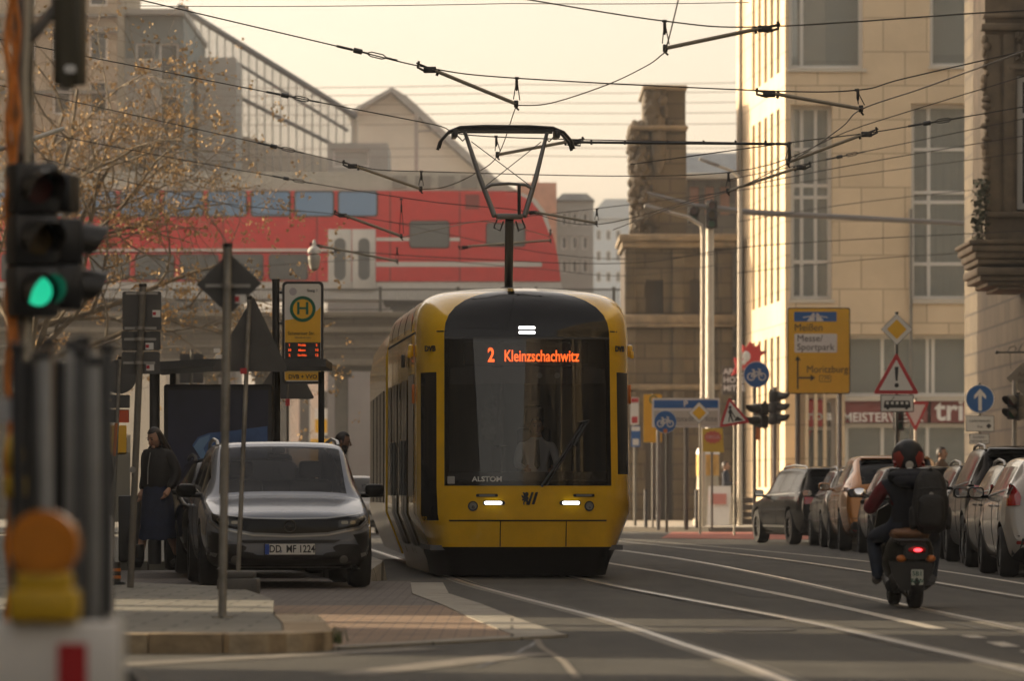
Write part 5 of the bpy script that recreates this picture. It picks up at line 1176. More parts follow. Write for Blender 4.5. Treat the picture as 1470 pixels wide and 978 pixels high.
for i, (a, b, c) in enumerate((('1', 'Prohlis', '5'), ('10', 'Messe', '10'), ('2', 'Gorbitz', '12'), ('11', 'Bühlau', '15'))):
    z_ = p.z(496+i*7.2)
    txt(a, .05, (p.x(416), -.088, z_), M_LED2, bd, bold=.001); txt(b, .045, (p.x(434), -.088, z_), M_LED2, bd, bold=.001, sx=.9); txt(c, .05, (p.x(455), -.088, z_), M_LED2, bd, bold=.001)
p.plate(rrect(cx, p.z(531.5), 48/p.s, 9/p.s, .01), mat('pale yellow strip', (.62, .40, .08), .5), 'strip', -.08, .003, fr_)
txt('MobilitätsLinie', .06, (cx, -.085, p.z(531.5)), mat('grey ink', (.12, .12, .11), .6), fr_, sx=.8); txt('DVB + VVO', .085, (cx, -.082, p.z(541.5)), M_INK, fr_, bold=.002, sx=.95)
for py in (420, 464): 
    mb = MB(); mb.cyl((0, 0, p.z(py)), (p.x(407), 0, p.z(py)), .02); mb.build('bracket', M_BLACK, p.t)
FS = Post('stop_sign', 'small far yellow stop panel under the viaduct', 'stop sign', 461, 150, 585, .04)
FS.plate(rrect(FS.x(461), FS.z(606), .42, .9, .03), M_SWHITE, 'panel', -.05); FS.plate(rrect(FS.x(461), FS.z(612), .40, .45, .03), M_YEL, 'yellow_field', -.06, .004)
FS.plate(rrect(FS.x(461), FS.z(650), .7, .9, .03), M_YEL, 'timetable_case', -.05)
# ---- shelter with advertising case
Y_ = 57; sp_ = F/Y_; sx_ = lambda px: (px-222)/sp_; sz = lambda py: 1-(py-710)/sp_-.12
sh = thing('bus_shelter', 'dark tram shelter with round post, thin roof and a blue advertising case', 'shelter', (GX(222, Y_), Y_, .12))
mb = MB(); mb.cyl((0, 0, 0), (0, 0, sz(528)), .065, n=16); mb.cyl((0, 0, 0), (0, 0, .3), .085, n=16); mb.build('post', M_DKSTEEL, sh)
mb = MB(); mb.prism([(sx_(219), sz(534)), (sx_(300), sz(528)), (sx_(470), sz(528)), (sx_(470), sz(517)), (sx_(300), sz(517)), (sx_(219), sz(522))], -.5, 1.6); mb.build('roof', M_DKSTEEL, sh, smooth=False)
mb = MB()
for px in (237, 390, 455): mb = MB(); mb.cyl((sx_(px), 1.3, 0), (sx_(px), 1.3, sz(530)), .04); mb.build('rear_post', M_DKSTEEL, sh)
ac = MB(); ac.b2(sx_(235), sx_(391), .0, .22, .12, sz(552), bev=.03); ad_ = ac.build('advertising_case', mat('advert case', (.022, .022, .026), .5), sh)
ac = MB(); ac.b2(sx_(241), sx_(385), -.008, -.001, .25, sz(560)); ac.build('poster', mat('navy poster', (.016, .020, .055), .35, noise=.3, nscale=2), ad_, smooth=False)
def blob(pts, m, n, y):
    mb = MB(); mb.prism([(sx_(a), sz(b)) for a, b in pts], y-.003, y); mb.build(n, m, ad_, smooth=False)
blob([(276, 640), (284, 628), (300, 622), (340, 618), (384, 612), (384, 700), (330, 700), (312, 684), (296, 668)], mat('poster blue', (.05, .13, .34), .35, noise=.3, nscale=3), 'poster_shape', -.010)
blob([(278, 642), (286, 630), (302, 624), (300, 632), (292, 644), (302, 668), (312, 684), (306, 684), (294, 668)], mat('poster light blue', (.16, .30, .52), .35), 'poster_shape', -.014)
blob([(262, 683), (275, 694), (292, 697), (312, 690), (312, 697), (292, 704), (270, 700)], mat('poster red', (.30, .035, .03), .4), 'poster_shape', -.016)
blob([(262, 692), (275, 702), (292, 705), (306, 702), (300, 709), (280, 709), (266, 702)], mat('poster orange', (.42, .16, .05), .4), 'poster_shape', -.019)
mb = MB(); mb.b2(sx_(250), sx_(380), .75, 1.1, .42, .46); mb.b2(sx_(258), sx_(262), .8, 1.05, 0, .42); mb.b2(sx_(366), sx_(370), .8, 1.05, 0, .42); mb.build('bench', M_DKSTEEL, sh, smooth=False)
mb = MB(); mb.b2(sx_(150), sx_(182), 2, 2.4, 0, sz(712), bev=.02); bn = mb.build('bin_box', M_DKSTEEL, None); bn.parent = None
bn.name = 'litter_bin'; bn.location = sh.location; tag(bn, 'dark box litter bin on the pavement behind the fence panels', 'bin')
# timetable case with yellow header beyond
tt = Post('timetable_case', 'yellow topped timetable case behind the orange banded post', 'notice board', 172, 70, 612, 0)
tt.plate(rrect(tt.x(169), tt.z(632), 26/tt.s, 42/tt.s, .02), M_YEL, 'header', -.02, .05)
tt.plate(rrect(tt.x(170), tt.z(700), 34/tt.s, 100/tt.s, .02), mat('notice glass', (.25, .24, .20), .2), 'case', -.02, .05)
mb = MB(); mb.b2(tt.x(183), tt.x(187), -.05, .03, 0, tt.z(625)); mb.build('side_rail', mat('pale aluminium', (.5, .46, .38), .5), tt.t, smooth=False)
# ---- hanging street lamp between the cables
hl_ = thing('hanging_lamp', 'white double dome street lamp hanging from a cable above the stop sign', 'street lamp', P(451, 362, 96))
k_ = 96/F
mb = MB(); mb.lathe([(.005, 18*k_), (.03, 17*k_), (.05, 9*k_), (8*k_, 6*k_), (9.5*k_, 2*k_), (9*k_, -2*k_), (.03, -2.6*k_)]); mb.build('upper_dome', M_WHITE, hl_)
mb = MB(); mb.lathe([(.05, -2.6*k_), (8*k_, -4*k_), (9.5*k_, -8*k_), (8*k_, -17*k_), (6*k_, -24*k_), (.02, -27*k_)]); mb.build('lower_dome', mat('lamp dome grey', (.45, .43, .38), .4), hl_)
# ---- right side signs
p = Post('road_sign', 'large yellow direction board with two arrows, Meissen and Moritzburg', 'sign', 1145, 108, 446, .06)
mb = MB(); mb.cyl((p.x(1205), 0, 0), (p.x(1205), 0, p.z(446)), .06); mb.build('pole', M_STEEL, p.t)
bd = p.plate(rrect(p.x(1175), p.z(504), 90/p.s, 124/p.s, .06), M_INK, 'board', -.08, .04)
p.plate(rrect(p.x(1175), p.z(504), 87/p.s, 121/p.s, .05), mat('board yellow', (.74, .42, .008), .5, noise=.05), 'board_face', -.121, .004, bd)
bb = p.plate(rrect(p.x(1170), p.z(455), 61/p.s, 14/p.s, .02), M_BLUE, 'motorway_panel', -.126, .003, bd)
for sgn in (-1, 1): p.plate(p.pp([(1170+sgn*1.2, 461.5), (1170+sgn*12, 461.5), (1170+sgn*4, 450), (1170+sgn*1.2, 450)]), M_SWHITE, 'road_symbol', -.130, .003, bb)
p.plate(p.pp([(1152, 455.5), (1165, 453.5), (1175, 453.5), (1188, 455.5), (1188, 456.8), (1175, 455), (1165, 455), (1152, 456.8)]), M_SWHITE, 'bridge_symbol', -.131, .002, bb)
M_SINK = mat('sign black', (.03, .028, .02), .6)
txt('Meißen', .245, (p.x(1139.5), -.127, p.z(471)), M_SINK, bd, align='LEFT', sx=.95)
wpn = p.plate(rrect(p.x(1170.5), p.z(493), 61/p.s, 27/p.s, .03), M_SWHITE, 'white_panel', -.126, .003, bd)
txt('Messe/', .225, (p.x(1143.5), -.131, p.z(486.5)), M_SINK, wpn, align='LEFT', sx=.98); txt('Sportpark', .225, (p.x(1143.5), -.131, p.z(499)), M_SINK, wpn, align='LEFT', sx=.98)
p.plate(p.pp([(1143.6, 559), (1145.8, 559), (1145.8, 518), (1149, 518), (1144.7, 511), (1140.4, 518), (1143.6, 518)]), M_SINK, 'arrow', -.127, .003, bd)
p.plate(p.pp([(1146, 544), (1163, 544), (1163, 547.5), (1170, 542.8), (1163, 538), (1163, 541.6), (1146, 541.6)]), M_SINK, 'arrow', -.128, .003, bd)
txt('Moritzburg', .235, (p.x(1157), -.127, p.z(531)), M_SINK, bd, align='LEFT', sx=.94)
rb_ = p.plate(rrect(p.x(1184), p.z(544), 17/p.s, 9.5/p.s, .03), M_SINK, 'route_frame', -.126, .002, bd); p.plate(rrect(p.x(1184), p.z(544), 15.6/p.s, 8/p.s, .025), mat('board yellow', (.6, .3, 0)), 'route_field', -.129, .002, rb_); txt('179', .13, (p.x(1184), -.132, p.z(544)), M_SINK, rb_)

p = Post('road_sign', 'priority diamond over red exclamation triangle and tram plate on one post', 'sign', 1287, 91, 450, .035, m=M_DKSTEEL)
priority(p, 1287, 473, 23/p.s)
b_, c_ = tri_sign(p, [(1286.5, 506), (1253, 566), (1319, 566)])
p.plate(p.pp([(1284, 527), (1289.5, 527), (1288.2, 547), (1285.3, 547)]), M_INK, 'exclamation_mark', -.062, .003, b_); p.plate(circle(p.x(1286.8), p.z(553.5), .045, 16), M_INK, 'exclamation_dot', -.062, .003, b_)
q_ = p.plate(rrect(p.x(1287.5), p.z(579.5), 48/p.s, 25/p.s, .02), M_INK, 'tram_plate', -.05); p.plate(rrect(p.x(1287.5), p.z(579.5), 45.5/p.s, 22.5/p.s, .015), M_SWHITE, 'field', -.058, .003, q_)
tr_ = p.plate(rpoly(p.pp([(1268, 586), (1307, 586), (1305.5, 575.5), (1269.5, 575.5)]), .02), M_INK, 'tram_symbol', -.062, .003, q_)
for k in range(5): p.plate(rrect(p.x(1273.5+k*7), p.z(579), .055, .055, .005), M_SWHITE, 'symbol_window', -.066, .003, tr_)
p.plate(p.pp([(1278, 575.5), (1283, 571.5), (1278, 571.2), (1284.5, 570.6), (1279.5, 575.5)]), M_INK, 'symbol_pantograph', -.062, .003, q_)
for px in (1274, 1301): p.plate(circle(p.x(px), p.z(586.5), .03, 12), M_INK, 'symbol_wheel', -.062, .003, q_)

p = Post('road_sign', 'white and red give way triangle pointing down, partly behind the tram plate', 'sign', 1314, 118, 574, .035, m=mat('pale post', (.5, .45, .36), .5))
b_, c_ = tri_sign(p, [(1291, 577), (1334, 577), (1314, 620)], .72)
p = Post('road_sign', 'round blue straight arrow sign over two white delivery plates', 'sign', 1406, 97, 552, .03)
b_ = round_sign(p, 1406.5, 573, .305, M_BLUE)
p.plate(p.pp([(1404, 590), (1409, 590), (1409, 568), (1415, 573.5), (1415, 568), (1406.5, 558.5), (1398, 568), (1398, 573.5), (1404, 568)]), M_SWHITE, 'arrow', -.062, .003, b_)
for (a, b, c, d, t1, t2) in ((1386, 1427, 597, 620, 'Lieferverkehr', 'frei'), (1391, 1420, 623, 638, 'Baustellen-', 'fahrzeuge frei')):
    q_ = p.plate(rrect(p.x((a+b)/2), p.z((c+d)/2), (b-a)/p.s, (d-c)/p.s, .02), M_INK, 'text_plate', -.05); p.plate(rrect(p.x((a+b)/2), p.z((c+d)/2), (b-a)/p.s-.025, (d-c)/p.s-.025, .015), M_SWHITE, 'field', -.057, .003, q_)
    sz_ = .085 if a == 1386 else .062
    txt(t1, sz_, (p.x((a+b)/2), -.062, p.z(c+(d-c)*.33)), M_INK, q_); txt(t2, sz_, (p.x((a+b)/2), -.062, p.z(c+(d-c)*.7)), M_INK, q_)
p.plate(rpoly(p.pp([(1419, 608), (1423, 612), (1419, 616), (1415, 612)]), .005), M_INK, 'sticker', -.064, .003)
# bicycle sign with signals by the corner
p = Post('road_sign', 'round blue bicycle sign high on a post with signal heads, below the red emblem', 'sign', 1083, 112, 522, .05)
b_ = round_sign(p, 1086, 538, .325, M_BLUE); bike_symbol(p, p.x(1086), p.z(538), .30, M_SWHITE, -.063, b_)
p = Post('road_sign', 'round blue bicycle sign in front of the white parking board', 'sign', 957, 104, 592, .035)
b_ = round_sign(p, 955, 606, .265, M_BLUE); bike_symbol(p, p.x(955), p.z(606), .245, M_SWHITE, -.063, b_); p.plate(circle(p.x(955), p.z(619), .05, 14), M_ORANGE, 'sticker', -.066, .003)
p = Post('road_sign', 'white framed parking board with blue header and letter P', 'sign', 985, 112, 575, .06)
mb = MB(); mb.cyl((p.x(945), 0, 0), (p.x(945), 0, p.z(575)), .05); mb.build('pole', M_STEEL, p.t)
b_ = p.plate(rrect(p.x(984.5), p.z(593), 97/p.s, 42/p.s, .03), M_SWHITE, 'board', -.06, .03)
p.plate(rrect(p.x(984.5), p.z(580.5), 92/p.s, 11.5/p.s, .02), M_BLUE, 'header', -.094, .003, b_); txt('P', .21, (p.x(984), -.098, p.z(580.5)), M_SWHITE, b_, bold=.008)
p.plate(rrect(p.x(984.5), p.z(601), 92/p.s, 22/p.s, .02), mat('board grey white', (.50, .47, .40), .5), 'lower_field', -.094, .003, b_); txt('Altstadt', .19, (p.x(978), -.098, p.z(602)), mat('grey ink', (.12, .12, .11)), b_); txt('Mitte', .19, (p.x(1018), -.098, p.z(602)), mat('grey ink', (.12, .12, .11)), b_)
p = Post('road_sign', 'small priority diamond on a pale post in front of the parking board', 'sign', 1005, 100, 588, .03, m=mat('pale post', (.5, .45, .36)))
priority(p, 1003.5, 593, 16/p.s)
p = Post('road_sign', 'tilted roadworks triangle with digging figure beside the parking board', 'sign', 1054, 98, 575, .025, m=mat('pale post', (.5, .45, .36)))
b_, c_ = tri_sign(p, [(1046, 570), (1032, 614), (1077, 607)])
M_ = lambda pts: p.plate(p.pp(pts), M_INK, 'digger_symbol', -.062, .003, b_)
M_([(1045, 606), (1047, 596), (1045, 592), (1047.5, 587), (1050.5, 589), (1050, 596), (1053, 606), (1051, 606), (1048, 598), (1046.8, 606)]); M_([(1049, 588), (1056, 600), (1055, 601), (1048, 590)]); M_([(1053, 605), (1058, 598), (1066, 603), (1066.5, 604)])
p.plate(circle(p.x(1047.8), p.z(585.3), .035, 12), M_INK, 'symbol_head', -.062, .003, b_)
p = Post('road_sign', 'yellow timetable banner hanging behind the parking board', 'sign', 937, 118, 566, .03)
b_ = p.plate(rrect(p.x(937), p.z(601), 26/p.s, 69/p.s, .03), M_YEL, 'panel', -.05, .03); mb = MB(); mb.ring((p.x(938), p.z(574)), .11, .08, -.09, -.085, 20); mb.build('ring', M_GREEN, b_)
p = Post('poster', 'yellow poster with red star burst fixed below the parking board', 'poster', 1022, 114, 612, .03)
b_ = p.plate(rpoly(p.pp([(1008, 616), (1037, 615), (1039, 650), (1009, 649)]), .02), mat('poster yellow', (.62, .46, .05), .6), 'panel', -.05, .02)
star = []
for k in range(24): r_ = (.24 if k % 2 else .19); star.append((p.x(1023)+r_*math.cos(k*math.pi/12), p.z(628)+r_*.72*math.sin(k*math.pi/12)))
p.plate(star, mat('poster red star', (.55, .12, .09), .5), 'star_burst', -.073, .003, b_); txt('CIRCUS', .11, (p.x(1023), -.077, p.z(628)), M_SWHITE, b_, sx=.9)
for (px0, px1, c0, c1, mm, lb) in ((905, 917, 571, 610, M_SWHITE, 'narrow white and red banner right of the tram'), (906, 919, 612, 642, M_BLUE, 'narrow blue banner right of the tram')):
    p = Post('banner', lb, 'banner', (px0+px1)/2, 125, c0, .03); b_ = p.plate(rrect(p.x((px0+px1)/2), p.z((c0+c1)/2), (px1-px0)/p.s, (c1-c0)/p.s, .03), mm, 'panel', -.05, .02)
    p.plate(rrect(p.x((px0+px1)/2), p.z(c0+4), (px1-px0)/p.s*.9, .12, .02), M_RED if mm is M_SWHITE else M_SWHITE, 'stripe', -.073, .003, b_); p.plate(rrect(p.x((px0+px1)/2), p.z(c1-7), (px1-px0)/p.s*.7, .18, .02), M_RED if mm is M_SWHITE else M_SWHITE, 'stripe', -.073, .003, b_)
# projecting hotel signs on the bright facade
hs = thing('hanging_sign', 'red tower shaped emblem sign with white oval on the bright facade', 'sign', (GX(1078, 132), 132, 0)); k_ = 132/F
q2 = lambda pts: [((a-1078)*k_, GZ(b, 132)) for a, b in pts]
mb = MB(); mb.prism(q2([(1050, 540), (1056, 526), (1054, 514), (1061, 514), (1062, 505), (1066, 505), (1066, 495), (1071, 499), (1077, 490), (1083, 498), (1090, 494), (1092, 506), (1100, 506), (1092, 512), (1090, 530), (1070, 528), (1064, 534)]), -.1, .1); hb_ = mb.build('emblem', mat('emblem red', (.55, .03, .03), .5), hs, smooth=False)
mb = MB(); mb.sph(((1071-1078)*k_, -.1, GZ(512, 132)), (.12, .03, .16), 12); mb.sph(((1066-1078)*k_, -.1, GZ(521, 132)), (.10, .03, .07), 12); mb.build('white_oval', M_SWHITE, hb_)
mb = MB(); mb.cyl((0, .0, GZ(505, 132)), ((1100-1078)*k_, .2, GZ(505, 132)), .03); mb.build('bracket', M_DKSTEEL, hs)
hs = thing('hanging_sign', 'dark hotel sign with pale capital letters below the red emblem', 'sign', (GX(1052, 134), 134, 0)); k_ = 134/F
mb = MB(); mb.b2(-16*k_, 16*k_, -.06, .06, GZ(567, 134), GZ(526, 134)); b_ = mb.build('panel', mat('dark brown panel', (.05, .042, .035), .6), hs, smooth=False)
for i, s_ in enumerate(('APART', 'HOTEL', 'MITTE')): txt(s_, .24, (-14*k_, -.065, GZ(534+i*12, 134)), M_SWHITE, b_, align='LEFT', bold=.006)
mb = MB(); mb.cyl((0, 0, GZ(526, 134)), (30*k_, 0, GZ(522, 134)), .03); mb.build('bracket', M_DKSTEEL, hs)
hs = thing('hanging_sign', 'grey diamond shop sign hanging from a wrought bracket at the right edge', 'sign', (GX(1470, 99), 99, 0)); k_ = 99/F
mb = MB(); mb.prism([((a-1470)*k_, GZ(b, 99)) for a, b in ((1444, 543), (1473, 516), (1502, 543), (1473, 572))], -.03, .03); b_ = mb.build('panel', mat('sign stone grey', (.20, .18, .15), .7), hs, smooth=False)
txt('Antik', .16, (2*k_, -.035, GZ(538, 99)), mat('sign brown ink', (.08, .05, .035), .6), b_); txt('Galerie', .12, (2*k_, -.035, GZ(548, 99)), mat('sign brown ink', (.08, .05, .035)), b_)
mb = MB(); mb.tube([(-38*k_, 0, GZ(506, 99)), (20*k_, 0, GZ(506, 99))], .022, 8); mb.sph((-39*k_, 0, GZ(506, 99)), .045, 8)
mb.tube([((a-1470)*k_, 0, GZ(b, 99)) for a, b in ((1446, 505), (1450, 499), (1456, 497), (1459, 501), (1456, 504))], .012, 6); mb.tube([((a-1470)*k_, 0, GZ(b, 99)) for a, b in ((1462, 505), (1466, 496), (1470, 492), (1473, 497))], .012, 6)
mb.tube([(-20*k_, 0, GZ(506, 99)), (-19*k_, 0, GZ(530, 99))], .008, 5); mb.build('wrought_bracket', M_DKSTEEL, hs)
# ---- traffic signals
def head(par, x, y, z, n=3, lit=None, rz=0, r=.10, step=.24, hoods=True, m=None, name='signal_head', hd=.24):
    """housing with n lamp chambers; z is its middle"""
    h = MB(); H = n*step
    for k in range(n): h.box((0, 0, H/2-step*(k+.5)), (r*2.7, r*2.0, step*.985), bev=.018)
    h.b2(-.03, .03, r*.6, r*1.25, -H/2-.02, H/2+.05)
    o = h.build(name, m or M_BLACK, par); o.location = (x, y, z); o.rotation_euler.z = rz
    for k in range(n):
        zc = H/2-step*(k+.5)
        L_ = MB(); L_.cyl((0, -r-.006, zc), (0, -r+.01, zc), r*.84, n=24); col = ((.10, .012, .01), (.10, .06, .01), (.01, .09, .05))[k if n == 3 else k*2]
        L_.build('lens', mat('lit green signal', (.02, .62, .33), .4, emit=.42) if lit == k else mat('dark lens %d' % (k if n == 3 else k*2), col, .2), o)
        if hoods:
            v = MB(); N = 18; a0, a1 = R(-35), R(215)
            for i in range(N):
                t0, t1 = a0+(a1-a0)*i/N, a0+(a1-a0)*(i+1)/N
                f = lambda t, rr, yy, dz=0: (rr*math.cos(t), yy, zc+rr*math.sin(t)+dz)
                d = lambda t: -r-.02-hd*max(0, (math.sin(t)+.62)/1.62)**.45*(r/.1)
                v.quad(f(t0, r*1.08, -r), f(t1, r*1.08, -r), f(t1, r*1.02, d(t1), -.012), f(t0, r*1.02, d(t0), -.012))
            v.build('visor', mat('signal visor', (.022, .020, .016), .4), o)
    return o
Y_ = 22
sgp = thing('traffic_light', 'large near traffic light on the left with its green lamp lit', 'traffic light', (GX(20, Y_), Y_+.22, 0))
mb = MB(); mb.cyl((.02, 0, 0), (.02, 0, 3.6), .055, n=16); mb.build('pole', mat('weathered zinc post', (.26, .25, .225)), sgp)
k_ = Y_/F
head(sgp, (45-20)*k_, -.2, GZ(345, Y_), 3, 2, R(27), .085, .25, hd=.22)
head(sgp, (88-20)*k_, -.03, GZ(377, Y_), 2, None, R(96), .085, .225, hd=.13)
head(sgp, (60-20)*k_, .30, GZ(268, Y_), 1, None, R(170), .09, .2, hoods=False)
o_ = head(sgp, (97-20)*k_, -.1, GZ(52, Y_), 1, None, R(172), .055, .46, hoods=False, m=mat('olive signal back', (.065, .055, .032), .6)); 
mb = MB(); mb.prism(rrect((101-20)*k_, GZ(99, Y_), .055, .04, .015), -.24, -.22); mb.build('sticker', M_SWHITE, sgp)
mb = MB(); mb.tube([((20)*k_*.3, 0, GZ(60, Y_)), ((75-20)*k_, -.05, GZ(5, Y_)), ((75-20)*k_, -.05, GZ(-30, Y_))], .03, 8); mb.tube([(0, 0, GZ(300, Y_)), (.02, -.12, GZ(300, Y_))], .02, 8); mb.tube([(0, 0, GZ(400, Y_)), (.02, -.12, GZ(400, Y_))], .02, 8); mb.build('bracket', M_STEEL, sgp)
cbp = MB(); 
for j in range(3): cbp.tube([(GX(12+j*6, Y_)+.012*math.sin(i*1.7+j*2), Y_+.02+.02*math.cos(i+j), 3.5-i*.11) for i in range(31)], .013+.004*(j == 0), 6)
tag(cbp.build('orange_cable', mat('orange cable', (.62, .20, .03), .5, noise=.4, nscale=12)), 'bundle of orange and pale cables tied down the near signal pole', 'cable')
cbp = MB(); cbp.tube([(GX(36, Y_)+.006*math.sin(i), Y_+.03, 3.5-i*.11) for i in range(31)], .016, 6); cbp.build('pale_conduit', mat('pale conduit', (.45, .40, .30), .5), sgp).matrix_parent_inverse = Matrix.Translation(-Vector((GX(20, Y_), Y_+.22, 0)))
def far_signal(px, py, Y, n, label, r=.1, step=.24, arm=None, rz=0, pole=True, lit=None):
    t = thing('traffic_light', label, 'traffic light', (GX(px, Y), Y, .12))
    head(t, 0, -.12, GZ(py, Y)-.12, n, lit, rz, r, step)
    if pole: mb = MB(); mb.cyl((0, .06, 0), (0, .06, GZ(py, Y)+.4), .05); mb.build('pole', M_STEEL, t)
    return t
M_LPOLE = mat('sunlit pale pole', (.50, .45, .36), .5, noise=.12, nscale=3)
YM = 128
gm_ = thing('signal_mast', 'pale mast with a long cantilever arm carrying signals over the road', 'mast', (GX(1019, YM), YM, .12)); k_ = YM/F
mb = MB(); mb.cyl((0, 0, 0), (0, 0, GZ(330, YM)), .14, .11, n=16); mb.build('pole', M_LPOLE, gm_)
mb = MB(); mb.tube([(-90*k_, 0, GZ(283, YM)), (-20*k_, 0, GZ(302, YM)), (60*k_, 0, GZ(311, YM)), (400*k_, 0, GZ(329, YM))], [.05, .08, .09, .07], 10); mb.build('arm', mat('arm grey', (.20, .19, .18), .5, .4), gm_)
for px, py, n, lb in ((995, 310, 2, 'small two lamp signal hanging at the end of the mast arm'), (1021, 309, 3, 'three lamp signal on top of the pale mast')):
    t = thing('traffic_light', lb, 'traffic light', (GX(px, YM), YM-.25, 0)); head(t, 0, 0, GZ(py, YM), n, None, 0, .115, .265 if n == 3 else .24)
lp = thing('street_lamp', 'thin pale lamp pole with a curved arm beside the signal mast', 'street lamp', (GX(1009, 122), 122, .12)); k_ = 122/F
mb = MB(); mb.tube([(0, 0, 0), (0, 0, GZ(345, 122)), (-.04, 0, GZ(330, 122)), (-22*k_, 0, GZ(318, 122)), (-80*k_, 0, GZ(303, 122))], [.08, .06, .055, .05, .04], 10); mb.build('pole', M_LPOLE, lp)
mb = MB(); mb.box((-66*k_, 0, GZ(306, 122)), (.7, .2, .1), rot=(0, R(13), 0), bev=.03); mb.build('lamp_head', M_STEEL, lp)
lp = thing('street_lamp', 'street lamp arm reaching out over the road above the mast', 'street lamp', (GX(1062, 126), 126, .12)); k_ = 126/F
mb = MB(); mb.tube([(0, 0, 0), (0, 0, GZ(262, 126)), (-10*k_, 0, GZ(252, 126)), (-52*k_, 0, GZ(236, 126))], [.07, .055, .05, .035], 8); mb.build('pole', M_LPOLE, lp)
mb = MB(); mb.box((-44*k_, 0, GZ(239, 126)), (.6, .18, .09), rot=(0, R(20), 0), bev=.03); mb.build('lamp_head', M_STEEL, lp)
t = far_signal(1092, 597, 111, 2, 'two lamp signal on the post under the blue bicycle sign', .12, .30, rz=R(-55), pole=False)
mb = MB(); mb.b2(-.12, -.02, -.18, -.1, GZ(632, 111)-.12, GZ(612, 111)-.12); mb.build('push_button_box', M_ORANGE, t, smooth=False)
far_signal(1112, 586, 112, 3, 'side facing three lamp signal left of the direction board', .11, .27, rz=R(60))
far_signal(1289, 605, 112, 2, 'small dark signal just below the tram plate', .10, .24)
far_signal(1457, 585, 88, 2, 'dark two lamp signal beside the diamond shop sign', .105, .24, rz=R(-40))
# ---- street furniture in the far right background
kz = thing('advertising_column', 'pale advertising column with round cap by the far pavement', 'column', (GX(1016, 128), 128, .13)); k_ = 128/F
mb = MB(); mb.lathe([(.42, 0), (.42, .15), (.36, .2), (.30, 1.35), (.30, 1.4)]); mb.build('base', mat('pale column', (.42, .37, .28), .8, noise=.15), kz)
mb = MB(); mb.lathe([(.32, 1.4), (.32, 1.95), (.30, 2.0)]); mb.build('drum', mat('ochre drum', (.5, .28, .06), .7, noise=.3, nscale=4), kz)
mb = MB(); mb.lathe([(.34, 2.0), (.30, 2.15), (.16, 2.26), (.02, 2.3)]); mb.build('cap', M_WHITE, kz)
ab = thing('sandwich_board', 'white sandwich board with red print in front of the shop wall', 'sign', (GX(1033, 126), 126, .13), R(-12))
for s_, n_ in ((-1, 'front_board'), (1, 'back_board')):
    mb = MB(); mb.box((0, s_*.16, .55), (.62, .03, 1.12), rot=(R(-s_*-14), 0, 0)); o_ = mb.build(n_, M_WHITE, ab, smooth=False)
    if s_ < 0: mb = MB(); mb.box((0, -.14, .74), (.44, .01, .30), rot=(R(-14), 0, 0)); o2 = mb.build('red_print', mat('faded red print', (.5, .2, .17), .7), ab, smooth=False); o2.location = (0, -.045, 0)
cr = thing('fruit_crate_stack', 'dark crates stacked at the foot of the bright facade', 'crates', (GX(1062, 127), 127, .13))
for k in range(4): mb = MB(); mb.b2(-.5+.02*k, .5-.02*k, -.3, .3, .02+.2*k, .18+.2*k, bev=.02); mb.build('crate', mat('dark crate', (.07, .06, .05), .8), cr, smooth=False)
hy = thing('warning_lamp', 'small round orange warning lamp on a post behind the black estate', 'lamp', (GX(1133, 105), 105, .1)); 
mb = MB(); mb.cyl((0, 0, 0), (0, 0, GZ(690, 105)-.1), .035); mb.build('pole', M_DKSTEEL, hy); mb = MB(); mb.cyl((0, -.06, GZ(674, 105)-.1), (0, .06, GZ(674, 105)-.1), .125, n=20); mb.build('lamp', M_ORANGE, hy); mb = MB(); mb.b2(-.1, .1, -.06, .06, GZ(695, 105)-.1, GZ(683, 105)-.1, bev=.02); mb.build('battery_box', M_DKSTEEL, hy)
for px, Y, lb in ((927, 120, 'slim black bollard near the tram on the far pavement'), (1000, 118, 'slim black bollard below the priority diamond')):
    p = Post('bollard', lb, 'bollard', px, Y, 705, .05, m=M_DKSTEEL)

lp = thing('street_lamp', 'slim white lamp head on a thin arm reaching in from the left edge', 'street lamp', (GX(-60, 70), 70, .12)); k_ = 70/F
mb = MB(); mb.tube([(0, 0, 0), (0, 0, GZ(262, 70)), (6*k_, 0, GZ(240, 70)), (90*k_, 0, GZ(217, 70))], [.07, .05, .045, .03], 8); mb.build('pole', M_STEEL, lp)
mb = MB(); mb.tube([(88*k_, 0, GZ(217, 70)), (152*k_, 0, GZ(195, 70))], [.045, .03], 8); mb.build('lamp_head', mat('lamp white', (.7, .68, .62), .4), lp)
# ================================================================ works barrier and fence panels in the near left
Y_ = 12.4; k_ = Y_/F
wb = thing('works_barrier', 'blurred white and red works barrier board in the lower left corner', 'barrier', (GX(60, Y_), Y_, 0))
bx_ = lambda px: (px-60)*k_
mb = MB(); mb.b2(bx_(-260), bx_(172), -.02, .02, GZ(1010, Y_), GZ(893, Y_), bev=.012); bo = mb.build('board', M_WHITE, wb)
for a in (84, -60, -204): mb = MB(); mb.prism([(bx_(a), GZ(1008, Y_)), (bx_(a+42), GZ(1008, Y_)), (bx_(a+42), GZ(924, Y_)), (bx_(a), GZ(924, Y_))], -.026, -.021); mb.build('red_stripe', mat('barrier red', (.42, .008, .012), .45), bo, smooth=False)
mb = MB()
for a in (-200, 165): mb.b2(bx_(a)-.025, bx_(a)+.025, .025, .075, 0, GZ(885, Y_), bev=.006)
mb.build('upright', mat('pale plastic post', (.50, .48, .43), .6), wb)
mb = MB()
for a in (-200, 165): mb.b2(bx_(a)-.14, bx_(a)+.14, -.25, .35, .0, .10, bev=.02)
mb.build('foot', mat('recycled plastic foot', (.09, .088, .082)), wb)
wl = thing('warning_lamp', 'round amber beacon on a yellow battery box standing on the works barrier', 'lamp', (GX(64, Y_), Y_, GZ(893, Y_)))
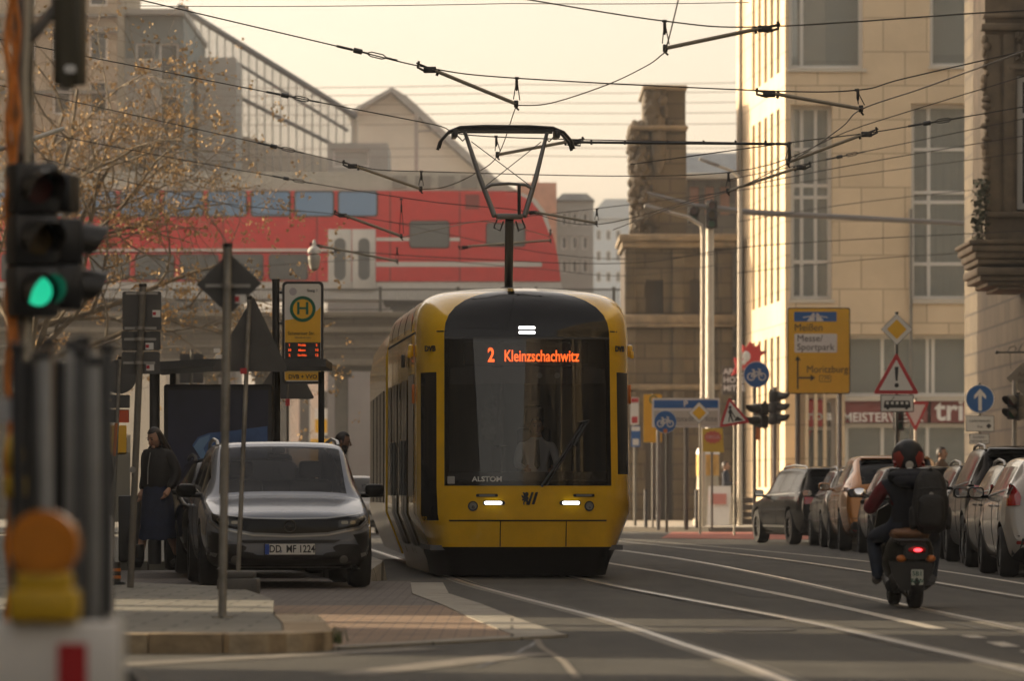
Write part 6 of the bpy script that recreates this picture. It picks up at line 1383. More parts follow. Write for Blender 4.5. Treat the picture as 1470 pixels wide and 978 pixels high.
mb = MB(); mb.cyl((0, -.055, GZ(783, Y_)-GZ(893, Y_)), (0, .055, GZ(783, Y_)-GZ(893, Y_)), .096, n=32); mb.cyl((0, -.066, GZ(783, Y_)-GZ(893, Y_)), (0, .066, GZ(783, Y_)-GZ(893, Y_)), .075, n=32); mb.build('amber_lens', mat('amber lens', (.55, .19, .008), .25, noise=.12, nscale=20), wl)
mb = MB(); mb.b2(-.095, .095, -.07, .07, 0, .09, bev=.015); mb.b2(-.075, .075, -.06, .06, .085, .135, bev=.012); mb.build('battery_box', mat('lamp yellow', (.55, .34, .008), .5), wl)
Y2 = 16; 
wl = thing('warning_lamp', 'second yellow works lamp seen edge on beside the fence panels', 'lamp', (GX(22, Y2), Y2, 0), R(84))
mb = MB(); mb.cyl((0, -.02, GZ(655, Y2)), (0, .02, GZ(655, Y2)), .075, n=24); mb.build('amber_lens', mat('lamp yellow', (.55, .34, .008)), wl); mb = MB(); mb.b2(-.07, .07, -.028, .028, GZ(715, Y2), GZ(684, Y2), bev=.01); mb.build('battery_box', mat('lamp yellow', (.55, .34, .008)), wl); mb = MB(); mb.cyl((0, 0, 0), (0, 0, GZ(715, Y2)), .025); mb.build('post', M_STEEL, wl)
# stacked fence panels, seen end-on
FG = 'stack of mesh fence panels'
def fence_panel(px, Y, h, rz, label, m, lean=0):
    t = thing('fence_panel', label, 'fence panel', (GX(px, Y), Y, 0), R(90)+rz+(735-px)/F, FG); t.rotation_euler.x = lean
    f = MB(); L_ = 2.3
    f.tube([(0, 0, .06), (0, 0, h), (L_, 0, h), (L_, 0, .06)], .021, 8); f.tube([(0, 0, .22), (L_, 0, .22)], .017, 6); f.tube([(0, 0, h*.62), (L_, 0, h*.62)], .014, 6); f.build('tube_frame', m, t)
    w_ = MB()
    for k in range(22): w_.cyl((.1+k*.1, 0, .22), (.1+k*.1, 0, h), .0035, n=5)
    for k in range(7): w_.cyl((0, .004, .35+k*.2), (L_, .004, .35+k*.2), .0035, n=5)
    w_.build('wire_mesh', m, t)
    q = MB()
    for x in (0, L_): q.b2(x-.10, x+.10, -.16, .16, 0, .10, bev=.02)
    q.build('foot', mat('recycled plastic foot', (.09, .088, .082)), t)
Mf1 = mat('fence zinc', (.26, .26, .25), .5, .5, noise=.2); Mf2 = mat('fence dark', (.022, .022, .022), .6, .2); Mf3 = mat('fence rusty', (.20, .125, .06), .7, .1, noise=.3)
for i, (px, Y, h, rz, m, lb) in enumerate(((38, 17.5, 1.50, .015, Mf2, 'dark fence panel at the left end of the stack'), (58, 17.0, 1.47, -.01, Mf3, 'rusty brown fence panel in the stack, beside the light grey one'), (75, 16.6, 1.54, .012, Mf1, 'light grey tallest fence panel in the middle of the stack'), (95, 17.2, 1.45, -.012, Mf2, 'dark fence panel right of the light grey one'), (104, 16.4, 1.44, .008, Mf1, 'grey fence panel with pale tag in the stack'), (122, 17.8, 1.56, .0, Mf2, 'dark fence panel second from the right end of the stack'), (130, 16.8, 1.52, -.006, Mf1, 'grey fence panel near the right end of the stack'), (145, 18.2, 1.54, .01, Mf2, 'dark slim fence panel at the right end of the stack'))):
    fence_panel(px, Y, h, rz, lb, m)
mb = MB(); mb.b2(GX(-20, 15.5), GX(31, 15.5), 15.5, 15.53, GZ(606, 15.5), GZ(572, 15.5)); wn_ = mb.build('notice_plate', mat('pale notice', (.42, .42, .42), .6)); tag(wn_, 'pale blank notice plate hung on the dark fence panel at the left edge', 'notice')
Mpl = [mat('post grey %d' % q, c_, .6, .2, noise=.2) for q, c_ in enumerate(((.02, .02, .02), (.30, .30, .285), (.20, .13, .06), (.07, .07, .068)))]
for k, (px, py, q, tone) in enumerate(((30, 505, 0, 'dark'), (48, 520, 3, 'charcoal'), (61, 498, 2, 'brownish'), (72, 515, 1, 'pale grey'), (88, 530, 0, 'black'), (99, 500, 1, 'light zinc'), (113, 512, 3, 'slate grey'), (126, 494, 0, 'dull black'), (137, 525, 1, 'mid grey'), (152, 505, 3, 'dark slate'))):
    Yp = 15.2+.11*((k*7) % 10); t = thing('barrier_post', '%s upright barrier post, number %s from the left in the tied bundle' % (tone, ('one', 'two', 'three', 'four', 'five', 'six', 'seven', 'eight', 'nine', 'ten')[k]), 'barrier post', (GX(px, Yp), Yp, 0), 0, 'upright posts bundled before the fence stack'); t.rotation_euler = (0, R(random.uniform(-.8, .8)), 0)
    mb = MB(); mb.b2(-.021, .021, -.021, .021, .05, GZ(py, Yp), bev=.006); mb.build('post', Mpl[q], t)
    mb = MB(); mb.b2(-.027, .027, -.027, .027, GZ(py, Yp)+.001, GZ(py, Yp)+.03, bev=.006); mb.b2(-.05, .05, -.05, .05, 0, .05); mb.build('cap', M_BLACK, t)
Y3 = 24; t = thing('barrier_post', 'small cream barrier post with red reflectors right of the amber beacon', 'post', (GX(150, Y3), Y3, 0))
mb = MB(); mb.b2(-.05, .05, -.03, .03, 0, GZ(740, Y3), bev=.015); mb.b2(-.025, .025, -.03, .03, GZ(740, Y3), GZ(718, Y3), bev=.01); mb.build('body', M_WHITE, t)
for x in (-.025, .022): mb = MB(); mb.b2(x-.012, x+.012, -.036, -.031, GZ(758, Y3), GZ(746, Y3)); mb.build('reflector', mat('faded red', (.45, .10, .06), .5), t, smooth=False)
Y3 = 44; t = thing('traffic_cone_post', 'short black and orange striped marker post on the pavement', 'marker post', (GX(166, Y3), Y3, .12))
mb = MB(); mb.cyl((0, 0, 0), (0, 0, .22), .05, n=14); mb.b2(-.09, .09, -.09, .09, 0, .03); mb.build('body', M_BLACK, t)
for z in (.06, .13): mb = MB(); mb.cyl((0, 0, z), (0, 0, z+.03), .052, n=14); mb.build('orange_band', M_ORANGE, t)
# concrete/steel foot of a barrier at the lower left
Y3 = 21.5; t = thing('ballast_block', 'grey angular ballast block on the road at the lower left', 'ballast block', (GX(200, Y3), Y3, 0))
mb = MB(); mb.prism([(-.16, 0), (.06, 0), (.06, .06), (.03, .10), (-.02, .16), (-.16, .18)], -.2, .2); mb.build('body', mat('recycled plastic foot', (.09, .088, .082)), t, smooth=False)

# ================================================================ overhead lines
M_WIRE = mat('overhead wire', (.045, .042, .038), .6, .3); M_COPPER = mat('contact wire', (.10, .08, .055), .5, .5); M_ROD = mat('fibreglass cantilever rod', (.26, .23, .17), .6)
def sagpts(a, b, sag, n=10):
    return [a.lerp(b, i/n)-Vector((0, 0, sag*4*(i/n)*(1-i/n))) for i in range(n+1)]
def wire(label, pix, r=.008, m=None, group='span wires', smooth=True, name='overhead_wire', ins=()):
    """pix: (px, py, Y) of points the wire is tied to; ins: insulators at (index, fraction)"""
    pts = [P(*q) for q in pix]; o = []
    if smooth and len(pts) > 2:
        for i in range(len(pts)-1):
            p0, p1, p2, p3 = pts[max(0, i-1)], pts[i], pts[i+1], pts[min(len(pts)-1, i+2)]
            for j in range(8):
                t = j/8; o.append(.5*((2*p1)+(p2-p0)*t+(2*p0-5*p1+4*p2-p3)*t*t+(3*p1-p0-3*p2+p3)*t**3))
        o.append(pts[-1])
    else:
        for i in range(len(pts)-1): o += sagpts(pts[i], pts[i+1], (pts[i+1]-pts[i]).length*.004)[:-1]
        o.append(pts[-1])
    mb = MB(); mb.tube(o, r, 6); w_ = mb.build(name, m or M_WIRE)
    tag(w_, label, 'overhead wire', group)
    for (i, f) in ins:
        a, b = pts[i].lerp(pts[i+1], f-.03), pts[i].lerp(pts[i+1], f+.03); d = (b-a).normalized(); c = (a+b)/2; ln = .24
        mb = MB(); mb.tube([c-d*ln, c-d*.06], .016, 6); mb.tube([c-d*.055, c-d*.045, c+d*.045, c+d*.055], [.012, .03, .03, .012], 8)
        u = d.cross(Vector((0, 1, 0))).normalized()
        mb.tube([c+d*.10, c+d*.15+u*.025, c+d*.28+u*.025, c+d*.33], .007, 5); mb.tube([c+d*.10, c+d*.15-u*.025, c+d*.28-u*.025, c+d*.33], .007, 5); mb.tube([c+d*.06, c+d*.12], .012, 6); mb.tube([c+d*.33, c+d*.45], .012, 6)
        mb.build('insulator', M_DKSTEEL, w_)
    return w_
def rod(label, a, b, hang=None, r=.021):
    """cantilever rod from its clamp at a to the wire holder at b, hung by a dropper from hang"""
    A, B_ = P(*a), P(*b); d = (B_-A).normalized()
    t = thing('cantilever_rod', label, 'rod', A, 0, 'cantilever rods of the tram line')
    mb = MB(); mb.tube([(B_-A)*.03, B_-A], r, 8); mb.build('rod', M_ROD, t)
    mb = MB(); u = d.cross(Vector((0, 1, 0))).normalized(); u = u if u.z < 0 else -u
    mb.tube([-d*.14-u*.03, -d*.13+u*.04, -d*.02+u*.05, d*.04+u*.01], .016, 6); mb.tube([d*.10-u*.03, d*.10+u*.045], .018, 6); mb.b2(-.07, .07, -.02, .02, -.05, .02, bev=.008); mb.tube([-d*.16, d*.16], .012, 6); mb.build('clamp', M_BLACK, t)
    mb = MB(); e = B_-A; mb.box(e, (.05, .04, .08), bev=.01); mb.tube([e+Vector((0, 0, -.04)), e+Vector((.03, 0, -.07))], .012, 6); mb.build('wire_holder', M_BLACK, t)
    if hang:
        H = P(*hang)-A; mb = MB(); mb.tube([H, e+Vector((-.03, 0, .05))], .006, 5); mb.tube([H, e+Vector((.04, 0, .04))], .006, 5); mid = H.lerp(e, .25); mb.tube([mid+Vector((0, 0, .07)), mid+Vector((0, 0, .04)), mid-Vector((0, 0, .04)), mid-Vector((0, 0, .07))], [.008, .017, .017, .008], 8); mb.box(H, (.05, .03, .03), bev=.008); mb.build('dropper', M_DKSTEEL, t)
    return t
YA, YB2, YC, YD, YE = 50, 58, 66, 76, 88
wire('top span wire from upper left over the first clamp to the right edge', [(170, -8, YA), (480, 65, YA), (615, 97, YA), (742, 112, YA), (1100, 130, YA), (1232, 129, YA), (1300, 112, YA), (1500, 66, YA)], ins=((1, .25),))
rod('cantilever rod above the pantograph, tied left of centre', (617, 98, YA), (741, 149, YA), (742, 112, YA))
rod('cantilever rod in front of the sandstone block, upper right', (1104, 133, YA), (1236, 156, YA), (1230, 129, YA))
wire('contact wire curving from the upper rod holder up to the top edge', [(741, 151, YA), (790, 148, YA), (870, 122, YA), (925, 96, YA), (948, 80, 46), (957, 66, 44), (976, -10, 40)], .007, M_COPPER, 'contact wires')
rod('uppermost cantilever rod pointing right below the top edge', (1098, 39, 46), (955, 69, 46), (954, 30, 46))
wire('highest span wire crossing from the top centre to the right edge', [(740, -4, 46), (955, 30, 46), (1098, 38, 46), (1410, 18, 46), (1490, 14, 46)])
wire('second span wire running from the left signal to the pantograph head', [(-20, 52, YB2), (130, 82, YB2), (440, 143, YB2), (620, 178, YB2), (705, 196, YB2), (1130, 206, YB2)], ins=((1, .9),))
wire('span wire crossing the tree and the train roof to the right poles', [(-20, 118, YC), (35, 130, YC), (420, 216, YC), (510, 237, YC), (604, 246, YC), (1040, 248, YC), (1240, 180, YC), (1500, 100, YC)], ins=((1, .93),))
rod('cantilever rod left of the pantograph over the grey hall', (506, 237, YC), (604, 271, YC), (605, 246, YC))
wire('contact wire sagging from the left rod to the pantograph head', [(604, 272, YC), (640, 268, YC), (680, 250, 63), (714, 224, 60), (738, 160, 55), (742, 150, YA)], .007, M_COPPER, 'contact wires')
rod('short cantilever rod just behind the collector strip', (822, 202, 60), (714, 222, 60), (712, 196, 60), .022)
fb_ = thing('feeder_bar', 'thick dark feeder bar with clips running right from the pantograph', 'bar', P(825, 204, 57))
k_ = 57/F
mb = MB(); mb.tube([(0, 0, 0), (100*k_, 0, -1*k_), (298*k_, 0, -2.5*k_), (305*k_, 0, -3*k_), (308*k_, 0, -9*k_), (308*k_, 0, -28*k_)], .017, 8); mb.build('bar', M_BLACK, fb_)
mb = MB()
for px in (24, 72, 133, 185, 231, 274): mb.cyl((px*k_, 0, -3.5*k_), (px*k_, 0, 2.5*k_), .014)
mb.tube([(-10*k_, 0, 3*k_), (-10*k_, 0, -4*k_), (8*k_, 0, -5*k_), (10*k_, 0, 2*k_), (-10*k_, 0, 3*k_)], .012, 6); mb.build('clip', M_BLACK, fb_)
rod('cantilever rod rising right in front of the narrow office window', (1244, 191, YB2), (1131, 233, YB2), (1134, 205, YB2))
rod('lower cantilever rod rising right beside the office corner', (1150, 239, YC), (1045, 274, YC), (1046, 248, YC))
wire('contact wire rising from the right rods to the right edge', [(880, 330, YD), (960, 300, 70), (1045, 275, YC), (1131, 234, YB2), (1205, 185, 53), (1236, 157, YA), (1320, 128, 47), (1400, 99, 44), (1500, 62, 40)], .007, M_COPPER, 'contact wires')
wire('span wire across the right office windows with turnbuckle', [(905, 236, YB2), (1130, 205, YB2), (1244, 191, YB2), (1335, 176, YB2), (1500, 148, YB2)], ins=((2, .95),))
wire('lower span wire across the office windows', [(1045, 258, YD), (1210, 224, YD), (1500, 164, YD)], ins=((0, .97),))
wire('span wire below the tree branches to the train doors', [(-20, 168, YD), (110, 200, YD), (420, 258, YD), (560, 281, YD), (640, 292, YD), (745, 302, YD), (860, 322, YD), (1045, 273, YD), (1250, 232, YD), (1500, 190, YD)], ins=((1, .97),))
rod('cantilever rod over the red train windows', (492, 308, YD), (576, 339, YD), (576, 286, YD), .024)
wire('span wire from the left passing the train doors', [(60, 228, YE), (300, 288, YE), (490, 308, YE), (620, 322, YE), (850, 300, YE), (1100, 268, YE), (1500, 215, YE)])
wire('contact wire in front of the red train going to the far bend', [(576, 341, YD), (625, 330, 80), (690, 318, 88), (735, 325, 95), (790, 340, 105)], .008, M_COPPER, 'contact wires')
rod('cantilever rod behind the pantograph mast, pointing right', (765, 304, 80), (856, 320, 80), (857, 300, 80), .024)
rod('cantilever rod crossing the lower train panel', (668, 354, 96), (790, 345, 96), (790, 330, 96), .024)
rod('pale cantilever rod below the train door windows', (455, 352, 96), (570, 375, 96), (570, 356, 96), .026)
wire('level cable carrying the white dome lamp', [(-10, 360, 96), (110, 362, 96), (451, 363, 96), (490, 360, 96), (640, 370, 96), (900, 378, 96), (1100, 352, 96), (1500, 330, 96)], .010)
wire('low span wire in front of the viaduct to the stone pylon', [(300, 388, 120), (560, 372, 120), (760, 385, 120), (900, 396, 120), (1060, 376, 120)], .010)
wire('low wire across the train windows right of the mast', [(560, 318, 105), (760, 360, 105), (905, 372, 105), (1058, 362, 105)], .009)
for k, (py0, py1, Y) in enumerate(((124, 118, 175), (135, 131, 176), (148, 146, 177), (162, 161, 178), (176, 177, 179), (210, 212, 180), (222, 224, 181), (6, 3, 60))):
    nm = ['first and highest', 'second', 'third', 'fourth', 'fifth', 'sixth', 'seventh and lowest', 'separate near'][k]
    wire('%s faint level railway wire behind the pylon' % nm if k < 7 else 'faint level wire along the top edge of the sky', [(200, py0+2, Y), (735, (py0+py1)/2, Y), (1075, py1, Y)], .014 if k < 7 else .006, mat('far wire', (.2, .18, .15), .7), 'railway wires', smooth=False)
wire('wire crossing down the sandstone block to the low poles', [(1060, 318, 110), (1240, 290, 110), (1500, 262, 110)], .010)
wire('lowest wire on the office block passing below the tall windows', [(1058, 392, 110), (1250, 372, 110), (1400, 362, 110), (1500, 352, 110)], .010)
# ================================================================ plane tree with dead leaves
random.seed(11)
tr = thing('plane_tree', 'bare plane tree with clusters of dry golden leaves at the left', 'tree', (GX(28, 100), 100, .12))
M_BARK = mat('plane bark', (.20, .165, .115), .85, noise=.4, nscale=6, bump=.3, bscale=20)
tk = MB(); lm = MB(); tips = []
def branch(p, d, L_, r, depth, mb):
    pts = [p]; rr = [r]; n = 6
    for i in range(n):
        d = (d+Vector((random.gauss(0, .16), random.gauss(0, .16), random.gauss(.01, .14)))).normalized(); p = p+d*L_/n; pts.append(p); rr.append(r*(1-.62*(i+1)/n))
        if depth <= 3 and i >= 1 and random.random() < (.97 if depth < 2 else .85):
            a = random.choice((-1, 1))*random.uniform(.5, 1.1); dd = Matrix.Rotation(a, 3, 'Y') @ d; dd = (dd+Vector((0, random.gauss(0, .5), .05))).normalized()
            branch(p, dd, L_*random.uniform(.45, .72), rr[-1]*.7, depth+1, mb)
        if depth >= 3 or (depth == 2 and i > 3): tips.append((p.copy(), d.copy(), depth))
    mb.tube(pts, rr, 4 if depth > 2 else (5 if depth > 1 else 9))
tk.tube([(0, 0, 0), (.05, 0, 1.2), (.0, .05, 2.6), (.08, 0, 3.6)], [.24, .19, .17, .15], 12); trunk = tk.build('trunk', M_BARK, tr)
S_ = F/100
def tp3(px, py): return Vector(((px-28)/S_, 0, GZ(py, 100)-.12))
for a, b, r in (((30, 470), (170, 330), .075), ((28, 440), (250, 190), .085), ((30, 455), (330, 250), .080), ((25, 420), (100, 60), .10), ((24, 420), (-80, 150), .09), ((28, 410), (190, 40), .085), ((28, 480), (120, 420), .06), ((28, 465), (280, 330), .07), ((26, 430), (60, 240), .07), ((28, 450), (210, 260), .07), ((28, 420), (300, 120), .07)):
    A, B_ = tp3(*a), tp3(*b); A.x = .05; A.z = min(A.z, 3.4+random.uniform(-.8, 1.6)); A = Vector((.05, 0, A.z))
    d = (B_-A); d.y += random.uniform(-1.6, 1.6); branch(A, d.normalized(), d.length*.82, r, 0, lm)
lm.tube([(.08, 0, 3.5), (.0, .1, 5.2), (.15, 0, 7.5), (.1, 0, 10)], [.15, .12, .09, .04], 9)
lm.build('limbs', M_BARK, tr)
lf = MB()
random.shuffle(tips)
for (p, d, dep) in tips[:2300]:
    for k in range(random.choice((0, 2, 4, 6, 9))):
        c = p+Vector((random.gauss(0, .075), random.gauss(0, .075), random.gauss(-.05, .075))); s = random.uniform(.025, .055)
        n = Vector((random.gauss(0, 1), random.gauss(0, 1), random.gauss(0, .7))).normalized(); u = n.orthogonal().normalized(); u = (Matrix.Rotation(random.uniform(0, 6.3), 3, n) @ u)*s; v = n.cross(u)
        pts = [c+u*1.1, c+u*.35+v*.5+n*s*.3, c+v*.9, c-u*.5+v*.35, c-u*.9+n*s*.4, c-u*.4-v*.45, c-v*.9+n*s*.2, c+u*.4-v*.45]
        lf.bm.faces.new([lf.bm.verts.new(q) for q in pts])
leafm = mat('dry plane leaf', (.46, .30, .125), .75, noise=.45, nscale=3)
nt_ = leafm.node_tree; b_ = nt_.nodes['Principled BSDF']
cr_ = lf.build('crown', leafm, tr, smooth=False)
# ================================================================ people and the scooter
def body(joints, bones, mats_by_bone, name, mats, parent, extras=None, seg=2):
    """one continuous figure grown from a jointed skeleton; joints: name -> ((x,y,z), (rx, ry))"""
    bm = bmesh.new(); sk = bm.verts.layers.skin.verify(); V = {}
    for k, (c, r) in joints.items():
        v = bm.verts.new(c); v[sk].radius = r if isinstance(r, tuple) else (r, r); V[k] = v
    V['pelvis'][sk].use_root = True
    for a, b in bones: bm.edges.new((V[a], V[b]))
    me = bpy.data.meshes.new(name); bm.to_mesh(me); bm.free()
    o = bpy.data.objects.new(name, me); COL.objects.link(o)
    m = o.modifiers.new('k', 'SKIN'); m.use_smooth_shade = True; m.branch_smoothing = .6
    o.modifiers.new('s', 'SUBSURF').levels = seg; o.modifiers['s'].render_levels = seg
    me2 = evaluated(o); bpy.data.objects.remove(o)
    bm = bmesh.new(); bm.from_mesh(me2); me = me2
    segs = [(Vector(joints[a][0]), Vector(joints[b][0]), mats_by_bone.get((a, b), 0)) for a, b in bones]
    for f in bm.faces:
        c = f.calc_center_median(); best = (9e9, 0)
        for p, q, mi in segs:
            d = q-p; t = max(0, min(1, (c-p).dot(d)/max(d.length_squared, 1e-9))); ds = (c-(p+d*t)).length
            if ds < best[0]: best = (ds, mi)
        f.material_index = best[1]; f.smooth = True
    if extras:
        def add(fn, mi):
            n0 = len(bm.faces); mb = MB(); mb.bm.free(); mb.bm = bm; fn(mb); bm.faces.ensure_lookup_table()
            for f in bm.faces[n0:]: f.material_index = mi; f.smooth = True
        for fn, mi in extras: add(fn, mi)
    me = bpy.data.meshes.new(name)
    for x in mats: me.materials.append(x)
    bm.to_mesh(me); bm.free()
    o = bpy.data.objects.new(name, me); COL.objects.link(o); o.parent = parent; return o
M_EYE = mat('eye', (.02, .015, .012), .3); M_LIP = mat('lips', (.30, .12, .09), .5)
def head_bits(h, rz=0, tilt=0, sc=1.0, skin=None):
    """face features for a head centred at h, looking along -y before turning by rz"""
    Rm = Matrix.Translation(Vector(h)) @ Matrix.Rotation(rz, 4, 'Z') @ Matrix.Rotation(tilt, 4, 'X')
    T = lambda v: Rm @ (Vector(v)*sc)
    def skull(mb):
        a = len(mb.bm.verts); q = bmesh.ops.create_uvsphere(mb.bm, u_segments=20, v_segments=14, radius=1)
        for v in q['verts']:
            x, y, z = v.co; jaw = 1-.22*max(0, -z)
            v.co = Rm @ (Vector((x*.076*jaw, y*.096*(1-.08*max(0, -z)), z*.118))*sc)
        for s in (-1, 1): mb.sph(T((s*.077, .01, -.005)), (.012*sc, .02*sc, .032*sc), 8)
        mb.tube([T((0, -.092, .022)), T((0, -.118, -.022)), T((0, -.098, -.032))], [.008*sc, .015*sc, .010*sc], 6)
        mb.sph(T((0, -.075, -.088)), (.03*sc, .02*sc, .02*sc), 8)
    def eyes(mb):
        for s in (-1, 1): mb.sph(T((s*.031, -.086, .018)), .0105*sc, 8); mb.tube([T((s*.015, -.094, .040)), T((s*.048, -.084, .040))], .005*sc, 5)
    def lips(mb): mb.tube([T((-.022, -.088, -.056)), T((0, -.096, -.055)), T((.022, -.088, -.056))], [.004*sc, .007*sc, .004*sc], 6)
    return skull, eyes, lips, T
def hand(mb, w_, d, out, sc=1.0):
    """palm and five slightly curled fingers from wrist w_ along d; out = thumb side"""
    w_, d, o = Vector(w_), Vector(d).normalized(), Vector(out).normalized(); n = d.cross(o).normalized()
    mb.tube([w_-d*.02*sc, w_+d*.03*sc, w_+d*.075*sc, w_+d*.09*sc], [.022*sc, .034*sc, .036*sc, .028*sc], 8)
    for i, (off, L_) in enumerate(((.027, .070), (.009, .078), (-.009, .072), (-.026, .056))):
        a = w_+d*.08*sc+o*off*sc; b = a+d*L_*.5*sc; c = b+(d*.8+n*.55).normalized()*L_*.5*sc
        mb.tube([a, b, c], [.0095*sc, .009*sc, .007*sc], 6)
    a = w_+d*.02*sc+o*.026*sc; b = a+(d*.6+o*.7).normalized()*.035*sc; c = b+(d*.95+o*.1).normalized()*.032*sc
    mb.tube([a, b, c], [.011*sc, .010*sc, .008*sc], 6)
BONES = [('pelvis', 'waist'), ('waist', 'chest'), ('chest', 'neck'), ('neck', 'head')]
for s in 'LR': BONES += [('chest', 'sh'+s), ('sh'+s, 'el'+s), ('el'+s, 'wr'+s), ('pelvis', 'hip'+s), ('hip'+s, 'kn'+s), ('kn'+s, 'an'+s), ('an'+s, 'toe'+s)]
def person(label, loc, rz, J, mats, idx=None, name='person', group=None, hr=0, htilt=0, hand_dirs=None):
    """mats = (top, legs, skin, shoes); J overrides joints of a 1.72 m standing figure"""
    base = {'pelvis': ((0, 0, .93), (.145, .105)), 'waist': ((0, .0, 1.10), (.135, .10)), 'chest': ((0, .0, 1.33), (.165, .115)), 'neck': ((0, .01, 1.48), .055), 'head': ((0, 0, 1.585), .07),
            'shL': ((.185, 0, 1.40), .062), 'shR': ((-.185, 0, 1.40), .062), 'elL': ((.235, .03, 1.12), .048), 'elR': ((-.235, .03, 1.12), .048), 'wrL': ((.24, -.04, .88), .034), 'wrR': ((-.24, -.04, .88), .034),
            'hipL': ((.095, 0, .86), .092), 'hipR': ((-.095, 0, .86), .092), 'knL': ((.10, -.02, .49), .064), 'knR': ((-.10, -.02, .49), .064), 'anL': ((.10, .03, .09), .044), 'anR': ((-.10, .03, .09), .044), 'toeL': ((.11, -.14, .04), .04), 'toeR': ((-.11, -.14, .04), .04)}
    for k, v in J.items(): base[k] = (v[0], v[1] if len(v) > 1 and v[1] is not None else base[k][1])
    t = thing(name, label, 'person', loc, rz, group)
    mb_ = {('neck', 'head'): 2, ('chest', 'neck'): 0}
    for s in 'LR': mb_.update({('pelvis', 'hip'+s): 1, ('hip'+s, 'kn'+s): 1, ('kn'+s, 'an'+s): 1, ('an'+s, 'toe'+s): 3})
    sk, ey, lp_, T = head_bits(base['head'][0], hr, htilt)
    ex = [(sk, 2), (ey, 4), (lp_, 5)]
    for s, sg in (('L', 1), ('R', -1)):
        w_, e_ = Vector(base['wr'+s][0]), Vector(base['el'+s][0]); d = (hand_dirs or {}).get(s, (w_-e_))
        ex.append((lambda mb, w_=w_, d=d: hand(mb, w_, d, (0, -1, 0) if abs(Vector(d).normalized().y) < .8 else (0, 0, 1)), 2))
    body(base, BONES, mb_, 'body', list(mats)+[M_EYE, M_LIP], t, ex)
    return t, T
def hair_cap(T, m, t, length=0, back=1.0, name='hair'):
    mb = MB(); q = bmesh.ops.create_uvsphere(mb.bm, u_segments=20, v_segments=14, radius=1)
    for v in q['verts']: v.co = Vector((v.co.x*.086, v.co.y*.108+.008, v.co.z*.128+.006))
    bmesh.ops.delete(mb.bm, geom=[f for f in mb.bm.faces if (f.calc_center_median().y < -.03 and f.calc_center_median().z < .082) or (f.calc_center_median().z < -.02 and f.calc_center_median().y < .03) or f.calc_center_median().z < -.095], context='FACES')
    random.seed(5)
    if length:
        for k in range(46):
            a = random.uniform(-.15, math.pi+.15); x, y = .080*math.cos(a), .085*math.sin(a)+.012
            L_ = length*random.uniform(.8, 1.1); sw = random.gauss(0, .015)
            mb.tube([(x*.8, y*.8, .07), (x*1.06, y*1.06, -.02), (x*1.22+sw, y*1.15+.01, -.02-L_*.5), (x*1.3+sw*2, y*1.0+.02, -.02-L_)], [.016, .020, .018, .006], 5)
    for v in mb.bm.verts: v.co = T(v.co)
    return mb.build(name, m, t, ang=80)
def cloth(fn, m, name, t, ang=60):
    mb = MB(); fn(mb); return mb.build(name, m, t, ang=ang)
M_BJ = mat('black jacket', (.012, .012, .013), .75, noise=.3, nscale=9, bump=.4, bscale=14); M_NAVY = mat('navy skirt', (.014, .022, .050), .85, noise=.3, nscale=6, bump=.3, bscale=10); M_JEANS = mat('dark jeans', (.022, .032, .055), .85, noise=.3, nscale=8, bump=.3, bscale=12); M_BHAIR = mat('dark hair', (.018, .012, .009), .5, noise=.3, nscale=20)
M_BOOT = mat('black boot', (.010, .010, .010), .5)
# the woman walking on the pavement
Yw = 54.2
t, T = person('woman in black jacket and long navy skirt walking with head bowed', (GX(226, Yw), Yw, .12), R(-38),
    {'head': ((0, -.045, 1.555),), 'neck': ((0, .0, 1.465),), 'chest': ((0, 0, 1.31), (.175, .125)), 'waist': ((0, 0, 1.09), (.165, .13)), 'pelvis': ((0, 0, .92), (.165, .13)), 'shL': ((.19, 0, 1.38), .078), 'shR': ((-.19, 0, 1.38), .078),
     'elL': ((.27, .06, 1.12), .072), 'elR': ((-.25, .08, 1.12), .072), 'wrL': ((.24, -.06, .94), .052), 'wrR': ((-.22, -.03, .92), .052),
     'knL': ((.10, .06, .49), .062), 'anL': ((.12, .26, .10), .042), 'toeL': ((.12, .10, .04), .04), 'knR': ((-.09, -.12, .50), .062), 'anR': ((-.09, -.22, .09), .042), 'toeR': ((-.10, -.40, .06), .04)},
    (M_BJ, M_SKIN, M_SKIN, M_BOOT), htilt=R(26))
hair_cap(T, M_BHAIR, t, .34)
def skirt(mb):
    prof = [(1.02, .165, .13, 0), (.92, .185, .16, 0), (.7, .20, .20, .0), (.5, .215, .235, .02), (.34, .225, .265, .02)]; N = 40; rg = []
    for z, a, b, y0 in prof: rg.append([mb.bm.verts.new((a*math.cos(2*math.pi*k/N)*(1+.05*math.sin(5*k)*(1.05-z)), y0+b*math.sin(2*math.pi*k/N)*(1+.05*math.cos(4*k)*(1.05-z)), z+.012*math.sin(k)*(z < .4))) for k in range(N)])
    for i in range(len(rg)-1):
        for k in range(N): mb.bm.faces.new((rg[i][k], rg[i][(k+1) % N], rg[i+1][(k+1) % N], rg[i+1][k]))
cloth(skirt, M_NAVY, 'skirt', t)
def jacket(mb):
    prof = [(1.43, .10, .075), (1.40, .20, .115), (1.30, .215, .15), (1.15, .215, .165), (1.02, .21, .165), (.97, .19, .15)]; N = 32; rg = []
    for j, (z, a, b) in enumerate(prof): rg.append([mb.bm.verts.new((a*math.cos(2*math.pi*k/N), b*math.sin(2*math.pi*k/N)*(1+.04*math.sin(3*k+j)), z+.012*math.sin(2*k+j))) for k in range(N)])
    for i in range(len(rg)-1):
        for k in range(N): mb.bm.faces.new((rg[i][k], rg[i][(k+1) % N], rg[i+1][(k+1) % N], rg[i+1][k]))
    mb.bm.faces.new(rg[0][::-1])
jk = cloth(jacket, M_BJ, 'jacket', t)
